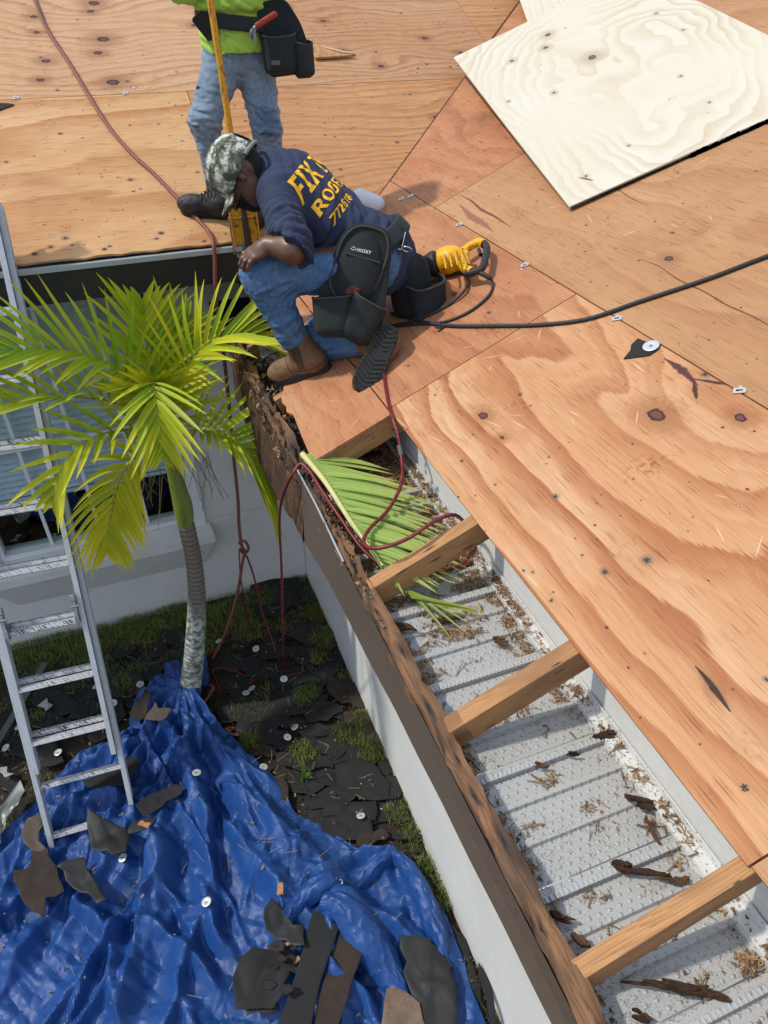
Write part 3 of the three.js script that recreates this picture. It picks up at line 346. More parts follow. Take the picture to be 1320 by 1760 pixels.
{
  const z0 = -3.58, P = (x, y, dz = 0) => onZ(x, y, z0 + dz), R = RNG(404);
  const palm = thing('palm_tree', 'young palm with yellow green fronds and ringed grey trunk beside the window', 'palm tree', P(322, 1214));
  const off = palm.position.clone(), loc = (g) => g.translate(-off.x, -off.y, -off.z);
  const tp = [P(320, 1226), P(323, 1212), P(331, 1150), P(336, 1093), P(338, 1015), P(332, 957), P(319, 897)];
  mesh('trunk', loc(taper(tp, (t, a) => { const ring = t > 0.62 ? Math.pow(Math.abs(Math.sin(t * 150)), 4) * 0.004 : Math.pow(Math.abs(Math.sin(t * 95 + 0.4 * n2(a * 2, t * 20))), 8) * 0.002; return mix(0.078, 0.05, ss(0, 1, t)) + 0.02 * (1 - ss(0, 0.12, t)) - ring + 0.002 * n2(a * 3, t * 30); }, 0, 240, 28, (t, a, v) => {
    const l = ss(-0.02, 0.18, n3(v.x * 26, v.y * 40, v.z * 26) + 0.8 * n3(v.x * 80, v.y * 110, v.z * 80)) * (1 - ss(0.5, 0.68, t)), g = 0.5 + 0.5 * n3(v.x * 40, v.y * 90, v.z * 40), ring = t > 0.62 ? ss(0.75, 1, Math.abs(Math.sin(t * 150))) : ss(0.9, 1, Math.abs(Math.sin(t * 95)));
    let c = [mix(0.12, 0.20, g), mix(0.115, 0.18, g), mix(0.10, 0.155, g)]; const br = ss(0.6, 0.75, t); c = [mix(c[0], 0.20, br * 0.7), mix(c[1], 0.165, br * 0.7), mix(c[2], 0.12, br * 0.7)]; c = c.map((q) => q * (1 - 0.4 * ring)); return [mix(c[0], 0.44, l), mix(c[1], 0.52, l), mix(c[2], 0.46, l)];
  })), std({ vertexColors: true, roughness: 0.9 }), palm);
  const cp = [P(319, 900), P(315, 873), P(306, 838), P(297, 805), P(288, 775), P(282, 745)];
  mesh('crownshaft', loc(taper(cp, (t) => 0.048 + 0.008 * Math.sin(Math.min(1, t * 3.2) * Math.PI * 0.8) - 0.022 * ss(0.2, 0.9, t), 0, 60, 20, (t, a, v) => { const w = ss(0.55, 0.85, t + 0.2 * n3(v.x * 20, v.y * 8, v.z * 20)); const s = 0.85 + 0.25 * n3(v.x * 70, v.y * 5, v.z * 70); return [mix(0.20, 0.22, w) * s, mix(0.26, 0.16, w) * s, mix(0.035, 0.07, w) * s]; })), std({ vertexColors: true, roughness: 0.4 }), palm);
  const F = [
    // rachis (pixel, pixel, depth offset), leaflets per side, length, yellowing, blade plane reference
    { p: [[285, 775, 0], [272, 715, 0.0], [215, 640, 0.02], [120, 606, 0.08], [10, 604, 0.16], [-60, 622, 0.2]], n: 21, len: 0.40, y: 0.35, r: [0, 0.9, 0.5], up: 0.75 },
    { p: [[283, 775, 0], [262, 735, 0.06], [196, 692, 0.12], [100, 684, 0.22], [0, 702, 0.3], [-70, 740, 0.34]], n: 18, len: 0.36, y: 0.6, r: [0, 1, 0.3], up: 0.95 },
    { p: [[283, 778, 0.02], [256, 748, 0.12], [190, 742, 0.26], [130, 772, 0.36], [100, 822, 0.4], [92, 862, 0.4]], n: 12, len: 0.29, y: 0.65, r: [0, 0.9, 0.5], up: 0.6 },
    { p: [[284, 780, 0.02], [262, 772, 0.1], [226, 790, 0.2], [202, 832, 0.27], [188, 890, 0.28], [182, 945, 0.26]], n: 15, len: 0.27, y: 0.95, r: [0.2, 0.3, 0.9], up: 0.0 },
    { p: [[284, 770, 0.02], [272, 700, 0.1], [263, 655, 0.24], [267, 690, 0.42], [273, 740, 0.5], [276, 780, 0.52]], n: 18, len: 0.30, y: 0.6, r: [0, 0.45, 0.9], up: 0.2 },
    { p: [[284, 772, 0.04], [277, 725, 0.1], [270, 680, 0.18], [266, 655, 0.24]], n: 13, len: 0.44, y: 0.75, r: [0, 0.3, 0.95], up: 0.5 },
    { p: [[282, 770, -0.02], [266, 690, -0.1], [254, 620, -0.14], [247, 560, -0.16], [244, 520, -0.16]], n: 13, len: 0.38, y: 0.5, r: [0, 0.1, 1], up: 0.25 },
    { p: [[286, 772, 0], [300, 690, -0.05], [328, 622, 0], [372, 585, 0.05], [425, 575, 0.1], [458, 588, 0.12]], n: 23, len: 0.38, y: 0.55, r: [0, 0.9, 0.5], up: 0.75 },
    { p: [[288, 778, 0.02], [308, 750, 0.05], [350, 738, 0.14], [400, 752, 0.24], [438, 790, 0.3], [470, 850, 0.32]], n: 23, len: 0.38, y: 0.5, r: [0, 1, 0.35], up: 0.85 },
    { p: [[286, 770, -0.03], [284, 690, -0.2], [292, 620, -0.3], [305, 570, -0.34], [322, 545, -0.36]], n: 12, len: 0.36, y: 0.25, r: [0, 0.4, 0.9], up: 0.4 },
  ];
  let single = 0;
  F.forEach((f, fi) => {
    const pts = f.p.map(([x, y, d]) => P(x, y, d).sub(off)), cv = bez(pts), ref = V(...f.r).normalize();
    const fr = mesh('frond', taper(pts, (t) => mix(0.011, 0.0025, Math.pow(t, 0.7)), 0, 40, 6, (t) => [mix(0.22, 0.36, f.y), mix(0.27, 0.30, f.y), 0.05]), M_rach, palm);
    const rest = [];
    for (let i = 0; i < f.n; i++) for (const s of [-1, 1]) {
      const u = 0.26 + 0.74 * (i + 0.5 + (R() - 0.5) * 0.3) / f.n, b = cv.getPointAt(Math.min(1, u)), T = cv.getTangentAt(Math.min(1, u)), side = new THREE.Vector3().crossVectors(T, ref).normalize(), nn = new THREE.Vector3().crossVectors(side, T).normalize();
      const k = (u - 0.26) / 0.74, prof = 0.62 + 0.55 * Math.sin(Math.PI * Math.min(1, k * 0.85 + 0.12)) - 0.35 * ss(0.75, 1, k);
      const dir = T.clone().multiplyScalar(mix(0.55, 1.5, k)).addScaledVector(side, s * mix(1.0, 0.6, k)).addScaledVector(nn, f.up * mix(1, 0.3, k) + (R() - 0.5) * 0.15); dir.y += (R() - 0.5) * 0.08;
      const yl = clamp(f.y + (R() - 0.5) * 0.7, 0, 1), dry = R() < 0.05 ? 1 : 0;
      const c0 = [mix(0.15, 0.50, yl), mix(0.34, 0.52, yl), mix(0.010, 0.014, yl)], c1 = dry ? [0.62, 0.52, 0.16] : [mix(0.42, 0.78, yl), mix(0.54, 0.66, yl), 0.03];
      const g = leafletGeo(b, dir, nn, f.len * prof * (0.88 + R() * 0.24), 0.030 + R() * 0.009, 0.03 + 0.2 * R() + (fi === 3 ? 0.3 : 0), 8, c0, c1, (R() - 0.5) * 0.06);
      if (fi < 9 && single < 300) { mesh('leaflet', g, M_leaf, fr); single++; } else rest.push(g);
    }
    if (rest.length) mesh('leaflets', merge(rest), M_leaf, fr).userData.kind = 'stuff';
  });
  // dry flower stalks hanging under the crown
  const st = []; for (let i = 0; i < 26; i++) { const a = R() < 0.5 ? P(300 + R() * 60, 770 + R() * 20, 0.05) : P(225 + R() * 60, 800 + R() * 20, 0.12), l = 0.12 + R() * 0.28, dx = (R() - 0.5) * 0.2; st.push(tube([a.clone().sub(off), a.clone().add(V(dx * 0.5, -l * 0.5, 0.02)).sub(off), a.clone().add(V(dx, -l, 0)).sub(off)], 0.0016, 6, 4)); }
  mesh('flower_stalks', merge(st), std({ color: lin(0.2, 0.13, 0.06) }), palm).userData.kind = 'stuff';
}
{ // the cut frond thrown into the open eave
  const R = RNG(909), pts = [V(0.562, 2.735, -2.40), V(0.585, 2.75, -2.15), V(0.598, 2.745, -1.9), V(0.63, 2.72, -1.66)];
  const fr = thing('cut_frond', 'cut palm frond lying in the open eave between two rafters', 'palm frond', pts[0].clone()), off = pts[0].clone();
  const lp = pts.map((p) => p.clone().sub(off)), cv = bez(lp);
  mesh('midrib', taper(lp, (t) => mix(0.013, 0.006, t), 0, 30, 8, () => [0.56, 0.52, 0.22]), M_rach, fr);
  for (let i = 0; i < 30; i++) {
    const u = (i + 0.6) / 30.5, b = cv.getPointAt(u), ang = mix(-0.15, 0.75, u), dir = V(Math.cos(ang), -0.10 + (R() - 0.5) * 0.12 - 0.05 * (1 - u), mix(0.30, 0.62, u) + 0.25 * u + (R() - 0.5) * 0.08);
    mesh('leaflet', leafletGeo(b, dir, V(0, 1, 0), (0.34 + 0.08 * Math.sin(u * 3.14)) * (1 - 0.45 * ss(0.7, 1, u)) * (0.9 + 0.2 * R()), 0.03, 0.10, 8, [0.30, 0.44, 0.09], [0.58, 0.60, 0.18], (R() - 0.5) * 0.05), M_leaf, fr);
  }
  for (let i = 0; i < 14; i++) { const u = (i + 1) / 15, b = cv.getPointAt(u); mesh('leaflet', leafletGeo(b, V(0.10 + 0.12 * R(), -0.10, 0.9), V(0.5, 1, 0), 0.30 * (1 - 0.4 * u), 0.03, 0.06, 8, [0.30, 0.46, 0.09], [0.42, 0.55, 0.12], 0), M_leaf, fr); }
  for (let i = 0; i < 7; i++) { mesh('leaflet', leafletGeo(V(0.12, -0.07, 0.80 + 0.01 * i), V(0.15 + 0.13 * i, -0.06, 0.5), V(0, 1, 0), 0.22 + R() * 0.1, 0.014, 0.08, 6, [0.20, 0.30, 0.05], [0.5, 0.46, 0.08], 0), M_leaf, fr); }
}
// ---------------------------------------------------------------- blue tarpaulin: gathered at the palm, laid in sharp pleats and facets
const lerpPath = (a, t) => { const L = a.slice(1).map((p, i) => Math.hypot(p[0] - a[i][0], p[1] - a[i][1])), S = L.reduce((x, y) => x + y, 0); let d = t * S, i = 0; while (i < L.length - 1 && d > L[i]) d -= L[i++]; const f = clamp(d / L[i], 0, 1); return [mix(a[i][0], a[i + 1][0], f), mix(a[i][1], a[i + 1][1], f)]; };
function plates(X, Z, sd) { // distance from the straight creases between random plates
  const i0 = Math.floor(X), j0 = Math.floor(Z); let f1 = 9, f2 = 9; for (let i = -1; i < 2; i++) for (let j = -1; j < 2; j++) { const h = PERM[(PERM[(i0 + i) & 255] + ((j0 + j) & 255) + sd * 37) & 511], h2 = PERM[(h + 91) & 255], d = Math.hypot(i0 + i + h / 255 - X, j0 + j + h2 / 255 - Z); if (d < f1) { f2 = f1; f1 = d; } else if (d < f2) f2 = d; } return f2 - f1; }
const TARP = { NU: 290, NT: 340 };
{
  const { NU, NT } = TARP, gp = (x, y) => { const p = onY(x, y, 0.06); return [p.x, p.z]; };
  const Lp = [[306, 1140], [240, 1200], [222, 1262], [130, 1305], [70, 1372], [0, 1440], [-80, 1580], [-170, 1830]].map((q) => gp(...q)), Rp = [[354, 1122], [359, 1165], [348, 1222], [474, 1340], [508, 1396], [625, 1462], [690, 1462], [768, 1572], [858, 1830]].map((q) => gp(...q));
  const N = NU * NT, x = new Float32Array(N), y = new Float32Array(N), z = new Float32Array(N), R = RNG(1717), neck = gp(328, 1205);
  const creases = [];
  const add = (cx, cz, dir, len, w, a, skew) => creases.push({ cx, cz, dx: Math.cos(dir), dz: Math.sin(dir), len, w, a, skew, s: R() * 90 });
  for (let i = 0; i < 80; i++) { const t = 0.06 + R() * 0.94, s = R(), a = lerpPath(Lp, t), b = lerpPath(Rp, t), cx = mix(a[0], b[0], s), cz = mix(a[1], b[1], s), rad = Math.atan2(cz - neck[1], cx - neck[0]); add(cx, cz, rad + (R() - 0.5) * 0.9, 0.3 + R() * 0.7, 0.04 + R() * 0.10, (0.03 + R() * 0.075) * (0.6 + 0.5 * t), 0.2 + R() * 0.6); }
  for (let i = 0; i < 130; i++) { const t = 0.1 + R() * 0.9, s = R(), a = lerpPath(Lp, t), b = lerpPath(Rp, t), cx = mix(a[0], b[0], s), cz = mix(a[1], b[1], s); add(cx, cz, R() * 6.28, 0.08 + R() * 0.26, 0.016 + R() * 0.05, 0.008 + R() * 0.028, 0.2 + R() * 0.6); }
  for (let i = 0; i < 9; i++) { const an = 0.35 + i * 0.27; add(neck[0] + Math.cos(an) * 0.3, neck[1] + Math.sin(an) * 0.3, an, 0.42, 0.035 + R() * 0.02, 0.06 + R() * 0.03, 0.3 + R() * 0.4); }
  // the folded-back hem and thick rolls the photograph shows at the lower right, the gather at the lower left
  for (const [p, q, w, a] of [[[505, 1545], [620, 1470], 0.09, 0.10], [[620, 1470], [690, 1475], 0.10, 0.12], [[690, 1480], [775, 1640], 0.09, 0.13], [[560, 1560], [690, 1690], 0.10, 0.10], [[190, 1600], [215, 1760], 0.10, 0.12], [[120, 1540], [200, 1610], 0.08, 0.08], [[215, 1760], [260, 1480], 0.08, 0.09], [[330, 1500], [395, 1640], 0.10, 0.09], [[60, 1590], [0, 1680], 0.12, 0.09], [[270, 1590], [380, 1700], 0.10, 0.10], [[340, 1300], [330, 1420], 0.08, 0.08], [[420, 1330], [500, 1460], 0.09, 0.08], [[150, 1310], [260, 1290], 0.08, 0.07], [[100, 1400], [240, 1370], 0.08, 0.07]]) { const A = gp(...p), B = gp(...q); add((A[0] + B[0]) / 2, (A[1] + B[1]) / 2, Math.atan2(B[1] - A[1], B[0] - A[0]), Math.hypot(A[0] - B[0], A[1] - B[1]) * 0.62, w, a, 0.25 + R() * 0.5); }
  const height = (X, Z) => {
    const wx = X + 0.035 * fbm2(X * 5 + 3, Z * 5, 2) + 0.008 * n2(X * 25, Z * 25), wz = Z + 0.035 * fbm2(X * 5 + 60, Z * 5 + 9, 2) + 0.008 * n2(X * 25 + 7, Z * 25);
    let h = 0.03 + 0.10 * Math.max(0, fbm2(X * 1.6 + 3, Z * 1.6 + 8, 2) + 0.2), ox = 0, oz = 0;
    for (const c of creases) { const px = wx - c.cx, pz = wz - c.cz, u = px * c.dx + pz * c.dz; if (Math.abs(u) > c.len) continue; const v = -px * c.dz + pz * c.dx + 0.03 * n2(u * 4 + c.s, c.s), e = 1 - Math.abs(u) / c.len, w = c.w * (0.45 + 0.55 * e), lo = w * 2 * c.skew, hi = w * 2 * (1 - c.skew), k = v < 0 ? 1 + v / lo : 1 - v / hi; if (k <= 0) continue; const g = 1.2 * c.a * Math.min(1, e * 1.8) * k * (0.7 + 0.3 * k); h += g; ox -= c.dz * g * (c.skew - 0.5) * 0.9; oz += c.dx * g * (c.skew - 0.5) * 0.9; }
    return [h, ox, oz];
  };
  for (let j = 0; j < NT; j++) { const t = j / (NT - 1), a = lerpPath(Lp, t), b = lerpPath(Rp, t); for (let i = 0; i < NU; i++) {
    const s = i / (NU - 1), k = j * NU + i, edge = Math.min(1, Math.min(s, 1 - s) * 14), X = mix(a[0], b[0], s) + 0.05 * fbm2(s * 6, t * 7, 3) * Math.sin(Math.PI * s) + 0.02 * n2(t * 26, s > 0.5 ? 5 : 1) * (1 - edge), Z = mix(a[1], b[1], s) - 0.05 * Math.sin(Math.PI * s) * (1 - t) + 0.02 * n2(t * 26 + 9, s > 0.5 ? 5 : 1) * (1 - edge);
    const [h, ox, oz] = height(X, Z); x[k] = X + ox * 0.7; z[k] = Z + oz * 0.7; const q = 0.045 + (h - 0.05) * mix(0.5, 1, edge); y[k] = Math.max(0.02, q < 0.14 ? q : 0.14 + 0.13 * Math.tanh((q - 0.14) / 0.13)); } }
  for (let it = 0; it < 5; it++) for (const A of [x, y, z]) { const B = A.slice(); for (let j = 1; j < NT - 1; j++) for (let i = 1; i < NU - 1; i++) { const k = j * NU + i; A[k] = B[k] * 0.4 + 0.15 * (B[k - 1] + B[k + 1] + B[k - NU] + B[k + NU]); } }
  for (let k = 0; k < N; k++) { // small sharp crinkles left by crumpling
    const dx = x[k] - neck[0], dz = z[k] - neck[1], r = Math.hypot(dx, dz), an = Math.atan2(dz, dx), m = 0.5 + 1.1 * Math.max(0, 0.3 + fbm2(x[k] * 4 + 70, z[k] * 4, 2));
    const w1 = plates(r * 5.5, an * (2.4 + r * 3.0), 1), w2 = plates(x[k] * 15, z[k] * 15, 2);
    y[k] += m * (0.030 * Math.min(0.7, w1) + 0.010 * Math.min(0.7, w2)); }
  const pos = [], uv = [], idx = [];
  for (let k = 0; k < N; k++) { pos.push(x[k], y[k], z[k]); uv.push((k % NU) / NU * 3, ((k / NU) | 0) / NT * 3); }
  for (let j = 0; j < NT - 1; j++) for (let i = 0; i < NU - 1; i++) { const a = j * NU + i, b = a + 1, c = a + NU, d = c + 1; (i + j) % 2 ? idx.push(a, c, b, b, c, d) : idx.push(a, c, d, a, d, b); }
  Object.assign(TARP, { x, y, z, N });
  const T_t = dtex(1024, 1024, (X, Y, o) => { const a = tile(X, Y, 1024, 5, 4), c = tile(Y, X, 1024, 60, 3), d = tile(X, Y, 1024, 9, 4), w = ((X >> 1) + (Y >> 1)) % 2 * 5; const k = ss(0.16, 0.44, c * 0.7 + d * 0.8); o[0] = mix(24 + 8 * a + w, 84, k * 0.6); o[1] = mix(73 + 14 * a + w, 78, k * 0.6); o[2] = mix(142 + 22 * a + w, 70, k * 0.6); });
  const T_tb = dtex(1024, 1024, (X, Y, o) => { const r = 1 - Math.abs(tile(X, Y, 1024, 26, 3)) * 2.4, q = 1 - Math.abs(tile(Y, X, 1024, 60, 2)) * 2.2; o[0] = o[1] = o[2] = 110 + 70 * r + 40 * q; }, { srgb: false });
  const tarp = mesh('tarpaulin', toCreasedNormals(geoFrom(pos, idx, uv), 0.28), std({ map: T_t, color: lin(0.75, 0.78, 0.80), roughness: 0.52, bumpMap: T_tb, bumpScale: 0.003 }));
  tag(tarp, 'crumpled bright blue tarpaulin spread over the ground around the palm', 'tarpaulin');
  // hems folded over on top of the sheet
  const near2 = (X, Z) => { let m = 0, d0 = 9; for (let k = 0; k < N; k += 3) { const d = (x[k] - X) ** 2 + (z[k] - Z) ** 2; if (d < d0) { d0 = d; m = k; } } return y[m]; };
  for (const [pts, w, sd] of [[[[492, 1590], [520, 1556], [560, 1530], [610, 1506], [648, 1484], [672, 1466]], 0.15, 1], [[[556, 1560], [590, 1575], [630, 1620], [668, 1665], [692, 1712]], 0.20, 2], [[[672, 1466], [700, 1490], [726, 1540], [752, 1600], [770, 1660]], 0.13, 3]]) {
    const c = new THREE.CatmullRomCurve3(pts.map(([px, py]) => { const p = onY(px, py, 0.12); return V(p.x, near2(p.x, p.z) + 0.012, p.z); })), n = 70, mm = 16, P2 = [], U2 = [], I2 = [];
    for (let j = 0; j <= n; j++) { const t = j / n, p = c.getPointAt(t), T = c.getTangentAt(t), S = V(-T.z, 0, T.x).normalize(), taperW = w * (0.55 + 0.45 * Math.sin(Math.PI * clamp(t, 0.06, 0.94))); for (let i = 0; i <= mm; i++) { const s = i / mm - 0.5, wr = 0.010 * (1 - Math.min(1, Math.abs(n2(t * 7 + sd * 7, s * 4)) * 4)) + 0.004 * n2(t * 14, s * 5 + sd), q = p.clone().addScaledVector(S, s * taperW + 0.012 * n2(t * 7 + sd, s > 0 ? 4 : 9)); q.y += 0.055 * (1 - 4 * s * s) * (0.7 + 0.5 * n2(t * 4 + sd, 3)) - 0.035 * (2 * s) ** 4 + wr; P2.push(q.x, q.y, q.z); U2.push(s * taperW, t * c.getLength()); } }
    for (let j = 0; j < n; j++) for (let i = 0; i < mm; i++) { const a = j * (mm + 1) + i; I2.push(a, a + mm + 1, a + 1, a + 1, a + mm + 1, a + mm + 2); }
    mesh('fold', toCreasedNormals(geoFrom(P2, I2, U2), 0.5), tarp.material, tarp);
  }
  const M_ring = std({ color: lin(0.6, 0.62, 0.64), metalness: 0.7, roughness: 0.35 });
  for (const [px, py] of [[586, 1525], [578, 1584]]) { const p0 = onY(px, py, 0.15), X = p0.x, Z = p0.z; let m = 0, d0 = 1; for (let k = 0; k < N; k++) { const d = Math.hypot(x[k] - X, z[k] - Z); if (d < d0) { d0 = d; m = k; } } const g = new THREE.TorusGeometry(0.014, 0.004, 8, 20).rotateX(-Math.PI / 2 + 0.3).translate(x[m], y[m] + 0.006, z[m]); mesh('eyelet', g, M_ring, tarp); }
}
function tarpY(X, Z) { let m = 0; const { x, y, z, N } = TARP; for (let k = 0; k < N; k++) { const dx = x[k] - X, dz = z[k] - Z; if (dx * dx + dz * dz < 0.0009 && y[k] > m) m = y[k]; } return m; }
// ---------------------------------------------------------------- bodies and clothes as smooth distance fields, meshed with surface nets
function netMesh(fn, lo, hi, h, colf, uvf) {
  const nx = Math.ceil((hi[0] - lo[0]) / h) + 1, ny = Math.ceil((hi[1] - lo[1]) / h) + 1, nz = Math.ceil((hi[2] - lo[2]) / h) + 1, D = new Float32Array(nx * ny * nz), id = new Int32Array(nx * ny * nz).fill(-1);
  const B = 4;                                          // skip blocks that lie far from the surface
  for (let k = 0; k < nz; k += B) for (let j = 0; j < ny; j += B) for (let i = 0; i < nx; i += B) {
    const c = fn(lo[0] + (i + B / 2) * h, lo[1] + (j + B / 2) * h, lo[2] + (k + B / 2) * h), far = Math.abs(c) > h * B * 2.2;
    for (let c2 = k; c2 < Math.min(nz, k + B); c2++) for (let b = j; b < Math.min(ny, j + B); b++) for (let a = i; a < Math.min(nx, i + B); a++) D[(c2 * ny + b) * nx + a] = far ? c : fn(lo[0] + a * h, lo[1] + b * h, lo[2] + c2 * h);
  }
  const pos = [], nor = [], col = [], uv = [], idx = [], at = (i, j, k) => (k * ny + j) * nx + i;
  const E = [[0, 1], [2, 3], [4, 5], [6, 7], [0, 2], [1, 3], [4, 6], [5, 7], [0, 4], [1, 5], [2, 6], [3, 7]];
  for (let k = 0; k < nz - 1; k++) for (let j = 0; j < ny - 1; j++) for (let i = 0; i < nx - 1; i++) {
    const d = [D[at(i, j, k)], D[at(i + 1, j, k)], D[at(i, j + 1, k)], D[at(i + 1, j + 1, k)], D[at(i, j, k + 1)], D[at(i + 1, j, k + 1)], D[at(i, j + 1, k + 1)], D[at(i + 1, j + 1, k + 1)]];
    let m = 0; for (let q = 0; q < 8; q++) if (d[q] < 0) m |= 1 << q; if (m === 0 || m === 255) continue;
    let X = 0, Y = 0, Z = 0, n = 0;
    for (const [a, b] of E) if ((d[a] < 0) !== (d[b] < 0)) { const t = d[a] / (d[a] - d[b]); X += mix(a & 1, b & 1, t); Y += mix((a >> 1) & 1, (b >> 1) & 1, t); Z += mix((a >> 2) & 1, (b >> 2) & 1, t); n++; }
    const x = lo[0] + (i + X / n) * h, y = lo[1] + (j + Y / n) * h, z = lo[2] + (k + Z / n) * h, e = h * 0.5;
    id[at(i, j, k)] = pos.length / 3; pos.push(x, y, z);
    let gx = fn(x + e, y, z) - fn(x - e, y, z), gy = fn(x, y + e, z) - fn(x, y - e, z), gz = fn(x, y, z + e) - fn(x, y, z - e); const l = Math.hypot(gx, gy, gz) || 1; gx /= l; gy /= l; gz /= l; nor.push(gx, gy, gz);
    if (colf) col.push(...colf(x, y, z, gx, gy, gz)); uv.push(...(uvf ? uvf(x, y, z, gx, gy, gz) : [x + z * 0.7, y + z * 0.3]));
  }
  const quad = (a, b, c, d, f) => { if (a < 0 || b < 0 || c < 0 || d < 0) return; f ? idx.push(a, b, c, a, c, d) : idx.push(a, c, b, a, d, c); };
  for (let k = 1; k < nz - 1; k++) for (let j = 1; j < ny - 1; j++) for (let i = 1; i < nx - 1; i++) {
    const s = D[at(i, j, k)] < 0;
    if (s !== D[at(i + 1, j, k)] < 0) quad(id[at(i, j - 1, k - 1)], id[at(i, j, k - 1)], id[at(i, j, k)], id[at(i, j - 1, k)], s);
    if (s !== D[at(i, j + 1, k)] < 0) quad(id[at(i - 1, j, k - 1)], id[at(i - 1, j, k)], id[at(i, j, k)], id[at(i, j, k - 1)], s);
    if (s !== D[at(i, j, k + 1)] < 0) quad(id[at(i - 1, j - 1, k)], id[at(i, j - 1, k)], id[at(i, j, k)], id[at(i - 1, j, k)], s);
  }
  const g = new THREE.BufferGeometry(); g.setAttribute('position', new THREE.Float32BufferAttribute(pos, 3)); g.setAttribute('normal', new THREE.Float32BufferAttribute(nor, 3)); g.setAttribute('uv', new THREE.Float32BufferAttribute(uv, 2)); if (colf) g.setAttribute('color', new THREE.Float32BufferAttribute(col, 3)); g.setIndex(idx); return g;
}
const smin = (a, b, k) => { const q = Math.max(k - Math.abs(a - b), 0) / k; return Math.min(a, b) - q * q * k * 0.25; };
const smax = (a, b, k) => -smin(-a, -b, k);
const cap = (a, b, ra, rb) => { const bx = b.x - a.x, by = b.y - a.y, bz = b.z - a.z, L = bx * bx + by * by + bz * bz || 1e-9; return (x, y, z) => { const px = x - a.x, py = y - a.y, pz = z - a.z, t = clamp((px * bx + py * by + pz * bz) / L, 0, 1); return Math.hypot(px - bx * t, py - by * t, pz - bz * t) - (ra + (rb - ra) * t); }; };
const ell = (c, X, Y, Z, rx, ry, rz) => (x, y, z) => { const px = x - c.x, py = y - c.y, pz = z - c.z, a = px * X.x + py * X.y + pz * X.z, b = px * Y.x + py * Y.y + pz * Y.z, d = px * Z.x + py * Z.y + pz * Z.z; const k0 = Math.hypot(a / rx, b / ry, d / rz), k1 = Math.hypot(a / (rx * rx), b / (ry * ry), d / (rz * rz)); return k1 < 1e-6 ? -Math.min(rx, ry, rz) : k0 * (k0 - 1) / k1; };
const blend = (k, ...f) => (x, y, z) => { let d = f[0](x, y, z); for (let i = 1; i < f.length; i++) d = smin(d, f[i](x, y, z), k); return d; };
const side = (n, p) => { const m = n.clone().normalize(), c = m.dot(p); return (x, y, z) => m.x * x + m.y * y + m.z * z - c; };   // negative behind the plane
const grow = (f, r) => (x, y, z) => f(x, y, z) - r;
const cut = (f, ...pl) => (x, y, z) => { let d = f(x, y, z); for (const p of pl) d = Math.max(d, p(x, y, z)); return d; };
const bounds = (pts, m) => { const b = new THREE.Box3().setFromPoints(pts).expandByScalar(m); return [b.min.toArray(), b.max.toArray()]; };
const at3 = (p, ...tv) => { const q = p.clone(); for (let i = 0; i < tv.length; i += 2) q.addScaledVector(tv[i], tv[i + 1]); return q; };
const fold = (x, y, z, f, s) => { const v = n3(x * f + s, y * f * 1.2, z * f); return 1 - Math.abs(v) * 2; };
// a hand: palm plus five bent fingers, given by wrist, pointing direction, back-of-hand normal and the thumb's side
function handField(w, dir, nrm, thumbSide, curl, s = 1) {
  const d = dir.clone().normalize(), t = thumbSide.clone().addScaledVector(d, -thumbSide.dot(d)).normalize(), n = nrm.clone().addScaledVector(d, -nrm.dot(d)).addScaledVector(t, -nrm.dot(t)).normalize(), fs = [];
  const P = (a, b, c) => at3(w, d, a * s, t, b * s, n, c * s);
  fs.push(cap(P(-0.005, 0, 0), P(0.03, 0, 0), 0.027 * s, 0.03 * s)); fs.push(ell(P(0.048, 0, 0), d, t, n, 0.052 * s, 0.043 * s, 0.019 * s));
  const pts = [];
  [[0.030, 0.088, 0.072], [0.010, 0.093, 0.080], [-0.011, 0.089, 0.074], [-0.031, 0.080, 0.058]].forEach(([b, a, L], i) => {
    let p = P(a - 0.012, b * 0.95, 0), ang = curl * 0.35; const seg = [0.45, 0.32, 0.23]; let r = (i === 3 ? 0.0085 : 0.0098) * s; fs.push(cap(P(0.045, b * 0.7, 0), p, 0.011 * s, r * 1.05));
    for (let k = 0; k < 3; k++) { const q = at3(p, d, Math.cos(ang) * L * seg[k] * s, n, -Math.sin(ang) * L * seg[k] * s, t, b * 0.12 * s); fs.push(cap(p, q, r, r * 0.9)); r *= 0.9; p = q; ang += curl; pts.push(q); }
  });
  const t0 = P(0.018, 0.030, -0.006), t1 = P(0.045, 0.056, -0.014), t2 = P(0.070, 0.062, -0.022 - 0.01 * curl), t3 = P(0.088, 0.058, -0.030 - 0.012 * curl);
  fs.push(cap(t0, t1, 0.016 * s, 0.0125 * s), cap(t1, t2, 0.0125 * s, 0.011 * s), cap(t2, t3, 0.011 * s, 0.009 * s));
  const palm = blend(0.02 * s, fs[0], fs[1]), fn = (x, y, z) => { let v = palm(x, y, z); for (let i = 2; i < fs.length; i++) v = smin(v, fs[i](x, y, z), 0.007 * s); return v; };
  return { fn, box: bounds([P(-0.03, 0.07, -0.05), P(-0.03, -0.05, 0.03), P(0.19, 0, 0), P(0.1, 0.08, -0.06), ...pts], 0.02) };
}
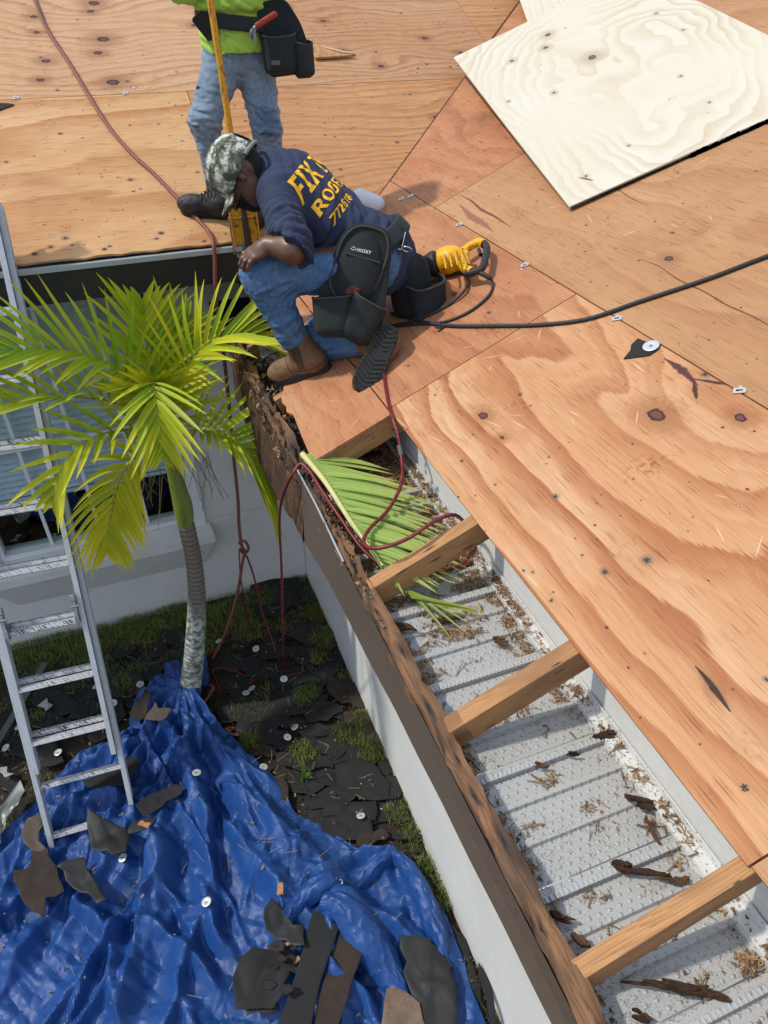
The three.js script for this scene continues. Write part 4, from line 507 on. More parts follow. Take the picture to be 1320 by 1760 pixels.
// a head: skull, face, nose, brows, lips, chin and ears; U up, F forward, c centre
function headField(c, U, F, s = 1) {
  const S = new THREE.Vector3().crossVectors(U, F).normalize(), P = (f, u, l) => at3(c, F, f * s, U, u * s, S, l * s), R = (a, b, e) => [a * s, b * s, e * s];
  const sk = ell(P(-0.012, 0.025, 0), F, U, S, ...R(0.098, 0.092, 0.078)), jaw = ell(P(0.030, -0.045, 0), F, U, S, ...R(0.066, 0.078, 0.060)), chin = ell(P(0.062, -0.098, 0), F, U, S, ...R(0.026, 0.022, 0.028));
  const nose = cap(P(0.086, 0.012, 0), P(0.112, -0.030, 0), 0.009 * s, 0.016 * s), brow = cap(P(0.083, 0.026, -0.032), P(0.083, 0.026, 0.032), 0.012 * s, 0.012 * s), lipU = cap(P(0.092, -0.057, -0.018), P(0.092, -0.057, 0.018), 0.008 * s, 0.008 * s), lipL = cap(P(0.088, -0.070, -0.015), P(0.088, -0.070, 0.015), 0.008 * s, 0.008 * s);
  const eyes = [-1, 1].map((k) => ell(P(0.088, 0.008, k * 0.032), F, U, S, ...R(0.014, 0.010, 0.016))), balls = [-1, 1].map((k) => ell(P(0.078, 0.008, k * 0.032), F, U, S, ...R(0.012, 0.011, 0.014))), ears = [-1, 1].map((k) => ell(P(-0.012, -0.012, k * 0.080), F, U, S, ...R(0.020, 0.032, 0.010)));
  const base = blend(0.03 * s, sk, jaw, chin), add = blend(0.012 * s, nose, brow, lipU, lipL);
  const fn = (x, y, z) => { let d = smin(base(x, y, z), add(x, y, z), 0.018 * s); for (const e of eyes) d = smax(d, -e(x, y, z), 0.010 * s); for (const e of balls) d = Math.min(d, e(x, y, z)); for (const e of ears) d = smin(d, e(x, y, z), 0.008 * s); return d; };
  return { fn, P, S, box: bounds([P(0.12, 0.12, 0.1), P(-0.12, -0.14, -0.1), P(0.12, -0.14, -0.1), P(-0.12, 0.12, 0.1), P(0, 0.13, -0.1)], 0.01) };
}
const T_weave = dtex(256, 256, (x, y, o) => { const v = 128 + 60 * Math.sin((x + y) * 0.39) + 40 * tile(x, y, 256, 30, 2); o[0] = o[1] = o[2] = v; }, { srgb: false });
T_weave.repeat.set(9, 9);
const cloth = (rough = 0.9, b = 0.0006) => std({ vertexColors: true, roughness: rough, bumpMap: T_weave, bumpScale: b });
const M_denim = cloth(0.92, 0.0012), M_tee = cloth(0.88, 0.0006), M_skin = std({ vertexColors: true, roughness: 0.42 });
const skinCol = (base) => (x, y, z) => { const n = n3(x * 40, y * 40, z * 40), m = n3(x * 160, y * 160, z * 160); const k = 1 + 0.22 * n + 0.12 * m; return [base[0] * k, base[1] * k * (1 - 0.05 * n), base[2] * k]; };
const denimCol = (dark, light, wear) => (x, y, z, nx, ny, nz) => { const a = n3(x * 9, y * 9, z * 9), b = n3(x * 45, y * 45, z * 45), c = n3(x * 150, y * 40, z * 150), g = ss(0.25, 0.6, n3(x * 7 + 9, y * 7, z * 7) + 0.5 * n3(x * 30, y * 30, z * 30)); const w = clamp(wear(x, y, z) + 0.16 * a + 0.16 * b + 0.22 * c, 0, 1); const s = 1 - 0.32 * g; return [mix(dark[0], light[0], w) * s, mix(dark[1], light[1], w) * s * (1 - 0.03 * g), mix(dark[2], light[2], w) * s * (1 - 0.12 * g)]; };
const wrinkle = (x, y, z, amp, f, s, ax) => { const wx = x + 0.05 * n3(x * 6 + s, y * 6, z * 6), q = ax ? x * ax.x + y * ax.y + z * ax.z : y; return amp * (fold(wx * 0.6, q * 1.9, z * 0.6, f, s) - 0.45) + amp * 0.5 * (fold(x, q * 1.4, z, f * 2.1, s + 7) - 0.45); };
// a work boot between ankle and toe; n = up from the sole
function bootField(heel, toe, n, s = 1, shaft) {
  const d = toe.clone().sub(heel), L = d.length(); d.normalize(); const u = n.clone().addScaledVector(d, -n.dot(d)).normalize(), w = new THREE.Vector3().crossVectors(d, u), P = (a, b, c = 0) => at3(heel, d, a * L, u, b, w, c);
  const up = blend(0.05, ell(P(0.80, 0.045), d, u, w, L * 0.23, 0.047 * s, 0.048 * s), ell(P(0.5, 0.05), d, u, w, L * 0.32, 0.055 * s, 0.042 * s), ell(P(0.16, 0.055), d, u, w, L * 0.18, 0.058 * s, 0.040 * s), cap(P(0.22, 0.08), shaft || P(0.20, 0.20), 0.054 * s, 0.062 * s));
  const upper = cut(up, side(u.clone().negate(), P(0, 0.022)));
  const out = (x, y, z) => { const q = V(x, y, z).sub(heel), a = q.dot(d) / L, b = q.dot(w), t = clamp(a, 0, 1); const half = (0.036 + 0.014 * Math.sin(Math.PI * Math.pow(t, 1.6)) - 0.004 * Math.sin(Math.PI * clamp(t * 2.2 - 0.3, 0, 1))) * s; const e = a < 0.12 ? Math.hypot((a - 0.12) * L * 0.9, b) - 0.036 * s : a > 0.80 ? Math.hypot((a - 0.80) * L, b * 1.0) - 0.048 * s : Math.abs(b) - half; return e; };
  const sole = (x, y, z) => { const h = (x - heel.x) * u.x + (y - heel.y) * u.y + (z - heel.z) * u.z; return smax(out(x, y, z), Math.abs(h - 0.014) - 0.018, 0.008); };
  return { upper, sole, P, d, u, w, L, out, box: bounds([P(-0.1, 0.0, 0.07), P(1.1, 0, -0.07), P(0, 0.22, 0.07), P(0, 0.22, -0.07), P(1.05, 0.1, 0.06), P(-0.15, 0.15), P(-0.1, -0.03, -0.07), P(1.05, -0.03, 0.07)], 0.02) };
}
const M_pouch = std({ color: lin(0.016, 0.022, 0.024), roughness: 0.82, bumpMap: T_weave, bumpScale: 0.002 }), M_trim = std({ color: lin(0.042, 0.04, 0.04), roughness: 0.85 }), M_metal = std({ color: lin(0.6, 0.6, 0.6), metalness: 0.9, roughness: 0.3 });
// a bag pocket: an open half-round cup; w wide, h tall, d deep; origin at the middle of its top edge, x across, y up, z out
function pocketGeo(w, h, d, flare = 1.15, th = 0.006) {
  const N = 22, Mv = 12, outer = [], pos = [], idx = [];
  const ringAt = (v, o) => { const k = mix(1, flare, v), pts = []; for (let i = 0; i <= N; i++) { const a = i / N * Math.PI, sx = Math.cos(a), sz = Math.sin(a), e = 0.62; pts.push([Math.sign(sx) * Math.pow(Math.abs(sx), e) * (w / 2 * k - o), -h + v * h - (v > 0.99 ? 0.02 * sz : 0), Math.pow(sz, e) * (d * k - o)]); } return pts; };
  const add = (p) => { pos.push(...p); return pos.length / 3 - 1; };
  const wall = (o, flip) => { let prev = null; for (let j = 0; j <= Mv; j++) { const v = j / Mv, b = v < 0.18 ? 0.6 + 0.4 * Math.sqrt(1 - Math.pow(1 - v / 0.18, 2)) : 1, r = ringAt(v, o).map((p) => add([p[0] * b, p[1] + (o ? 0.004 : 0), p[2] * b])); if (prev) for (let i = 0; i < N; i++) { const q = [prev[i], prev[i + 1], r[i + 1], r[i]]; flip ? idx.push(q[0], q[2], q[1], q[0], q[3], q[2]) : idx.push(q[0], q[1], q[2], q[0], q[2], q[3]); } else { const c = add([0, -h, d * 0.25]); for (let i = 0; i < N; i++) flip ? idx.push(c, r[i], r[i + 1]) : idx.push(c, r[i + 1], r[i]); } prev = r; } return prev; };
  const a = wall(0, true), b = wall(th, false); for (let i = 0; i < N; i++) idx.push(a[i], b[i], b[i + 1], a[i], b[i + 1], a[i + 1]);
  const g = geoFrom(pos, idx, pos.filter((_, i) => i % 3 !== 2).map((v) => v * 3)); const rim = ringAt(1, th / 2).map((p) => V(...p));
  return { g, rim: new THREE.TubeGeometry(new THREE.CatmullRomCurve3(rim), 50, 0.0055, 6, false) };
}
function panelGeo(pts, th, bev = 0.004) { const s = new THREE.Shape(pts.map(([x, y]) => new THREE.Vector2(x, y))); const g = new THREE.ExtrudeGeometry(s, { depth: th, bevelEnabled: true, bevelThickness: bev, bevelSize: bev, bevelSegments: 2, curveSegments: 8 }); const u = g.attributes.uv, p = g.attributes.position; for (let i = 0; i < p.count; i++) u.setXY(i, p.getX(i) * 3, p.getY(i) * 3); return g; }
const roundPoly = (pts, r = 0.02, n = 4) => { const o = []; for (let i = 0; i < pts.length; i++) { const a = pts[(i + pts.length - 1) % pts.length], b = pts[i], c = pts[(i + 1) % pts.length], l1 = Math.hypot(a[0] - b[0], a[1] - b[1]), l2 = Math.hypot(c[0] - b[0], c[1] - b[1]), r1 = Math.min(r, l1 / 2.2), r2 = Math.min(r, l2 / 2.2); for (let k = 0; k <= n; k++) { const t = k / n, p = [mix(b[0], a[0], r1 / l1), mix(b[1], a[1], r1 / l1)], q = [mix(b[0], c[0], r2 / l2), mix(b[1], c[1], r2 / l2)]; o.push([mix(mix(p[0], b[0], t), mix(b[0], q[0], t), t), mix(mix(p[1], b[1], t), mix(b[1], q[1], t), t)]); } } return o; };
// ---------------------------------------------------------------- the kneeling roofer
{
  const Y = V(0, 1, 0), F = V(-0.85, 0, -0.53).normalize(), L = new THREE.Vector3().crossVectors(Y, F);
  const Pv = V(1.13, 3.27, -3.06), hipL = at3(Pv, L, 0.10, F, 0.02), hipR = at3(Pv, L, -0.10);
  const kneeL = nearTo(452, 474, hipL, 0.47), ankL = onZ(514, 600, -2.955), kneeR = onR(553, 585, 0.075), heelR = V(1.055, 3.095, -2.672), toeR = V(0.905, 2.893, -2.60);
  const solN = CAM.clone().sub(heelR).normalize(), ankR = at3(heelR, solN, -0.11, toeR.clone().sub(heelR), 0.22);
  const neck = onZ(468, 292, -3.27), A = neck.clone().sub(Pv).normalize(), Lt = at3(L, A, -L.dot(A)).normalize(), Ft = new THREE.Vector3().crossVectors(Lt, A).normalize();
  const shL = at3(neck, A, -0.085, Lt, 0.175), shR = at3(neck, A, -0.085, Lt, -0.175), elbL = nearTo(502, 430, shL, 0.30), wriL = onZ(462, 421, kneeL.z + 0.085);
  const elbR = at3(shR, F, 0.10, Y, -0.25, L, -0.02), wriR = at3(elbR, F, 0.10, Y, -0.20, L, 0.02);
  const toCam = CAM.clone().sub(neck).normalize(), U = at3(V(0, 0, 0), RT, -0.84, UPV, 0.50, FW, -0.24).normalize(), hF0 = at3(V(0, 0, 0), RT, -0.50, UPV, -0.82, FW, 0.52), hF = at3(hF0, U, -hF0.dot(U)).normalize();
  const hc = onZ(414, 300, -3.22);
  const man = thing('person', 'kneeling roofer in navy printed shirt, jeans and camouflage cap leaning on one knee', 'person', V(Pv.x, CR + SL * Pv.x, Pv.z)), off = man.position.clone(), put = (n, g, m, p) => { g.translate(-off.x, -off.y, -off.z); return mesh(n, g, m, p || man); };
  const chest = ell(at3(Pv, A, 0.34), Lt, A, Ft, 0.18, 0.21, 0.125), belly = ell(at3(Pv, A, 0.13, Ft, 0.02), Lt, A, Ft, 0.155, 0.16, 0.125), pel = ell(at3(Pv, F, -0.01), L, Y, F, 0.165, 0.13, 0.14), gird = cap(at3(shL, Lt, -0.03), at3(shR, Lt, 0.03), 0.072, 0.072), spine = cap(at3(neck, A, -0.06), neck, 0.085, 0.058);
  const torso = blend(0.10, chest, belly, pel, gird, spine), thighL = cap(hipL, kneeL, 0.105, 0.07), thighR = cap(hipR, kneeR, 0.105, 0.07), shinL = blend(0.05, cap(kneeL, at3(kneeL, ankL.clone().sub(kneeL), 0.35), 0.066, 0.068), cap(at3(kneeL, ankL.clone().sub(kneeL), 0.35), ankL, 0.068, 0.04)), shinR = cap(kneeR, ankR, 0.066, 0.045);
  const armL = blend(0.03, cap(shL, elbL, 0.062, 0.05), cap(elbL, wriL, 0.054, 0.036)), armR = blend(0.03, cap(shR, elbR, 0.062, 0.05), cap(elbR, wriR, 0.048, 0.032)), neckC = cap(neck, at3(hc, U, -0.05), 0.06, 0.058);
  const hd = headField(hc, U, hF, 1.06), hdir = at3(V(0, 0, 0), RT, -0.86, Y, -0.42, toCam, 0.12), hand = handField(wriL, hdir.normalize(), at3(V(0, 0, 0), Y, 0.7, toCam, 0.6), at3(V(0, 0, 0), Y, 0.5, toCam, -0.8), 0.5, 1.05), handR = handField(wriR, at3(F, Y, -0.6), Y, L, 0.4, 1);
  // body: one continuous skin, hands and head on finer grids of their own
  const skin = blend(0.04, torso, thighL, thighR, shinL, shinR, armL, armR, neckC), all = [Pv, neck, hc, shL, shR, elbL, elbR, wriL, wriR, kneeL, kneeR, ankL, ankR];
  const slAx0 = elbL.clone().sub(shL).normalize(); const sc = skinCol([0.125, 0.058, 0.036]);
  const bodyF = (x, y, z) => smin(skin(x, y, z) + 0.004, Math.min(hd.fn(x, y, z), hand.fn(x, y, z), handR.fn(x, y, z)), 0.012);
  const bg = netMesh((x, y, z) => smin(skin(x, y, z) + 0.006 + 0.03 * (1 - ss(0.24, 0.34, Math.hypot(x - wriL.x, y - wriL.y, z - wriL.z))) * (armL(x, y, z) < torso(x, y, z) && armL(x, y, z) < thighL(x, y, z) ? 1 : 0), hd.fn(x, y, z) + 0.002, 0.02), ...bounds(all, 0.17), 0.011, sc);
  const nearW = (w) => (x, y, z) => Math.hypot(x - w.x, y - w.y, z - w.z) - 0.34;
  put('body', merge([bg, netMesh((x, y, z) => Math.max(smin(hand.fn(x, y, z), armL(x, y, z) + 0.001, 0.02), nearW(wriL)(x, y, z)), ...bounds([V(...hand.box[0]), V(...hand.box[1]), at3(elbL, slAx0, 0.06), at3(elbL, slAx0, -0.06)], 0.06), 0.0042, sc), netMesh(handR.fn, ...handR.box, 0.004, sc), netMesh(hd.fn, ...hd.box, 0.004, sc)]), M_skin);
  // hair and beard, cap with its open back and strap
  put('hair', netMesh((x, y, z) => smin(Math.max(hd.fn(x, y, z) - 0.007, (x - hc.x) * hF.x + (y - hc.y) * hF.y + (z - hc.z) * hF.z - 0.035, -((x - hc.x) * U.x + (y - hc.y) * U.y + (z - hc.z) * U.z) - 0.095), Math.max(hd.fn(x, y, z) - 0.005, (x - hc.x) * U.x + (y - hc.y) * U.y + (z - hc.z) * U.z + 0.045, -((x - hc.x) * hF.x + (y - hc.y) * hF.y + (z - hc.z) * hF.z) + 0.0), 0.01), ...hd.box, 0.005), std({ color: lin(0.008, 0.007, 0.007), roughness: 0.95 }));
  const hS = hd.S, cc = hd.P(-0.012, 0.03, 0), dome = ell(cc, hF, U, hS, 0.130, 0.122, 0.112), inner = ell(cc, hF, U, hS, 0.124, 0.116, 0.106);
  const hole = ell(hd.P(-0.135, 0.055, 0), hF, U, hS, 0.05, 0.046, 0.043), low = side(at3(U, hF, 0.10).negate(), hd.P(0, -0.008, 0));
  const T_c = std({ vertexColors: true, roughness: 0.92 }), camo = (x, y, z) => { const k = V(x, y, z).sub(cc), g = (v) => Math.floor(v / 0.0075), a = g(k.dot(hF)), b = g(k.dot(U)), c = g(k.dot(hS)), v = n3(a * 0.17, b * 0.17, c * 0.17) + 0.6 * n3(a * 0.45 + 9, b * 0.45, c * 0.45) + 0.3 * n3(a * 1.1, b * 1.1 + 5, c * 1.1); return v > 0.24 ? [0.55, 0.55, 0.50] : v > 0.0 ? [0.24, 0.25, 0.20] : v > -0.22 ? [0.11, 0.12, 0.085] : [0.055, 0.06, 0.042]; };
  const seam = (x, y, z) => { const q = V(x, y, z).sub(cc), a = Math.atan2(q.dot(hS), q.dot(hF)) * 3 / Math.PI; return 0.0012 * (1 - ss(0, 0.035, Math.abs(a - Math.round(a)))); };
  const capM = put('cap', netMesh((x, y, z) => { let d = smax(dome(x, y, z) + seam(x, y, z), -inner(x, y, z), 0.003); d = smax(d, low(x, y, z), 0.003); return smax(d, -hole(x, y, z), 0.004); }, ...bounds([hd.P(0.14, 0.16, 0.13), hd.P(-0.15, -0.03, -0.13), hd.P(-0.15, 0.16, 0.13), hd.P(0.14, -0.03, -0.13), hd.P(0.1, 0.0, 0.13)], 0.01), 0.0038, camo), T_c);
  { const pos = [], uv = [], rows = 12, cols = 20, idx = []; for (let i = 0; i <= rows; i++) for (let j = 0; j <= cols; j++) { const a = (j / cols - 0.5) * 1.9, r = mix(0.112, 0.112 + 0.075 * Math.cos(a * 0.75), i / rows), p = hd.P(0, 0, 0).addScaledVector(hF, Math.cos(a) * r * 1.06 - 0.01).addScaledVector(hS, Math.sin(a) * r * 0.9).addScaledVector(U, 0.010 - 0.030 * Math.pow(a, 2) - 0.02 * i / rows); pos.push(p.x, p.y, p.z); uv.push(a * 0.4, i / rows * 0.3); } for (let i = 0; i < rows; i++) for (let j = 0; j < cols; j++) { const a = i * (cols + 1) + j; idx.push(a, a + 1, a + cols + 1, a + 1, a + cols + 2, a + cols + 1); }
    const bc0 = []; for (let i = 0; i < pos.length; i += 3) bc0.push(...camo(pos[i], pos[i + 1], pos[i + 2])); const top = geoFrom(pos, idx, uv, bc0), bot = top.clone(); { const p = bot.attributes.position; for (let i = 0; i < p.count; i++) p.setXYZ(i, p.getX(i) - U.x * 0.004, p.getY(i) - U.y * 0.004, p.getZ(i) - U.z * 0.004); } put('brim', merge([top, bot]), T_c, capM); }
  const strapP = []; for (let i = -6; i <= 6; i++) { const a = i / 6 * 0.9; strapP.push(at3(hd.P(-0.012, 0.018, 0), hF, -Math.cos(a) * 0.129, hS, Math.sin(a) * 0.112, U, -0.012)); }
  put('strap', new THREE.TubeGeometry(bez(strapP), 30, 0.008, 6), std({ color: lin(0.22, 0.23, 0.19), roughness: 0.9 }), capM);
  // shirt
  const sleeveEnd = at3(shL, elbL.clone().sub(shL), 0.93), slAx = elbL.clone().sub(shL).normalize(), slAxR = elbR.clone().sub(shR).normalize();
  const foreL = wriL.clone().sub(elbL), sleeveL = cut(cap(shL, at3(elbL, slAx, 0.02), 0.084, 0.084), side(at3(slAx, foreL.clone().normalize(), 0.75), at3(elbL, foreL, 0.06, slAx, -0.004))), sleeveR = cut(cap(shR, elbR, 0.082, 0.078), side(slAxR, at3(shR, slAxR, 0.26))), hem = cap(at3(Pv, A, 0.02), at3(Pv, Y, -0.06, F, -0.01), 0.15, 0.145);
  const shirtBody = cut(blend(0.09, grow(torso, 0.016), hem), side(at3(Y, F, -0.4).negate(), at3(Pv, Y, -0.10, F, -0.06)), (x, y, z) => 0.072 - Math.hypot(x - neck.x - A.x * 0.03 - Ft.x * 0.03, y - neck.y - A.y * 0.03 - Ft.y * 0.03, z - neck.z - A.z * 0.03 - Ft.z * 0.03));
  const shirtF = (x, y, z) => { let d = smin(smin(shirtBody(x, y, z), sleeveL(x, y, z), 0.045), sleeveR(x, y, z), 0.045); if (d > 0.06) return d; const t = (x - Pv.x) * A.x + (y - Pv.y) * A.y + (z - Pv.z) * A.z, k = 0.35 + 0.65 * (1 - ss(0.12, 0.36, t)); const ds = sleeveL(x, y, z), sl = 1 - ss(0.0, 0.06, ds); return d + wrinkle(x, y, z, 0.013 * k * (1 - sl) + 0.002, 8, 3, foldAx) + sl * wrinkle(x, y, z, 0.016 * ss(0.05, 0.2, Math.hypot(x - shL.x, y - shL.y, z - shL.z)), 9, 13, slAx); };
  const foldAx = at3(A, Lt, 0.8); const shCol = (x, y, z) => { const a = n3(x * 12, y * 12, z * 12), b = n3(x * 70, y * 70, z * 70), k = 1 + 0.25 * a + 0.15 * b; return [0.020 * k, 0.030 * k, 0.068 * k]; };
  const shirt = put('shirt', netMesh(shirtF, ...bounds([Pv, neck, shL, shR, elbL, elbR], 0.21), 0.0075, shCol), M_tee);
  // printed lettering: the shirt's own surface, lifted a hair, where the letters lie
  {
    const bn = Ft.clone().negate(), o = at3(neck, A, -0.075, bn, 0.02), right = Lt.clone().negate(), W = 0.46, H = 0.36, cvs = document.createElement('canvas'); cvs.width = 1024; cvs.height = 800; const cx = cvs.getContext('2d');
    cx.fillStyle = '#ffffff'; cx.clearRect(0, 0, 1024, 800); cx.fillStyle = '#f4b81c'; cx.textAlign = 'left'; cx.textBaseline = 'alphabetic';
    cx.save(); cx.scale(1, 1.15); cx.font = 'bold 270px sans-serif'; cx.fillText('FIX IT', 10, 222); cx.restore(); cx.font = 'bold 165px sans-serif'; cx.fillText('ROOFING', 90, 440); cx.font = 'bold 112px sans-serif'; cx.fillText('772618-', 120, 585);
    const tex = new THREE.CanvasTexture(cvs); tex.colorSpace = THREE.SRGBColorSpace;
    const g = shirt.geometry, p = g.attributes.position, n = g.attributes.normal, ix = g.index.array, pos = [], nor = [], uv = [], oo = o.clone().sub(off);
    for (let i = 0; i < ix.length; i += 3) { const q = []; for (let k = 0; k < 3; k++) { const v = ix[i + k], P3 = V(p.getX(v), p.getY(v), p.getZ(v)), N3 = V(n.getX(v), n.getY(v), n.getZ(v)); if (N3.dot(bn) < 0.12) break; const d = P3.clone().sub(oo), a = d.dot(right) / W + 0.5, b = 1 + d.dot(A) / H; if (a < 0 || a > 1 || b < 0 || b > 1) break; q.push([P3.addScaledVector(N3, 0.0016), N3, a, b]); } if (q.length === 3) for (const [P3, N3, a, b] of q) { pos.push(P3.x, P3.y, P3.z); nor.push(N3.x, N3.y, N3.z); uv.push(a, b); } }
    const dg = new THREE.BufferGeometry(); dg.setAttribute('position', new THREE.Float32BufferAttribute(pos, 3)); dg.setAttribute('normal', new THREE.Float32BufferAttribute(nor, 3)); dg.setAttribute('uv', new THREE.Float32BufferAttribute(uv, 2));
    mesh('lettering', dg, std({ map: tex, alphaTest: 0.5, transparent: false, roughness: 0.7, side: THREE.DoubleSide }), shirt);
  }
  // jeans
  const cuffL = at3(ankL, kneeL.clone().sub(ankL), 0.10), cuffR = at3(ankR, kneeR.clone().sub(ankR), 0.14);
  const jeansF = (() => { const f = blend(0.07, grow(pel, 0.014), cap(hipL, kneeL, 0.125, 0.088), cap(hipR, kneeR, 0.12, 0.088)), sl = cut(cap(kneeL, ankL, 0.088, 0.066), side(ankL.clone().sub(kneeL), cuffL)), sr = cut(cap(kneeR, ankR, 0.086, 0.066), side(ankR.clone().sub(kneeR), cuffR)), top = side(Y, at3(Pv, Y, 0.08)); const ax = ankL.clone().sub(kneeL).normalize();
    return (x, y, z) => { let d = smin(smin(Math.max(f(x, y, z), top(x, y, z)), sl(x, y, z), 0.05), sr(x, y, z), 0.05); if (d > 0.05) return d; const ka = 1 - ss(0.05, 0.22, Math.hypot(x - ankL.x, y - ankL.y, z - ankL.z)), kk = 1 - ss(0.06, 0.2, Math.hypot(x - kneeL.x - 0.06, y - kneeL.y + 0.06, z - kneeL.z)); return d + wrinkle(x, y, z, 0.005 + 0.007 * ka + 0.006 * kk, 10, 11, ax) ; }; })();
  put('jeans', netMesh(jeansF, ...bounds([Pv, hipL, hipR, kneeL, kneeR, ankL, ankR], 0.15), 0.0078, denimCol([0.028, 0.078, 0.190], [0.15, 0.28, 0.46], (x, y, z) => 0.36)), M_denim);
  // boots: the left flat on the deck, the right seen from its sole
  const bootCol = (x, y, z) => { const a = n3(x * 14, y * 14, z * 14), b = n3(x * 60, y * 60, z * 60), k = 1 + 0.35 * a + 0.2 * b; return [0.165 * k, 0.085 * k, 0.040 * k]; }, M_boot = std({ vertexColors: true, roughness: 0.75 }), M_soleR = std({ color: lin(0.02, 0.02, 0.021), roughness: 0.8 });
  { const heel = onR(568, 632, 0.0), toe = onR(480, 655, 0.0); heel.addScaledVector(NR, 0.004); toe.addScaledVector(NR, 0.004); const d = toe.clone().sub(heel).normalize(); const b = bootField(heel, at3(heel, d, 0.30), NR, 1.05, at3(ankL, Y, 0.03)); const leather = (x, y, z) => { const q = V(x, y, z).sub(b.P(0, 0)), f = q.dot(b.d) / b.L, h = q.dot(b.u), c = bootCol(x, y, z), seam = Math.abs(f - 0.52 - h * 0.6) < 0.012 || (Math.abs(h - 0.052) < 0.0035 && f < 0.5) ? 0.45 : 1, el = h > 0.065 && f > 0.22 + (0.16 - h) * 0.5 && f < 0.40 ? 0.35 : 1; return c.map((v) => v * seam * el); }; const bt = put('boot', netMesh((x, y, z) => b.upper(x, y, z) + 0.0015 * fold(x, y, z, 22, 5), ...b.box, 0.0055, leather), M_boot); put('sole', netMesh(b.sole, ...b.box, 0.005), M_soleR, bt); }
  { const d = toeR.clone().sub(heelR).normalize(), b = bootField(heelR, at3(heelR, d, 0.31), solN.clone().negate(), 1.24, at3(ankR, kneeR.clone().sub(ankR).normalize(), 0.09)); const bt = put('boot', netMesh(b.upper, ...b.box, 0.006, bootCol), M_boot);
    const tread = (x, y, z) => { const q = V(x, y, z).sub(heelR), a = q.dot(b.d) / b.L, w = q.dot(b.w), h = q.dot(b.u); let s = b.sole(x, y, z); if (h > 0.012 || s > 0.02) return s; const aw = Math.abs(w), ed = -b.out(x, y, z); let g = 1; const rim = Math.abs(ed - 0.014); g = Math.min(g, rim / 0.002 - 0.35); const bars = Math.abs(((a * 15 + aw * 24) % 1 + 1) % 1 - 0.5); if (ed > 0.017) g = Math.min(g, (bars - 0.12) * 8); else if (a > 0.45 || a < 0.22) g = Math.min(g, (Math.abs(((a * 15) % 1 + 1) % 1 - 0.5) - 0.10) * 8); if (a > 0.34 && a < 0.44) g = Math.max(g, Math.abs(Math.hypot((a - 0.39) * b.L, w) - 0.016) / 0.002 - 0.6); return s + 0.005 * (1 - ss(-0.2, 0.6, g)); };
    put('sole', netMesh(tread, ...b.box, 0.0028), M_soleR, bt); }
  // tool belt, buckle, pouches
  const slab = (c, n, t) => (x, y, z) => Math.abs((x - c.x) * n.x + (y - c.y) * n.y + (z - c.z) * n.z) - t, bc = at3(Pv, A, 0.055, Y, 0.01), bnm = at3(A, Y, 0.6).normalize();
  const beltF = (x, y, z) => smax(smax(shirtBody(x, y, z) - 0.026, -(shirtBody(x, y, z) - 0.004), 0.002), slab(bc, bnm, 0.036)(x, y, z), 0.006);
  const belt = put('tool_belt', netMesh(beltF, ...bounds([Pv], 0.30), 0.0065), M_pouch);
  const fr = (o, x, y) => basis(o, x, y);
  const ctr = onZ(637, 402, -2.90), bot = onZ(598, 565, -2.80), up = ctr.clone().sub(bot).normalize(), xr = at3(RT, up, -RT.dot(up)).normalize(), M4 = fr(ctr, xr, up);
  const H = ctr.distanceTo(bot), bag = put('tool_pouch', panelGeo(roundPoly([[-0.115, -0.04], [-0.06, 0.03], [0.07, 0.03], [0.10, -0.05], [0.125, -H * 0.62], [0.14, -H * 1.02], [-0.13, -H * 1.08], [-0.15, -H * 0.75]], 0.05), 0.022, 0.006).applyMatrix4(M4), M_pouch);
  const bulge = new THREE.SphereGeometry(1, 28, 18).scale(0.092, H * 0.40, 0.035).translate(-0.012, -H * 0.40, 0.025); put('pad', bulge.applyMatrix4(M4), M_pouch, bag);
  const trimP = roundPoly([[-0.108, -0.045], [-0.055, 0.022], [0.064, 0.022], [0.094, -0.055], [0.075, -H * 0.55], [-0.02, -H * 0.83], [-0.125, -H * 0.62]], 0.05).map(([x, y]) => V(x, y, 0.03)); put('piping', new THREE.TubeGeometry(bez(trimP, true), 90, 0.006, 6, true).applyMatrix4(M4), M_trim, bag);
  put('flap_seam', rbox(0.15, 0.007, 0.012, -0.005, -0.105, 0.052, 0.003).applyMatrix4(M4), M_trim, bag);
  for (const [px, py, w, h, d, rz, ry] of [[-0.085, -H * 0.72, 0.155, 0.17, 0.085, 0.26, -0.25], [0.062, -H * 0.66, 0.145, 0.19, 0.085, -0.22, 0.2]]) { const pk = pocketGeo(w, h, d), m = M4.clone().multiply(new THREE.Matrix4().makeRotationFromEuler(new THREE.Euler(-0.1, ry, rz)).setPosition(px, py, 0.02)); const q = put('pocket', pk.g.applyMatrix4(m), M_pouch, bag); put('rim', pk.rim.applyMatrix4(m), M_trim, q); }
  put('rag', jit(new THREE.IcosahedronGeometry(0.03, 3).scale(1.1, 0.7, 0.8), 0.02, 40, 3).translate(-0.02, -H * 0.62, 0.05).applyMatrix4(M4), std({ color: lin(0.12, 0.02, 0.018), roughness: 0.9 }), bag);
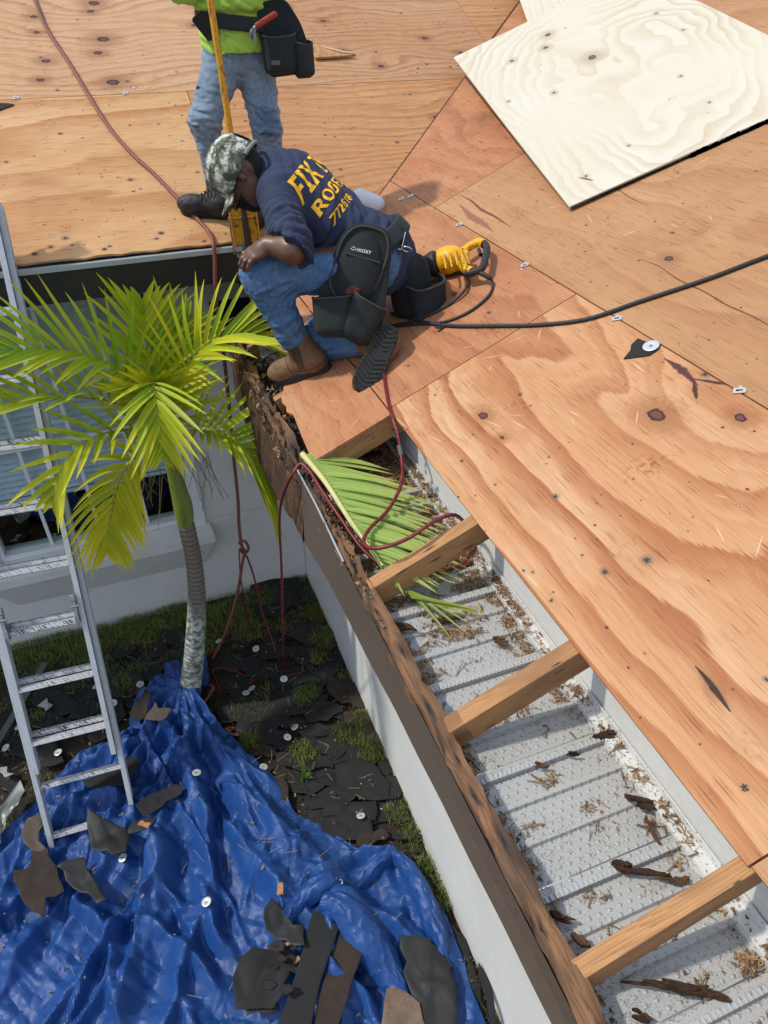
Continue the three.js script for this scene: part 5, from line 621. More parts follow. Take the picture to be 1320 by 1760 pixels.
  { const cvs = document.createElement('canvas'); cvs.width = 512; cvs.height = 128; const cx = cvs.getContext('2d'); cx.clearRect(0, 0, 512, 128); cx.fillStyle = '#d6d2c8'; cx.font = 'bold 92px sans-serif'; cx.fillText('HUSKY', 132, 98); cx.lineWidth = 9; cx.strokeStyle = '#d6d2c8'; cx.beginPath(); cx.moveTo(8, 74); cx.lineTo(50, 34); cx.lineTo(70, 18); cx.lineTo(78, 40); cx.lineTo(110, 52); cx.lineTo(120, 70); cx.lineTo(84, 78); cx.lineTo(60, 96); cx.lineTo(40, 80); cx.closePath(); cx.stroke(); const t = new THREE.CanvasTexture(cvs); t.colorSpace = THREE.SRGBColorSpace; put('lettering', new THREE.PlaneGeometry(0.105, 0.026, 12, 1).rotateZ(0.05).translate(-0.012, -0.078, 0.0615).applyMatrix4(M4), std({ map: t, alphaTest: 0.5, roughness: 0.7 }), bag); }
  const c2 = onZ(706, 436, -2.96), up2 = V(0.05, 1, -0.15).normalize(), M5 = fr(c2, V(0.9, 0.1, -0.25), up2);
  const bag2 = put('tool_pouch', jit(new RoundedBoxGeometry(0.19, 0.30, 0.17, 5, 0.07), 0.012, 9, 4).translate(0.0, -0.155, -0.04).applyMatrix4(M5), M_pouch); { const pk = pocketGeo(0.17, 0.18, 0.07), m = M5.clone().multiply(new THREE.Matrix4().setPosition(0.02, -0.12, 0.035)); put('pocket', pk.g.applyMatrix4(m), M_pouch, bag2); put('rim', pk.rim.applyMatrix4(m), M_trim, bag2); }
  const bq = onZ(681, 420, -2.93), M6 = fr(bq, xr, up); const tail = put('belt_tail', panelGeo(roundPoly([[-0.02, 0.07], [0.025, 0.07], [0.03, -0.10], [0.01, -0.135], [-0.015, -0.10]], 0.012), 0.008, 0.002).applyMatrix4(M6), M_pouch, belt);
  put('buckle', merge([rbox(0.006, 0.075, 0.006, -0.022, 0.02, 0.018), rbox(0.006, 0.075, 0.006, 0.026, 0.02, 0.018), rbox(0.05, 0.006, 0.006, 0.002, -0.018, 0.018), new THREE.TorusGeometry(0.022, 0.003, 8, 20).rotateX(1.2).translate(0.05, -0.01, 0.02)]).applyMatrix4(M6), M_metal, belt);
}
// ---------------------------------------------------------------- the standing roofer behind, seen to the waist
{
  const Y = V(0, 1, 0), F = V(-0.30, 0, 0.95).normalize(), L = new THREE.Vector3().crossVectors(Y, F);   // his left is the picture's right
  const heelR = onB(398, 372, 0.004), toeR = onB(322, 362, 0.004), ankR = onZ(375, 322, -4.36), kneeR = onZ(352, 208, -4.30), hipR = onZ(384, 108, -4.40), hipL = onZ(438, 112, -4.42), kneeL = onZ(458, 222, -4.30), ankL = onZ(470, 325, -4.38);
  const heelL = onB(472, 366, 0.004), toeL = onB(440, 385, 0.004), Pv = at3(hipR, hipL.clone().sub(hipR), 0.5, Y, 0.05), A = V(-0.04, 1, 0.06).normalize(), neck = at3(Pv, A, 0.53), hc = at3(neck, A, 0.17, F, 0.03);
  const shR = at3(neck, A, -0.07, L, -0.18), shL = at3(neck, A, -0.07, L, 0.18);
  const pole0 = onZ(421, 392, -4.10), pole1 = onZ(364, 18, -4.16), pd = pole1.clone().sub(pole0).normalize(), grip1 = at3(pole1, pd, 0.16), grip2 = at3(pole1, pd, 0.36), elbR = at3(shR, Y, -0.17, L, -0.03, F, 0.15), elbL = at3(shL, Y, -0.12, L, 0.06, F, 0.20);
  const wrR = at3(grip1, L, -0.055, F, -0.045), wrL = at3(grip2, L, 0.055, F, -0.045);
  const man = thing('person', 'standing roofer in lime shirt and torn faded jeans holding a long yellow handled tool', 'person', V(Pv.x, CB - SL * Pv.z, Pv.z)), off = man.position.clone(), put = (n, g, m, p) => { g.translate(-off.x, -off.y, -off.z); return mesh(n, g, m, p || man); };
  const chest = ell(at3(Pv, A, 0.36), L, A, F, 0.17, 0.20, 0.12), belly = ell(at3(Pv, A, 0.15), L, A, F, 0.15, 0.15, 0.115), pel = ell(Pv, L, Y, F, 0.16, 0.12, 0.118), gird = cap(at3(shL, L, -0.03), at3(shR, L, 0.03), 0.066, 0.066);
  const torso = blend(0.09, chest, belly, pel, gird, cap(at3(neck, A, -0.06), neck, 0.08, 0.055)), hd = headField(hc, A, F, 1.0);
  const armL = blend(0.03, cap(shL, elbL, 0.055, 0.045), cap(elbL, wrL, 0.044, 0.03)), armR = blend(0.03, cap(shR, elbR, 0.055, 0.045), cap(elbR, wrR, 0.044, 0.03));
  const legs = blend(0.05, cap(hipR, kneeR, 0.09, 0.058), cap(kneeR, ankR, 0.056, 0.036), cap(hipL, kneeL, 0.09, 0.058), cap(kneeL, ankL, 0.056, 0.036));
  const sc = skinCol([0.30, 0.17, 0.11]), hR = handField(wrR, at3(L, F, 0.35), F, Y, 1.05, 0.98), hL = handField(wrL, at3(L.clone().negate(), F, 0.35), F, Y, 1.05, 0.98);
  put('body', merge([netMesh((x, y, z) => blend(0.03, torso, legs, armL, armR, cap(neck, hc, 0.056, 0.056))(x, y, z) + 0.006, ...bounds([neck, hc, shL, shR, elbL, elbR, ankL, ankR, wrL, wrR], 0.14), 0.013, sc), netMesh(hd.fn, ...hd.box, 0.005, sc), netMesh(hR.fn, ...hR.box, 0.0045, sc), netMesh(hL.fn, ...hL.box, 0.0045, sc)]), M_skin);
  put('hair', netMesh((x, y, z) => Math.max(hd.fn(x, y, z) - 0.008, -((x - hc.x) * A.x + (y - hc.y) * A.y + (z - hc.z) * A.z) - 0.02, (x - hc.x) * F.x + (y - hc.y) * F.y + (z - hc.z) * F.z - 0.06 + 0.5 * Math.max(0, 0.08 - ((x - hc.x) * A.x + (y - hc.y) * A.y + (z - hc.z) * A.z))), ...hd.box, 0.006), std({ color: lin(0.012, 0.01, 0.008), roughness: 0.9 }));
  const slR = elbR.clone().sub(shR).normalize(), slL = elbL.clone().sub(shL).normalize();
  const shirtB = cut(blend(0.08, grow(torso, 0.018), cap(at3(Pv, Y, 0.06), at3(Pv, Y, -0.03), 0.140, 0.148)), side(Y.clone().negate(), at3(Pv, Y, 0.005)), (x, y, z) => 0.066 - Math.hypot(x - neck.x, y - neck.y - 0.03, z - neck.z - 0.02));
  const shirtF = (x, y, z) => { let d = smin(shirtB(x, y, z), Math.min(cut(cap(shR, elbR, 0.078, 0.074), side(slR, at3(shR, slR, 0.24)))(x, y, z), cut(cap(shL, elbL, 0.078, 0.074), side(slL, at3(shL, slL, 0.24)))(x, y, z)), 0.04); if (d > 0.05) return d; const h = y - Pv.y; return d + wrinkle(x, y, z, 0.008, 9, 21, at3(Y, L, 0.4)) - 0.022 * ss(0.165, 0.20, h) * (1 - ss(0.20, 0.34, h)); };
  put('shirt', netMesh(shirtF, ...bounds([Pv, neck, shL, shR, elbL, elbR], 0.19), 0.0085, (x, y, z) => { const a = n3(x * 10, y * 10, z * 10), b = ss(0.2, 0.6, n3(x * 24, y * 24, z * 24)), k = (1 + 0.15 * a) * (1 - 0.25 * b); return [0.36 * k, 0.60 * k, 0.085 * k]; }), M_tee);
  // jeans, torn over the knees
  const jf = blend(0.05, grow(pel, 0.012), cap(hipR, kneeR, 0.108, 0.080), cap(hipL, kneeL, 0.108, 0.080)), jr = cap(kneeR, ankR, 0.080, 0.056), jl = cap(kneeL, ankL, 0.080, 0.058), cR = side(ankR.clone().sub(kneeR), at3(ankR, kneeR.clone().sub(ankR), 0.12)), cL = side(ankL.clone().sub(kneeL), at3(ankL, kneeL.clone().sub(ankL), 0.08)), top = side(Y, at3(Pv, Y, 0.10));
  const tears = [[kneeL, F, 0.03, -0.02], [at3(hipR, kneeR.clone().sub(hipR), 0.42), at3(F, L, -1.6).normalize(), 0.022, 0]].map(([c, n, r, dy]) => ell(at3(c, n, 0.085, Y, dy), L, Y, F, r * 1.3, r * 0.45, 0.03));
  const jeansF = (x, y, z) => { let d = smin(smin(Math.max(jf(x, y, z), top(x, y, z)), Math.max(jr(x, y, z), cR(x, y, z)), 0.04), Math.max(jl(x, y, z), cL(x, y, z)), 0.04); if (d > 0.05) return d; const k = Math.min(Math.hypot(y - ankR.y), Math.abs(y - kneeR.y)); d += wrinkle(x, y, z, 0.006 + 0.006 * (1 - ss(0.02, 0.14, k)), 11, 31, at3(Y, L, 0.3)); for (const t of tears) d = smax(d, -(t(x, y, z) + 0.006 * n3(x * 90, y * 90, z * 90)), 0.003); return d; };
  put('jeans', netMesh(jeansF, ...bounds([Pv, hipR, hipL, kneeR, kneeL, ankR, ankL], 0.14), 0.0085, denimCol([0.075, 0.125, 0.20], [0.32, 0.42, 0.52], (x, y, z) => 0.45 - 0.5 * (1 - ss(0.0, 0.13, Math.hypot(x - kneeL.x, y - kneeL.y - 0.05, z - kneeL.z - 0.07))))), M_denim);
  const M_bb = std({ color: lin(0.016, 0.016, 0.017), roughness: 0.62 });
  for (const [h, t, an] of [[heelR, toeR, ankR], [heelL, toeL, ankL]]) { const d = t.clone().sub(h).normalize(), b = bootField(h, at3(h, d, 0.295), NB, 1.08, at3(an, Y, 0.04)), bt = put('boot', netMesh((x, y, z) => b.upper(x, y, z) + 0.002 * fold(x, y, z, 20, 2), ...b.box, 0.0065), M_bb); put('sole', netMesh(b.sole, ...b.box, 0.006), std({ color: lin(0.012, 0.012, 0.012), roughness: 0.85 }), bt);
    const laces = []; for (let i = 0; i < 5; i++) { const f = mix(0.60, 0.33, i / 4), hh = mix(0.098, 0.155, i / 4); laces.push(tube([b.P(f, hh - 0.02, -0.03), b.P(f + 0.02, hh + 0.012, 0), b.P(f, hh - 0.02, 0.03)], 0.0035, 10, 5)); } put('laces', merge(laces), std({ color: lin(0.02, 0.02, 0.02) }), bt); }
  // belt, holster, nail bag
  const bc = at3(Pv, Y, 0.135), bn = V(0.10, 1, 0).normalize(), beltF = (x, y, z) => smax(smax(shirtB(x, y, z) - 0.018, -(shirtB(x, y, z) - 0.004), 0.002), Math.abs((x - bc.x) * bn.x + (y - bc.y) * bn.y + (z - bc.z) * bn.z) - 0.034, 0.008);
  put('tool_belt', netMesh(beltF, ...bounds([bc], 0.26), 0.0075), M_pouch);
  const o1 = onZ(352, 42, -4.30), M1 = basis(o1, V(0.7, 0.5, 0.2), V(-0.45, 0.8, 0)); put('holster', panelGeo(roundPoly([[-0.035, 0.05], [0.03, 0.05], [0.03, -0.06], [-0.03, -0.06]], 0.01), 0.02).applyMatrix4(M1), M_pouch);
  const ot = onZ(478, 22, -4.27), ob = onZ(492, 135, -4.24), up = ot.clone().sub(ob).normalize(), xr = V(0.92, 0, 0.15), M2 = basis(ot, at3(xr, up, -xr.dot(up)), up), H = ot.distanceTo(ob);
  const bag = put('tool_pouch', panelGeo(roundPoly([[-0.10, 0.03], [-0.03, 0.05], [0.04, 0.05], [0.10, -0.05], [0.13, -H * 0.55], [0.11, -H * 0.92], [-0.08, -H * 0.95], [-0.10, -H * 0.6]], 0.03), 0.02, 0.006).applyMatrix4(M2), M_pouch);
  for (const [px, py, w, h, d, ry] of [[-0.02, -H * 0.30, 0.17, H * 0.64, 0.075, 0.1], [0.085, -H * 0.44, 0.10, H * 0.58, 0.07, 0.6]]) { const pk = pocketGeo(w, h, d, 1.06), m = M2.clone().multiply(new THREE.Matrix4().makeRotationY(ry).setPosition(px, py, 0.015)), q = put('pocket', pk.g.applyMatrix4(m), M_pouch, bag); put('rim', pk.rim.applyMatrix4(m), M_trim, q); }
  put('badge', rbox(0.045, 0.022, 0.003, -0.03, -H * 0.76, 0.098, 0.002).rotateZ(-0.1).applyMatrix4(M2), std({ color: lin(0.10, 0.10, 0.09), metalness: 0.5, roughness: 0.5 }), bag);
  // hammer hooked in the bag
  const ho = onZ(448, 40, -4.18), hm = thing('claw_hammer', 'claw hammer with a red grip hanging in the standing worker\'s tool pouch', 'hammer', ho); const q = basis(V(0, 0, 0), V(0.85, 0.42, 0.1), V(-0.42, 0.85, 0));
  mesh('grip', new THREE.CapsuleGeometry(0.014, 0.10, 6, 12).rotateZ(Math.PI / 2).translate(0.03, 0, 0).applyMatrix4(q), std({ color: lin(0.35, 0.03, 0.025), roughness: 0.6 }), hm);
  mesh('head', merge([tube([V(-0.02, 0, 0), V(-0.06, -0.012, 0), V(-0.078, -0.03, 0)], 0.011, 12, 8).applyMatrix4(q), tube([onZ(436, 47, -4.17).sub(ho), onZ(437, 58, -4.17).sub(ho), onZ(439, 72, -4.165).sub(ho)], 0.010, 12, 8)]), std({ color: lin(0.22, 0.22, 0.23), metalness: 0.7, roughness: 0.45 }), hm);
  // the long yellow stripping tool he holds, its toothed head at the eave between the two men
  const T_y = dtex(512, 512, (x, y, o) => { const a = tile(x, y, 512, 7, 5), b = tile(y, x, 512, 26, 3), k = ss(0.05, 0.22, a + 0.5 * b); o[0] = mix(222, 70, k); o[1] = mix(160, 56, k); o[2] = mix(28, 34, k); });
  const M_y = std({ map: T_y, color: lin(0.85, 0.85, 0.85), roughness: 0.55 }), tool = thing('shingle_shovel', 'long yellow handled shingle stripping shovel standing on the back eave between the men', 'shovel', pole0.clone()), tl = (g) => g.translate(-pole0.x, -pole0.y, -pole0.z);
  const hg2 = tube([at3(pole0, pd, 0.12), at3(pole0, pd, 0.6), at3(pole1, pd, 0.42)], 0.0165, 30, 14); { const u = hg2.attributes.uv; for (let i = 0; i < u.count; i++) u.setXY(i, u.getX(i) * 4, u.getY(i)); } mesh('handle', tl(hg2), M_y, tool);
  const hx = V(1, 0.0, 0.1).addScaledVector(pd, -V(1, 0, 0.1).dot(pd)).normalize(), MH = basis(pole0, hx, pd);
  mesh('blade', tl(merge([rbox(0.145, 0.26, 0.006, 0, 0.02, 0, 0.002), rbox(0.008, 0.26, 0.03, -0.072, 0.02, 0.014, 0.003), rbox(0.008, 0.26, 0.03, 0.072, 0.02, 0.014, 0.003), rbox(0.145, 0.008, 0.02, 0, 0.06, 0.010, 0.003)]).applyMatrix4(MH)), M_y, tool);
  mesh('socket', tl(new THREE.CylinderGeometry(0.013, 0.02, 0.26, 14).translate(0.005, 0.03, 0.02).applyMatrix4(MH)), std({ color: lin(0.035, 0.032, 0.03), metalness: 0.4, roughness: 0.5 }), tool);
  const teeth = []; for (let i = 0; i < 6; i++) teeth.push(new THREE.CylinderGeometry(0.006, 0.014, 0.05, 4).rotateY(Math.PI / 4).scale(1, 1, 0.3).translate(-0.06 + i * 0.024, -0.125, 0)); mesh('teeth', tl(merge([...teeth, rbox(0.15, 0.03, 0.007, 0, -0.095, 0.0, 0.002), rbox(0.010, 0.2, 0.012, -0.080, -0.03, 0.02, 0.003)]).applyMatrix4(MH)), std({ color: lin(0.25, 0.25, 0.25), metalness: 0.8, roughness: 0.4 }), tool);
}
// ---------------------------------------------------------------- loose plywood sheets on the slope
{
  const P0 = V(2.063, 3.416, -2.965), e1 = V(0.216, 0.15, -0.965).normalize(), e2 = V(0.886, 0.386, 0.258).normalize(), n = new THREE.Vector3().crossVectors(e2, e1).normalize(), L = 2.58, W = 1.3;
  const plank = (o, a, b, l, w, th) => { const g = new THREE.BoxGeometry(w, th, l, 6, 1, 12), p = g.attributes.position, u = g.attributes.uv, nn = g.attributes.normal, m = new THREE.Matrix4().makeBasis(b, new THREE.Vector3().crossVectors(b, a).normalize(), a.clone().negate()).setPosition(at3(o, a, l / 2, b, w / 2)); for (let i = 0; i < p.count; i++) { const x = p.getX(i), z = p.getZ(i); if (Math.abs(nn.getY(i)) > 0.5) u.setXY(i, 0.5 - z / l, 0.5 + x / w); else u.setXY(i, 0.5 - z / l, p.getY(i) * 6); p.setY(i, p.getY(i) + 0.006 * Math.sin(x * 2 + z * 1.4)); } return g.applyMatrix4(m); };
  const low = thing('plywood_sheet', 'fresh pale plywood sheet lying mostly hidden beneath another sheet', 'plywood sheet', V(0, 0, 0)); const q0 = at3(P0, n, -0.035); { const h = (x, y) => hit(x, y, n.x, n.y, n.z, n.dot(q0)); const a = h(905, 33), b = h(892, -4), d = b.clone().sub(a).normalize(), w = new THREE.Vector3().crossVectors(n, d).normalize().negate(); const st = at3(a, d, -0.25); low.position.copy(st); mesh('panel', plank(V(0, 0, 0), d, w, 2.2, 1.0, 0.0125), M_fresh, low); }
  const sh = thing('plywood_sheet', 'fresh pale plywood sheet with bold wavy grain laid loose across the valley', 'plywood sheet', P0.clone()), O = V(0, 0, 0);
  mesh('panel', plank(O, e1, e2, L, W, 0.013), M_fresh, sh);
  mesh('edge_plies', merge([-0.004, 0, 0.004].map((k) => box(W - 0.01, 0.0016, 0.003).applyMatrix4(new THREE.Matrix4().makeBasis(e2, n, e1).setPosition(at3(O, e2, W / 2, e1, -0.0005, n, k))))), std({ color: lin(0.30, 0.22, 0.13), roughness: 0.9 }), sh);
  const tar = []; const R = RNG(8); for (let i = 0; i < 26; i++) { const a = 0.58 + i * 0.028, s = 0.014 + R() * 0.03; tar.push(jit(new THREE.IcosahedronGeometry(1, 1).scale(s, 0.010 + R() * 0.005, 0.006), 0.008, 50, i).applyMatrix4(new THREE.Matrix4().makeBasis(e2, n, e1).setPosition(at3(O, e2, a, e1, -0.003, n, -0.002)))); }
  mesh('tar_smear', merge(tar), std({ color: lin(0.012, 0.012, 0.013), roughness: 0.5 }), sh).userData.kind = 'stuff';
}
// ---------------------------------------------------------------- reciprocating saw with its cord, extension cord
{
  const o = onR(778, 452, 0.065), ex = onR(838, 434, 0.065).sub(onR(735, 464, 0.065)).normalize(), ey = new THREE.Vector3().crossVectors(NR, ex).normalize(), Q = (px, py, h = 0.065) => onR(px, py, h).sub(o), M = new THREE.Matrix4().makeBasis(ex, ey, NR);
  const T_s = dtex(512, 512, (x, y, q) => { const a = tile(x, y, 512, 8, 5), b = tile(y, x, 512, 30, 3), k = ss(0.10, 0.24, a * 0.9 + 0.6 * b); q[0] = mix(240, 44, k); q[1] = mix(176, 36, k); q[2] = mix(14, 24, k); });
  const M_y = std({ map: T_s, color: lin(0.9, 0.9, 0.9), roughness: 0.45 }), M_b = std({ color: lin(0.018, 0.018, 0.02), roughness: 0.6 }), saw = thing('reciprocating_saw', 'yellow and black corded reciprocating saw lying on the plywood behind the kneeling man', 'saw', o);
  const cyl = (pts, rs, seg, fl = 0.85) => { const rr = (t) => { const f = t * (rs.length - 1), i = Math.min(rs.length - 2, Math.floor(f)); return mix(rs[i], rs[i + 1], f - i); }; return taper(pts, (t, a) => rr(t), 0, seg, 24); };
  mesh('body', merge([cyl([Q(751, 452), Q(775, 446), Q(803, 440)], [0.001, 0.060, 0.064, 0.066, 0.064, 0.060, 0.050, 0.034, 0.001], 32)]), M_y, saw);
  for (let i = 0; i < 4; i++) mesh('vent_rib', tube([Q(762 + i * 10, 433 - i * 2, 0.110), Q(764 + i * 10, 447 - i * 2, 0.131), Q(767 + i * 10, 462 - i * 3, 0.110)], 0.005, 12, 6), M_y, saw);
  mesh('nose', cyl([Q(758, 450), Q(742, 455), Q(722, 461)], [0.001, 0.060, 0.061, 0.056, 0.050, 0.046, 0.001], 20), M_b, saw);
  mesh('handle', merge([tube([Q(796, 432), Q(810, 422), Q(824, 416), Q(832, 420)], 0.020, 24, 14), tube([Q(793, 452), Q(800, 462), Q(812, 468)], 0.022, 20, 14), tube([Q(800, 436), Q(800, 448), Q(803, 460)], 0.02, 20, 14)]), M_y, saw);
  mesh('grip', tube([Q(828, 416), Q(836, 424), Q(834, 444), Q(827, 462), Q(812, 468), Q(800, 470)], 0.017, 36, 14), M_b, saw);
  mesh('trigger', tube([Q(823, 428), Q(826, 438)], 0.009, 6, 8), M_b, saw);
  mesh('cord', tube([Q(820, 466, 0.06), Q(833, 472, 0.05), Q(843, 478, 0.03), Q(847, 488, 0.01), Q(840, 508, 0.007), Q(806, 536, 0.007), Q(764, 553, 0.007), Q(716, 557, 0.007), Q(682, 560, 0.007)], 0.0065, 120, 8), M_b, saw);
  mesh('strain_relief', tube([Q(818, 466, 0.06), Q(832, 472, 0.05), Q(842, 478, 0.034)], 0.011, 16, 10), M_b, saw);
  const ext = [[2300, 196], [1900, 270], [1600, 350], [1420, 408], [1320, 440], [1220, 478], [1100, 518], [1010, 548], [930, 558], [850, 560], [780, 560], [740, 556], [700, 545], [672, 538]].map(([x, y]) => onR(x, y, 0.008));
  tag(mesh('extension_lead', tube(ext, 0.0085, 260, 10), M_b), 'thick black extension cord running across the plywood to the right edge', 'cord');
  const loop = [[672, 560], [720, 548], [770, 524], [798, 500], [805, 480], [796, 470], [770, 474], [740, 486]].map(([x, y], i) => onR(x, y, 0.008 + (i === 3 ? 0.01 : 0)));
  tag(mesh('power_cord', tube(loop, 0.0065, 90, 8), M_b), 'thinner black cord looping under the yellow saw beside the kneeling man', 'cord');
  const cl = onR(757, 562, 0.012); tag(mesh('cord_clip', merge([rbox(0.05, 0.008, 0.02), rbox(0.004, 0.03, 0.004, 0, 0.014, 0)]).translate(cl.x, cl.y, cl.z), M_b), 'small black clip holding two crossing cords on the plywood', 'clip');
}
// ---------------------------------------------------------------- air hoses
{
  const T_h = dtex(256, 256, (x, y, o) => { const a = tile(x, y, 256, 6, 3), b = tile(y, x, 256, 20, 2), k = ss(0.05, 0.3, a + b * 0.5); o[0] = mix(142, 62, k); o[1] = mix(82, 40, k); o[2] = mix(70, 38, k); });
  const T_m = dtex(256, 256, (x, y, o) => { const a = tile(x, y, 256, 5, 3), k = ss(-0.1, 0.3, a); o[0] = mix(148, 70, k); o[1] = mix(38, 28, k); o[2] = mix(48, 34, k); });
  const M_h = std({ map: T_h, color: lin(0.8, 0.8, 0.8), roughness: 0.6 }), M_m = std({ map: T_m, color: lin(0.7, 0.7, 0.7), roughness: 0.45 });
  const long = (pts, r, seg, rep) => { const g = tube(pts, r, seg, 9), u = g.attributes.uv; for (let i = 0; i < u.count; i++) u.setX(i, u.getX(i) * rep); return g; };
  const B = (x, y, h = 0.013) => onB(x, y, h), Z = (x, y, z = -4.06) => onZ(x, y, z), G = (x, y, h = 0.02) => onY(x, y, h);
  tag(mesh('air_hose', long([B(40, -45), B(60, 0), B(78, 45), B(120, 110), B(150, 160), B(190, 222), B(235, 272), B(262, 296), B(300, 335), B(330, 367), B(352, 390), B(362, 404, 0.016), Z(367, 422, -4.085), Z(369, 445, -4.07), Z(370, 490), Z(374, 540), Z(382, 590), Z(392, 680), Z(401, 780), Z(409, 860), Z(411, 905), Z(416, 940), Z(421, 948), Z(417, 965), Z(408, 1020), Z(392, 1075), Z(378, 1108), G(366, 1132)], 0.0115, 320, 60), M_h), 'thick brownish red air hose running down the back roof and over its eave', 'hose');
  tag(mesh('hose_knot', long([Z(410, 934, -4.05), Z(420, 930, -4.03), Z(427, 942, -4.04), Z(420, 952, -4.06), Z(412, 944, -4.05)], 0.010, 40, 6), M_h), 'knot of red hose hanging in front of the back wall', 'hose');
  const S = (x, y, h = 2.625) => onY(x, y, h);
  tag(mesh('air_hose', long([onR(660, 645, 0.01), onR(663, 668, 0.01), onR(668, 695, 0.012), onR(675, 720, 0.02), S(684, 748, 2.86), S(690, 785, 2.80), S(690, 830, 2.77), S(668, 875, 2.75), S(636, 908, 2.76), S(625, 930, 2.78), S(636, 942, 2.80), S(662, 940, 2.82), S(700, 926, 2.84), S(745, 897, 2.875), S(775, 885, 2.87), S(800, 902, 2.75), S(811, 930, 2.66), S(800, 964, 2.63), S(765, 981, 2.625), S(715, 984, 2.625), S(668, 978, 2.63), S(625, 945, 2.66), S(585, 890, 2.70), S(550, 838, 2.73), S(528, 805, 2.745), S(516, 797, 2.75), S(503, 815, 2.72), S(489, 843, 2.60), onZ(481, 880, -2.5), onZ(484, 980, -2.85), onZ(486, 1080, -3.3), onZ(487, 1130, -3.6), onZ(485, 1150, -3.69), onZ(472, 1112, -3.86), onZ(450, 1050, -4.0), onZ(436, 990, -4.05), onZ(424, 955, -4.05)], 0.0068, 420, 90), M_m), 'thin dark red air hose looping over the rafter and hanging into the courtyard', 'hose');
  for (const [a, b] of [[[677, 738], [681, 750]], [[686, 765], [690, 782]]]) tag(mesh('hose_coupling', tube([S(a[0], a[1], 2.86), S(b[0], b[1], 2.83)], 0.011, 4, 10), std({ color: lin(0.16, 0.15, 0.14), metalness: 0.6, roughness: 0.5 })), a[0] < 680 ? 'upper grey coupling on the dark red hose below the boot sole' : 'lower grey coupling on the dark red hose above the cut frond', 'coupling');
  tag(mesh('air_hose', long([Z(411, 948), Z(413, 985), Z(420, 1035), Z(428, 1068), G(436, 1090)], 0.005, 50, 20), M_m), 'thin dark hose strand hanging from the knot to the grass', 'hose');
  tag(mesh('air_hose', long([[358, 1128], [378, 1108], [410, 1096], [445, 1096], [465, 1106], [450, 1122], [415, 1135], [402, 1146], [412, 1158], [455, 1162], [500, 1160], [528, 1150], [532, 1130], [505, 1150], [440, 1168], [418, 1180], [395, 1190], [380, 1186], [372, 1168], [366, 1152], [385, 1148], [420, 1160]].map(([x, y], i) => G(x, y, 0.035 + 0.03 * n2(i * 0.7, 2))), 0.0052, 260, 80), M_m), 'thin red hose lying in loose coils on the black felt scraps', 'hose');
  tag(mesh('air_hose', long([[472, 1092], [480, 1080], [500, 1062], [525, 1052], [548, 1054], [562, 1072], [560, 1092], [552, 1102]].map(([x, y]) => G(x, y, 0.04)), 0.005, 80, 30), M_m), 'arc of thin red hose near the foot of the right wall', 'hose');
  tag(mesh('air_hose', long([[334, 1237], [340, 1222], [352, 1205], [363, 1190], [366, 1180], [360, 1177]].map(([x, y]) => G(x, y, 0.05)), 0.011, 40, 10), M_h), 'short bend of thick red hose at the foot of the palm', 'hose');
  tag(mesh('air_hose', long([[368, 1262], [382, 1258], [395, 1250], [402, 1252], [390, 1258], [410, 1264]].map(([x, y]) => G(x, y, 0.035)), 0.009, 30, 8), M_h), 'crumpled bit of red hose beside the edge of the tarpaulin', 'hose');
}
// ---------------------------------------------------------------- torn roofing: felt, shingles, tin caps
const T_gran = dtex(512, 512, (x, y, o) => { const a = tile(x, y, 512, 5, 4), r = n2(x * 0.9, y * 0.9), q = n2(x * 1.7 + 50, y * 1.7); const v = 1 + 0.3 * a + 0.7 * r + 0.4 * q; const u = v * v * 0.9; o[0] = 116 * u; o[1] = 102 * u; o[2] = 92 * u; });
const T_felt = dtex(512, 512, (x, y, o) => { const a = tile(x, y, 512, 5, 5), b = tile(y, x, 512, 60, 2), k = ss(0.2, 0.5, tile(y, x, 512, 9, 4)), d = ss(0.34, 0.5, b); o[0] = 40 + 14 * a + 10 * b + 22 * k + 60 * d; o[1] = 41 + 14 * a + 10 * b + 18 * k + 44 * d; o[2] = 43 + 14 * a + 10 * b + 12 * k + 26 * d; });
const M_felt = std({ map: T_felt, color: lin(0.45, 0.45, 0.47), roughness: 0.82, bumpMap: T_felt, bumpScale: 0.006 }), M_sheen = std({ map: T_felt, color: lin(0.45, 0.45, 0.47), roughness: 0.62 }), M_gran = std({ map: T_gran, color: lin(0.62, 0.62, 0.62), roughness: 0.95, bumpMap: T_gran, bumpScale: 0.003 }), M_brn = std({ map: T_gran, color: lin(0.22, 0.20, 0.19), roughness: 0.95, bumpMap: T_gran, bumpScale: 0.003 });
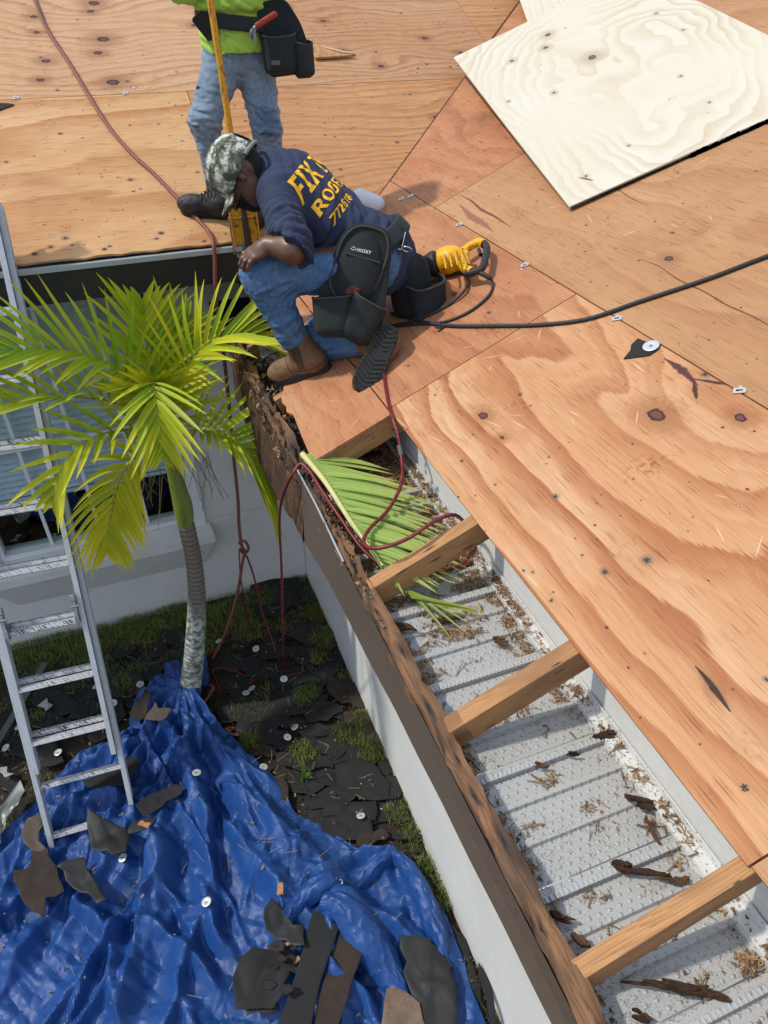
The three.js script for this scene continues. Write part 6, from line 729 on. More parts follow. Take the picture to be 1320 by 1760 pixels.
// a torn sheet: outline (plan x, z) with ragged edges; hf gives the height above the ground it lies on
function tornGeo(poly, seed, hf, rag = 0.036, th = 0.006) {
  const R = RNG(seed), o = []; for (let i = 0; i < poly.length; i++) { const a = poly[i], b = poly[(i + 1) % poly.length], L = Math.hypot(b[0] - a[0], b[1] - a[1]), n = Math.max(1, Math.round(L / 0.055)); for (let k = 0; k < n; k++) { const t = k / n, r = k ? rag : rag * 0.4; o.push([mix(a[0], b[0], t) + (R() - 0.5) * r, mix(a[1], b[1], t) + (R() - 0.5) * r]); } }
  const c = o.reduce((s, q) => [s[0] + q[0] / o.length, s[1] + q[1] / o.length], [0, 0]), N = o.length, K = 6, pos = [], uv = [], idx = [], tilt = R() * 6.28;
  for (const s of [0, 1]) { for (let k = 0; k <= K; k++) for (let i = 0; i < N; i++) { const f = 1 - k / K * 0.999, x = mix(c[0], o[i][0], f), z = mix(c[1], o[i][1], f); pos.push(x, hf(x, z) - s * th, z); uv.push((x * Math.cos(tilt) + z * Math.sin(tilt)) * 2.2, (-x * Math.sin(tilt) + z * Math.cos(tilt)) * 2.2); } }
  const base = (K + 1) * N, id = (s, k, i) => s * base + k * N + (i % N);
  for (let k = 0; k < K; k++) for (let i = 0; i < N; i++) { const a = id(0, k, i), b = id(0, k, i + 1), e = id(0, k + 1, i), f = id(0, k + 1, i + 1); idx.push(a, e, b, b, e, f); const A = id(1, k, i), B = id(1, k, i + 1), E = id(1, k + 1, i), F2 = id(1, k + 1, i + 1); idx.push(A, B, E, B, F2, E); }
  for (let i = 0; i < N; i++) { const a = id(0, 0, i), b = id(0, 0, i + 1), A = id(1, 0, i), B = id(1, 0, i + 1); idx.push(a, b, A, b, B, A); }
  const g = geoFrom(pos, idx, uv); const p = g.attributes.position; let area = 0; for (let i = 0; i < N; i++) { const a = o[i], b = o[(i + 1) % N]; area += a[0] * b[1] - b[0] * a[1]; } if (area > 0) { const ix = g.index.array; for (let i = 0; i < ix.length; i += 3) { const t = ix[i]; ix[i] = ix[i + 1]; ix[i + 1] = t; } g.computeVertexNormals(); } return g;
}
const gpoly = (pts, h = 0.03) => pts.map(([x, y]) => { const p = onY(x, y, h); return [p.x, p.z]; });
const crumple = (seed, a, f) => (x, z) => a * (fbm2(x * f + seed * 3.1, z * f + seed * 7.7, 3) + 0.3) + a * 0.5 * Math.abs(n2(x * f * 1.9 + seed, z * f * 1.9));
function torn(name, label, cat, pts, seed, mat, { base = 0.02, amp = 0.03, f = 5, onTarp = false, group, rag, th, curl } = {}) {
  const poly = gpoly(pts, onTarp ? 0.14 : base), cx = poly.reduce((s, p) => s + p[0], 0) / poly.length, cz = poly.reduce((s, p) => s + p[1], 0) / poly.length, cr = crumple(seed, amp, f);
  const y0 = onTarp ? Math.max(0.05, tarpY(cx, cz), ...poly.map((p) => tarpY(mix(cx, p[0], 0.6), mix(cz, p[1], 0.6)) * 0.95)) + 0.01 : base;
  const hf = (x, z) => y0 + cr(x, z) + (curl ? curl(x - cx, z - cz) : 0);
  const m = mesh(name, tornGeo(poly, seed, hf, rag, th), mat); return tag(m, label, cat, group);
}
{
  const fr = (s, a) => (dx, dz) => a * Math.abs(dx * Math.cos(s) + dz * Math.sin(s));
  torn('shingle_scrap', 'brown torn shingle piece on the tarpaulin left of the ladder foot', 'shingle', [[28, 1508], [52, 1500], [60, 1470], [88, 1468], [118, 1540], [84, 1552], [80, 1590], [50, 1562]], 1, M_brn, { onTarp: true, amp: 0.03 });
  torn('shingle_scrap', 'pale grey shingle end standing on the brown piece by the ladder foot', 'shingle', [[50, 1415], [74, 1405], [70, 1455], [88, 1480], [62, 1486], [44, 1460]], 2, M_gran, { onTarp: true, amp: 0.04 });
  torn('felt_scrap', 'shiny dark felt flap curled up right of the ladder foot', 'felt scrap', [[103, 1502], [128, 1488], [150, 1482], [166, 1520], [190, 1556], [172, 1562], [140, 1540]], 3, M_sheen, { onTarp: true, amp: 0.02, curl: fr(0.9, 0.22) });
  torn('felt_scrap', 'dark folded felt piece lying at the right ladder foot', 'felt scrap', [[157, 1410], [196, 1424], [226, 1440], [224, 1480], [200, 1486], [164, 1470], [158, 1440]], 4, M_sheen, { onTarp: true, amp: 0.04, curl: fr(1.4, 0.2) });
  torn('felt_scrap', 'narrow grey felt wing touching the right ladder rail', 'felt scrap', [[226, 1440], [232, 1430], [258, 1420], [274, 1424], [250, 1445], [228, 1450]], 5, M_sheen, { onTarp: true, amp: 0.02 });
  torn('felt_scrap', 'long dark felt strip on the tarpaulin right of the ladder', 'felt scrap', [[240, 1405], [276, 1376], [305, 1366], [322, 1370], [318, 1382], [280, 1404], [250, 1418]], 6, M_felt, { onTarp: true, amp: 0.03, curl: fr(0.5, 0.2) });
  torn('felt_scrap', 'black felt patch between the lower ladder rungs', 'felt scrap', [[152, 1360], [190, 1342], [240, 1318], [248, 1330], [222, 1366], [170, 1372]], 7, M_felt, { onTarp: true, amp: 0.015 });
  torn('shingle_scrap', 'brown shingle strip leaning at the tarpaulin edge left of the palm', 'shingle', [[232, 1250], [256, 1204], [266, 1214], [258, 1256], [240, 1262]], 8, M_brn, { onTarp: true, amp: 0.03, curl: fr(0.2, 0.3) });
  torn('shingle_scrap', 'tan shingle corner beside the brown strip left of the palm', 'shingle', [[256, 1256], [274, 1226], [280, 1238], [302, 1238], [292, 1256], [270, 1260]], 9, M_gran, { onTarp: true, amp: 0.02 });
  torn('felt_scrap', 'dark grey felt piece at the top of the debris pile on the tarpaulin', 'felt scrap', [[458, 1574], [470, 1558], [484, 1572], [524, 1606], [526, 1640], [492, 1632], [460, 1612]], 10, M_sheen, { onTarp: true, amp: 0.03, curl: fr(0.6, 0.18) });
  torn('shingle_strip', 'long dark shingle strip lying down the middle of the debris pile', 'shingle', [[540, 1574], [584, 1604], [552, 1700], [536, 1775], [480, 1775], [512, 1680]], 11, M_felt, { onTarp: true, amp: 0.012, rag: 0.008 });
  torn('shingle_strip', 'long brown grey shingle strip right of the middle one', 'shingle', [[586, 1606], [622, 1648], [604, 1700], [580, 1775], [540, 1775], [556, 1700]], 12, M_brn, { onTarp: true, amp: 0.014, rag: 0.012 });
  torn('felt_scrap', 'black crumpled felt heap left of the long shingle strips', 'felt scrap', [[402, 1690], [440, 1636], [490, 1634], [508, 1650], [488, 1720], [470, 1742], [410, 1742]], 13, M_felt, { onTarp: true, amp: 0.07, f: 9 });
  torn('shingle_scrap', 'small brown granule piece on the black felt heap', 'shingle', [[418, 1690], [440, 1676], [470, 1676], [456, 1700], [432, 1710]], 14, M_gran, { onTarp: true, amp: 0.05 });
  torn('felt_scrap', 'curled grey felt roll at the bottom of the debris pile', 'felt scrap', [[424, 1716], [482, 1700], [484, 1740], [426, 1746]], 15, M_sheen, { onTarp: true, amp: 0.02, curl: (dx, dz) => 0.06 - 3 * dz * dz });
  torn('felt_scrap', 'large grey felt sheet near the right edge of the tarpaulin', 'felt scrap', [[690, 1606], [735, 1612], [762, 1620], [782, 1690], [784, 1775], [716, 1775], [700, 1690]], 16, M_sheen, { onTarp: true, amp: 0.035, f: 6 });
  torn('shingle_scrap', 'speckled pinkish shingle piece at the bottom edge of the tarpaulin', 'shingle', [[664, 1700], [700, 1702], [722, 1722], [736, 1775], [652, 1775]], 17, std({ map: T_gran, color: lin(1.0, 0.9, 0.85), roughness: 0.95 }), { onTarp: true, amp: 0.02, curl: () => 0.03 });
  torn('felt_scrap', 'tall black felt shard leaning against the foot of the right wall', 'felt scrap', [[822, 1655], [840, 1690], [852, 1740], [850, 1775], [835, 1750], [826, 1700]], 18, M_felt, { base: 0.12, amp: 0.05 });
  torn('felt_scrap', 'dark felt strip between the tarpaulin edge and the right wall', 'felt scrap', [[770, 1592], [790, 1602], [822, 1680], [832, 1745], [812, 1720], [790, 1650]], 19, M_felt, { base: 0.03, amp: 0.02 });
  torn('shingle_scrap', 'rounded brown shingle end peeping out at the right fold of the tarpaulin', 'shingle', [[470, 1336], [486, 1336], [496, 1352], [490, 1376], [476, 1372]], 20, M_brn, { base: 0.06, amp: 0.03 });
  // scraps nobody could tell apart: black felt scattered over the courtyard ground
  const R = RNG(2024), spots = [[470, 1025, 70], [515, 1030, 45], [440, 1060, 30], [500, 1075, 60], [535, 1095, 55], [560, 1130, 50], [470, 1120, 60], [420, 1105, 40], [400, 1140, 35], [520, 1130, 50], [440, 1150, 55], [500, 1165, 60], [550, 1165, 50], [590, 1190, 50], [570, 1150, 30], [440, 1190, 50], [480, 1205, 60], [400, 1185, 30], [420, 1220, 50], [520, 1210, 50], [590, 1230, 55], [560, 1225, 40], [620, 1250, 45], [470, 1235, 50], [520, 1250, 55], [430, 1255, 45], [480, 1275, 50], [560, 1280, 65], [600, 1290, 55], [630, 1300, 50], [520, 1310, 60], [450, 1290, 40], [570, 1330, 65], [620, 1345, 60], [660, 1355, 45], [520, 1350, 55], [560, 1375, 60], [610, 1395, 60], [650, 1400, 55], [590, 1425, 55], [640, 1440, 50], [540, 1395, 40], [665, 1320, 40], [300, 1095, 35], [270, 1120, 40], [250, 1150, 45], [215, 1110, 35], [190, 1150, 40], [290, 1140, 40], [230, 1180, 50], [180, 1190, 45], [130, 1180, 50], [150, 1220, 55], [90, 1210, 60], [200, 1230, 45], [110, 1250, 60], [60, 1240, 60], [170, 1265, 45], [30, 1200, 50], [80, 1290, 55], [30, 1290, 60], [10, 1340, 50], [220, 1205, 40], [180, 1130, 30], [130, 1135, 35], [40, 1160, 40], [505, 1000, 30], [300, 1060, 22], [205, 1090, 20], [620, 1200, 30], [655, 1270, 30], [690, 1400, 30], [745, 1590, 35], [690, 1370, 26], [700, 1440, 28], [730, 1500, 26]];
  spots.forEach(([x, y, s], i) => {
    const n = 5 + Math.floor(R() * 4), a0 = R() * 6.28, k = s * (0.75 + R() * 0.5), el = 0.45 + R() * 0.45, pts = [...Array(n)].map((_, j) => { const a = a0 + j / n * 6.28 + (R() - 0.5) * 0.5, r = k * (0.6 + 0.5 * R()), u = Math.cos(a) * r, v = Math.sin(a) * r * el; return [x + u * Math.cos(a0) - v * Math.sin(a0), y + 0.62 * (u * Math.sin(a0) + v * Math.cos(a0))]; });
    const b = i % 9 === 4; torn(b ? 'shingle_scrap' : 'felt_scrap', b ? 'brown shingle scrap among the black felt on the courtyard ground' : 'black torn felt scrap strewn on the courtyard ground', b ? 'shingle' : 'felt scrap', pts, 100 + i, b ? M_brn : M_felt, { base: 0.015 + R() * 0.035, amp: 0.02 + R() * 0.03, f: 4 + R() * 4, group: b ? 'brown shingle scraps strewn on the ground' : 'black felt scraps strewn on the ground' });
  });
  // small bits in the debris pile
  for (let i = 0; i < 16; i++) { const x = 405 + R() * 110, y = 1630 + R() * 110, k = 7 + R() * 9, a = R() * 6; torn('felt_scrap', 'small black felt bit in the debris pile at the bottom of the tarpaulin', 'felt scrap', [0, 1, 2, 3, 4].map((j) => [x + Math.cos(a + j * 1.26) * k * (0.6 + R() * 0.6), y + Math.sin(a + j * 1.26) * k * 0.7 * (0.6 + R() * 0.6)]), 300 + i, i % 4 ? M_felt : M_brn, { onTarp: true, amp: 0.05, f: 12, rag: 0.012, curl: () => 0.02 + 0.03 * (i % 3), group: 'small felt bits in the debris pile' }); }
  const M_chip = std({ map: T_raft, color: lin(0.75, 0.7, 0.65), roughness: 0.9 });
  [[484, 1540, 'upper left'], [498, 1628, 'right'], [456, 1650, 'middle'], [470, 1660, 'lower'], [508, 1650, 'far right'], [432, 1658, 'left'], [256, 1437, 'by the ladder foot']].forEach(([x, y, w], i) => { const p = onY(x, y, 0.18); p.y = tarpY(p.x, p.z) + 0.03 + (i ? 0.03 : 0); const m = mesh('wood_chip', jit(new THREE.BoxGeometry(0.03 + R() * 0.05, 0.008, 0.018 + R() * 0.014, 4, 1, 2), 0.006, 50, i), M_chip); m.position.copy(p); m.rotation.set((R() - 0.5) * 0.5, R() * 3, 0); tag(m, i === 6 ? 'tan wood chip on the felt at the right ladder foot' : w + ' tan wood chip in the debris pile on the tarpaulin', 'wood chip'); });
  // bent metal and odd pieces at the left edge
  const fl = thing('metal_flashing', 'bent grey metal flashing at the left edge beside the tarpaulin', 'flashing', V(0, 0, 0)); { const g = tornGeo(gpoly([[-30, 1470], [-4, 1395], [14, 1366], [40, 1350], [46, 1366], [36, 1392], [14, 1406], [4, 1440], [-20, 1490]], 0.12), 71, (x, z) => 0.14 + 0.09 * n2(x * 7, z * 7) + 0.05 * Math.abs(n2(x * 11 + 5, z * 11)), 0.006, 0.002), c = V(-1.42, 0.1, -2.9); fl.position.copy(c); g.translate(-c.x, -c.y, -c.z); mesh('sheet', g, std({ color: lin(0.30, 0.34, 0.35), map: T_dirt, metalness: 0.5, roughness: 0.45 }), fl); }
  tag(mesh('metal_flashing', rbox(0.05, 0.01, 0.9).rotateY(-0.45).translate(...onY(28, 1222, 0.08).toArray()), std({ color: lin(0.10, 0.12, 0.12), roughness: 0.5, metalness: 0.3 })), 'straight dark metal strip on the ground behind the left ladder rail', 'flashing');
  torn('plastic_scrap', 'whitish plastic wrapper scrap on the ground seen through the ladder', 'plastic scrap', [[64, 1215], [80, 1202], [92, 1214], [80, 1226]], 91, std({ color: lin(0.32, 0.35, 0.34), roughness: 0.4 }), { base: 0.08, amp: 0.04, f: 14 });
  torn('plastic_scrap', 'clear crumpled wrapper at the left edge below the wrapper behind the ladder', 'plastic scrap', [[-4, 1324], [12, 1320], [24, 1332], [10, 1340]], 92, std({ color: lin(0.35, 0.38, 0.39), roughness: 0.25 }), { base: 0.08, amp: 0.05, f: 14 });
}
{ // tin caps: round roofing washers with a dimple and a nail
  const cg = new THREE.LatheGeometry([[0.0001, 0.0012], [0.004, 0.001], [0.0065, 0.003], [0.018, 0.004], [0.0235, 0.0028], [0.024, 0.0015], [0.0185, 0.0026], [0.0001, 0.0002]].map((p) => new THREE.Vector2(p[0] * 1.15, p[1] * 1.1)), 24), M_cap = std({ color: lin(0.58, 0.62, 0.63), metalness: 0.45, roughness: 0.42 }), ng = new THREE.CylinderGeometry(0.005, 0.005, 0.002, 10).translate(0, 0.003, 0), nm = std({ color: lin(0.25, 0.24, 0.23), metalness: 0.6, roughness: 0.5 });
  const proto = thing('tin_cap', 'tin cap', 'tin cap', V(0, 0, 0)); mesh('disc', cg, M_cap, proto); mesh('nail_head', ng, nm, proto);
  const R = RNG(66); let first = true;
  const place = (p, n, label, group) => { let o; if (first) { o = proto; first = false; } else { o = proto.clone(); o.name = numbered('tin_cap'); scene.add(o); } o.position.copy(p); const q = n.clone().add(V((R() - 0.5) * 0.7, 0, (R() - 0.5) * 0.7)).normalize(); o.quaternion.setFromUnitVectors(V(0, 1, 0), q); if (label) { o.userData.label = label; delete o.userData.group; } };
  for (const [x, y, l] of [[376, 1102, 'tin cap just right of the palm trunk at the edge of the grass'], [440, 1115, 'tin cap inside the coils of thin red hose'], [488, 1167, 'tin cap just below the lowest bend of the hanging red hose'], [433, 1183, 'right one of two tin caps touching below the hose coils'], [423, 1191, 'left one of two tin caps touching below the hose coils'], [507, 1250, 'upper one of two tin caps in the middle of the felt scraps'], [494, 1267, 'lower one of two tin caps in the middle of the felt scraps'], [410, 1288, 'tin cap beside the tarpaulin edge right of the palm foot'], [453, 1318, 'tin cap at the tarpaulin edge left of the upright green blade'], [195, 1208, 'tin cap on the ground just right of the right ladder rail'], [165, 1180, 'tin cap at the right ladder rail above the double rung'], [241, 1176, 'tin cap on the grass left of the palm trunk'], [32, 1250, 'tin cap left of the left ladder rail beside the dark metal strip'], [10, 1285, 'tin cap on the ground at the left edge of the picture'], [100, 1293, 'tin cap between the ladder rails just above the tarpaulin'], [620, 1402, 'tin cap on black felt nearest the foot of the right wall']]) place(onY(x, y, 0.075), V(0, 1, 0), l);
  const tp = (x, y, l) => { const p = onY(x, y, 0.14); p.y = tarpY(p.x, p.z) + 0.02; place(onY(x, y, p.y), V(0, 1, 0.1), l); };
  tp(355, 1550, 'tin cap lying alone in the middle of the blue tarpaulin'); tp(211, 1474, 'tin cap on the folded felt at the right ladder foot'); tp(714, 1720, 'tin cap on the speckled shingle at the bottom of the tarpaulin'); tp(415, 1698, 'tin cap left of the black felt heap on the tarpaulin'); tp(338, 1328, 'tin cap on the upper folds of the tarpaulin below the palm');
  // black scrap with its cap on the roof, small clips along the joints
  const c = onR(1110, 596, 0.002), X = onR(1140, 590, 0.002).sub(c).normalize(), Zp = new THREE.Vector3().crossVectors(X, NR).normalize();
  tag(mesh('felt_scrap', panelGeo([[-0.07, -0.040], [-0.045, 0.0], [-0.042, 0.03], [-0.018, 0.058], [0.008, 0.03], [0.04, 0.022], [0.056, 0.0], [0.04, -0.03], [0.015, -0.048]], 0.002, 0.001).applyMatrix4(new THREE.Matrix4().makeBasis(X, new THREE.Vector3().crossVectors(NR, X), NR).setPosition(onR(1107, 598, 0.003))), M_felt), 'small black felt scrap with a silver cap on the large plywood sheet', 'felt scrap');
  const o = proto.clone(); o.name = numbered('tin_cap'); scene.add(o); o.position.copy(onR(1119, 595, 0.008)); o.quaternion.setFromUnitVectors(V(0, 1, 0), NR); o.scale.setScalar(1.05); o.userData.label = 'silver tin cap nailed through the small black felt scrap on the plywood'; delete o.userData.group;
  const s = new THREE.Shape(); s.moveTo(-0.016, -0.012); s.lineTo(0.016, -0.012); s.lineTo(0.018, 0.0); s.lineTo(0.012, 0.010); s.lineTo(0.006, 0.010); s.lineTo(0.006, 0.018); s.lineTo(-0.002, 0.018); s.lineTo(-0.002, 0.010); s.lineTo(-0.016, 0.010); const hl = new THREE.Path(); hl.moveTo(-0.009, -0.005); hl.lineTo(0.009, -0.005); hl.lineTo(0.009, 0.003); hl.lineTo(-0.009, 0.003); s.holes.push(hl);
  const kg = new THREE.ExtrudeGeometry(s, { depth: 0.002, bevelEnabled: false }).rotateX(-Math.PI / 2), M_k = std({ color: lin(0.6, 0.62, 0.63), metalness: 0.5, roughness: 0.35 });
  const clips = [[789, 386, 'R', 'metal clip nearest the valley on the long plywood joint'], [902, 455, 'R', 'metal clip on the plywood joint right of the saw'], [1060, 547, 'R', 'metal clip at the joint just below the black extension cord'], [1271, 671, 'R', 'metal clip at the right end of the long plywood joint'], [690, 342, 'R', 'larger bright metal chip by the valley behind the kneeling man'], [706, 337, 'R', 'smaller metal chip right of the other one by the valley'], [215, 160, 'B', 'metal clip on the back roof joint right of the hose'], [27, 168, 'B', 'metal clip on the back roof joint at the left edge']];
  for (const [x, y, k, l] of clips) { const m = mesh('panel_clip', kg, M_k); m.scale.setScalar(1.1); m.position.copy(k === 'R' ? onR(x, y, 0.003) : onB(x, y, 0.003)); m.quaternion.setFromUnitVectors(V(0, 1, 0), k === 'R' ? NR : NB).multiply(new THREE.Quaternion().setFromAxisAngle(V(0, 1, 0), k === 'R' ? -0.9 + R() * 0.4 : R())); tag(m, l, 'metal clip'); }
  const fb = onB(8, 183, 0.004); tag(mesh('felt_scrap', panelGeo([[-0.09, -0.04], [-0.05, -0.045], [0.055, 0.012], [0.03, 0.022], [-0.09, 0.045]], 0.003, 0.001).applyMatrix4(new THREE.Matrix4().makeBasis(V(1, 0, 0), V(0, SA, -CA), NB).setPosition(fb)), M_felt), 'black felt scrap at the left edge of the back roof', 'felt scrap');
}
{ // splinter of broken plywood, white plastic jug end, flashing at the rotted hole
  const c = onB(575, 92, 0.012), sp = thing('plywood_splinter', 'broken triangular plywood splinter on the back roof behind the tool pouch', 'wood splinter', c), M = new THREE.Matrix4().makeBasis(V(1, 0, 0), V(0, SA, -CA), NB);
  mesh('board', panelGeo([[-0.16, -0.06], [0.0, -0.055], [0.145, -0.045], [0.10, -0.02], [0.02, 0.03], [-0.06, 0.07], [-0.16, 0.13]], 0.012, 0.001).applyMatrix4(M), std({ map: T_raft, color: lin(0.85, 0.82, 0.76), roughness: 0.85 }), sp);
  for (let i = 0; i < 5; i++) mesh('torn_ply', panelGeo([[-0.08 + i * 0.03, 0.06 - i * 0.02], [0.04 + i * 0.022, -0.01 - i * 0.008], [0.05 + i * 0.022, -0.004 - i * 0.008], [-0.07 + i * 0.03, 0.075 - i * 0.02]], 0.016 + i * 0.001, 0.001).applyMatrix4(M), std({ color: lin(0.5, 0.38, 0.24), roughness: 0.9 }), sp);
  const j = onR(640, 346, 0.05); tag(mesh('plastic_bottle', jit(new THREE.CapsuleGeometry(0.058, 0.10, 8, 20).rotateZ(1.2), 0.010, 14, 5).translate(j.x - 0.03, j.y, j.z), std({ color: lin(0.62, 0.66, 0.70), roughness: 0.4 })), 'white crumpled plastic bottle half hidden behind the kneeling man', 'bottle');
  torn('metal_flashing', 'torn pale flashing hanging over the rotted hole by the raised boot', 'flashing', [[440, 580], [500, 575], [512, 596], [480, 606], [455, 622], [446, 606]], 81, std({ color: lin(0.42, 0.43, 0.42), map: T_dirt, metalness: 0.3, roughness: 0.5 }), { base: 2.73, amp: 0.03, f: 9 });
}
{ // rotten wood fallen into the open eave: splinters told apart, and crumbs that are not
  const R = RNG(515), slivers = (l, w, sd) => { const r = RNG(sd), o = [], n = Math.max(3, Math.round(l / 0.035)), rag = (a) => (r() - 0.5) * a; for (let q = 0; q < n; q++) { const L2 = l * (0.35 + 0.65 * r()), w2 = w * (0.16 + 0.3 * r()), up = [], dn = [], K = 9; for (let i = 0; i <= K; i++) { const t = i / K, x = (t - 0.5) * L2, e = Math.sin(Math.PI * clamp(t * 0.9 + 0.06, 0, 1)); up.push([x + rag(0.004), w2 * e * (0.5 + 0.6 * r())]); dn.unshift([x + rag(0.004), -w2 * e * (0.5 + 0.6 * r())]); } const gg = panelGeo([...up, ...dn], 0.004 + r() * 0.008, 0.0008).rotateX(-Math.PI / 2).rotateZ(rag(0.16)).rotateX(rag(0.5)).rotateY(rag(0.35)).translate(rag(l * 0.5), 0.004 + r() * 0.012, rag(w * 0.9)); o.push(jit(gg, 0.004, 60, q)); } return merge(o); }, M_dk = std({ map: T_rot, color: lin(0.30, 0.26, 0.23), roughness: 0.95 });
  const L = [[770, 1072, 0.13, 0.04, 'dark rotten wood clump on the upper soffit panels'], [862, 1108, 0.07, 0.03, 'rotten wood crumb pile on the white channel by the second rafter'], [1112, 1500, 0.15, 0.03, 'dark rotten splinter above the third rafter'], [1062, 1496, 0.07, 0.03, 'short brown rotten lump left of the dark splinter above the third rafter'], [1165, 1516, 0.11, 0.02, 'thin rotten splinter lying beside the white channel above the third rafter'], [1158, 1706, 0.26, 0.03, 'long dark rotten splinter below the third rafter'], [955, 1580, 0.10, 0.03, 'dark rotten chunk against the sub-fascia board'], [992, 1620, 0.09, 0.04, 'rotten stub in the corner left of the third rafter'], [1042, 1268, 0.10, 0.03, 'rotten wood plug on the white channel above the long channel joint'], [1096, 1385, 0.10, 0.035, 'rotten wood lump below the white channel'], [1118, 1432, 0.10, 0.015, 'thin black stick below the white channel'], [692, 1080, 0.10, 0.06, 'dark rotten clump beside the sub-fascia near the cut frond'], [1100, 1750, 0.05, 0.02, 'small rotten chip at the bottom of the open eave'], [930, 1318, 0.05, 0.012, 'small rotten chip on the middle soffit panels'], [985, 1300, 0.05, 0.01, 'tiny dark twig on the middle soffit panels']];
  L.forEach(([x, y, l, w, lab], i) => { const p = onY(x, y, 2.613), g = slivers(l * 0.72, w * 0.65, i * 31 + 7); const m = mesh('wood_splinter', g, i % 3 === 1 ? M_rot : M_dk); m.position.copy(p); m.rotation.y = -0.35 - R() * 0.5 + (i === 10 ? -0.8 : 0); tag(m, lab, 'wood splinter'); });
  const N = 17000, cg = new THREE.TetrahedronGeometry(1), im = new THREE.InstancedMesh(cg, std({ roughness: 1 }), N), mt = new THREE.Matrix4(), q = new THREE.Quaternion(), c = new THREE.Color(); im.name = 'sawdust';
  let k = 0; while (k < N) { const z = -2.6 + R() * 2.9, u = R(); let x = 0.57 + R() * 0.45, d = ss(-0.05, 0.45, fbm2(x * 9 + 9, z * 9, 4) * 0.9 + 0.03 + (x < 0.63 ? 0.28 : 0) + (x > 0.94 ? 0.2 : 0) + 0.35 * ss(-1.1, -1.9, z) - 0.06 + 0.12 * (Math.abs(((z * 9.48) % 1 + 1) % 1 - 0.5) > 0.42 ? 1 : 0)); if (R() > d * d * 1.3) continue; const s = 0.0015 + R() * R() * 0.008; q.setFromEuler(new THREE.Euler(R() * 6, R() * 6, R() * 6)); const lg = R() < 0.35; if (lg) q.setFromEuler(new THREE.Euler((R() - 0.5) * 0.5, R() * 6, (R() - 0.5) * 0.5)); mt.compose(V(x, 2.604 + R() * 0.006 + (x > 0.985 ? 0.022 : 0), z), q, lg ? V(s * (3 + 6 * R()), s * 0.35, s * 0.45) : V(s * (1 + 2 * R()), s, s * 0.7)); im.setMatrixAt(k, mt); const t = R(); c.setRGB(mix(0.10, 0.42, t), mix(0.055, 0.26, t), mix(0.03, 0.13, t)); im.setColorAt(k, c); k++; }
  im.castShadow = im.receiveShadow = true; scene.add(tag(im, 'brown sawdust and rot crumbs scattered over the white soffit', 'sawdust', null, 'stuff'));
  const N2 = 2600, im2 = new THREE.InstancedMesh(cg, std({ roughness: 1 }), N2); im2.name = 'rot_crumbs'; for (let i = 0; i < N2; i++) { const z = -3.9 + R() * 2.5, s = 0.003 + R() * R() * 0.012, in_ = R() < 0.55; q.setFromEuler(new THREE.Euler(R() * 6, R() * 6, R() * 6)); const x = in_ ? 0.60 + (R() - 0.5) * 0.14 * (z < -2.5 ? 1.4 : 0.3) - (z < -2.5 ? 0 : 0.03) : 0.528 + R() * 0.05; mt.compose(V(x, in_ ? 2.60 + R() * 0.03 * (z < -2.8 ? 2 : 1) : SUBT - 0.03 + (R() - 0.5) * 0.05 - 0.05 * ss(-2.3, -2.9, z), z), q, V(s * (1 + 2 * R()), s, s)); im2.setMatrixAt(i, mt); const t = R(); c.setRGB(mix(0.05, 0.34, t), mix(0.03, 0.21, t), mix(0.02, 0.11, t)); im2.setColorAt(i, c); }
  im2.castShadow = im2.receiveShadow = true; scene.add(tag(im2, 'crumbs of rotten wood along the decayed sub-fascia', 'wood crumbs', null, 'stuff'));
}
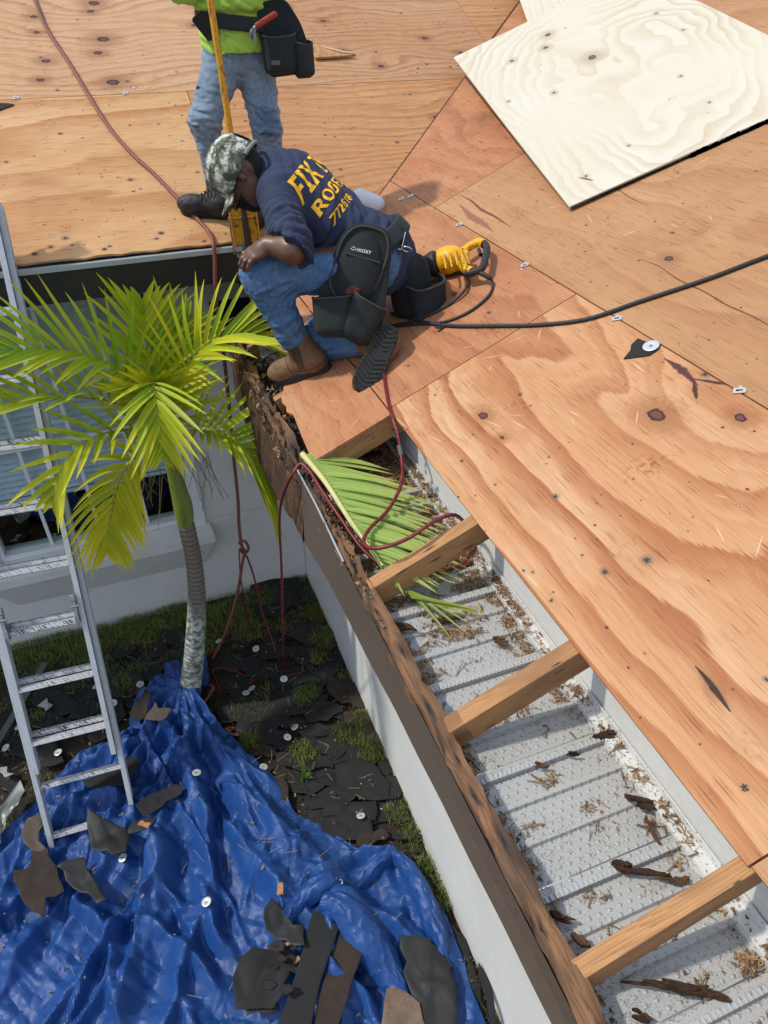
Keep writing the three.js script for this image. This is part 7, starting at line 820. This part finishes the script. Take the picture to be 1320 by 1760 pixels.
{ // grass: short blades in patches, straw and litter
  const GP = [[300, 1062, 0.24], [230, 1090, 0.26], [150, 1108, 0.25], [450, 1030, 0.2], [395, 1062, 0.24], [425, 1085, 0.16], [556, 1098, 0.14], [545, 1130, 0.10], [600, 1265, 0.15], [640, 1290, 0.16], [618, 1240, 0.1], [526, 1200, 0.13], [690, 1400, 0.12], [735, 1500, 0.12], [752, 1545, 0.12], [705, 1440, 0.1], [520, 1300, 0.13], [40, 1118, 0.22], [100, 1100, 0.22], [170, 1150, 0.15], [210, 1180, 0.13], [430, 1275, 0.1], [70, 1235, 0.08], [335, 1265, 0.1]].map(([x, y, r]) => { const p = onY(x, y, 0.03); return [p.x, p.z, r]; }), R = RNG(313), N = 42000, g = geoFrom([-0.5, 0, 0, 0.5, 0, 0, 0.32, 0.5, 0.12, -0.5, 0, 0, 0.32, 0.5, 0.12, -0.28, 0.5, 0.12, -0.28, 0.5, 0.12, 0.32, 0.5, 0.12, 0, 1, 0.42], null), im = new THREE.InstancedMesh(g, new THREE.MeshPhysicalMaterial({ roughness: 0.7, transmission: 0.3, thickness: 0 }), N), mt = new THREE.Matrix4(), q = new THREE.Quaternion(), c = new THREE.Color(); im.name = 'grass';
  let k = 0; while (k < N) { const x = -2.6 + R() * 3.66, z = -4.62 + R() * 4.4; let pd = 0; for (const [gx, gz, gr] of GP) pd = Math.max(pd, 1 - ss(gr * 0.45, gr, Math.hypot(x - gx, z - gz) + 0.05 * n2(x * 14, z * 14))); let d = pd + ss(0.14, 0.28, fbm2(x * 2.1 + 4, z * 2.1 + 3, 3)) * 0.6 + (z < -4.0 ? 0.9 * ss(-0.25, 0.15, fbm2(x * 3, z * 3, 2)) : 0) + (x > 0.93 ? 0.5 * ss(-0.2, 0.2, n2(z * 3, 1)) : 0); if (R() > d) continue; const h = 0.02 + R() * 0.045, w = 0.003 + R() * 0.003; q.setFromEuler(new THREE.Euler((R() - 0.5) * 1.1, R() * 6.3, (R() - 0.5) * 1.1)); mt.compose(V(x, 0.005 + 0.02 * R() + 0.035 * pd, z), q, V(w, h, h)); im.setMatrixAt(k, mt); const t = R(), dry = R() < 0.16; dry ? c.setRGB(0.26, 0.19, 0.07) : c.setRGB(mix(0.08, 0.28, t), mix(0.15, 0.36, t), mix(0.02, 0.045, t)); im.setColorAt(k, c); k++; }
  im.castShadow = im.receiveShadow = true; scene.add(tag(im, 'short green and straw coloured grass showing between the felt scraps', 'grass', null, 'stuff'));
  const weed = thing('weed', 'single upright bright green blade among the felt scraps', 'weed', onY(523, 1340, 0.03)); mesh('leaf', leafletGeo(V(0, 0, 0), V(0.02, 1, -0.1), V(0, 0, 1), 0.26, 0.03, 0.05, 8, [0.14, 0.26, 0.03], [0.28, 0.40, 0.05], 0.03), M_leaf, weed);
  for (let i = 0; i < 5; i++) mesh('leaf', leafletGeo(V(0, 0, 0), V((R() - 0.5), 0.5, (R() - 0.5)), V(0, 1, 0), 0.09, 0.012, 0.3, 5, [0.06, 0.13, 0.02], [0.1, 0.2, 0.03], 0), M_leaf, weed);
  const N2 = 1500, im2 = new THREE.InstancedMesh(new THREE.BoxGeometry(1, 1, 1), std({ roughness: 1 }), N2); im2.name = 'litter'; for (let i = 0; i < N2; i++) { const x = -2 + R() * 3, z = -4.5 + R() * 3.8, straw = R() < 0.25, ty = tarpY(x, z); if (ty > 0 && R() < 0.8) { i--; continue; } q.setFromEuler(new THREE.Euler((R() - 0.5) * 0.6, R() * 6.3, (R() - 0.5) * 0.6)); mt.compose(V(x, Math.max(0.075 * R() + 0.02, ty + 0.004), z), q, straw ? V(0.03 + R() * 0.07, 0.002, 0.002) : V(0.005 + R() * 0.02, 0.003, 0.004 + R() * 0.008)); im2.setMatrixAt(i, mt); const t = R(); straw ? c.setRGB(0.30, 0.22, 0.11) : c.setRGB(mix(0.04, 0.3, t * t), mix(0.035, 0.19, t * t), mix(0.03, 0.10, t * t)); im2.setColorAt(i, c); }
  im2.castShadow = im2.receiveShadow = true; scene.add(tag(im2, 'straw, chips and small litter over the ground and tarpaulin', 'litter', null, 'stuff'));
}
renderer.render(scene, camera);
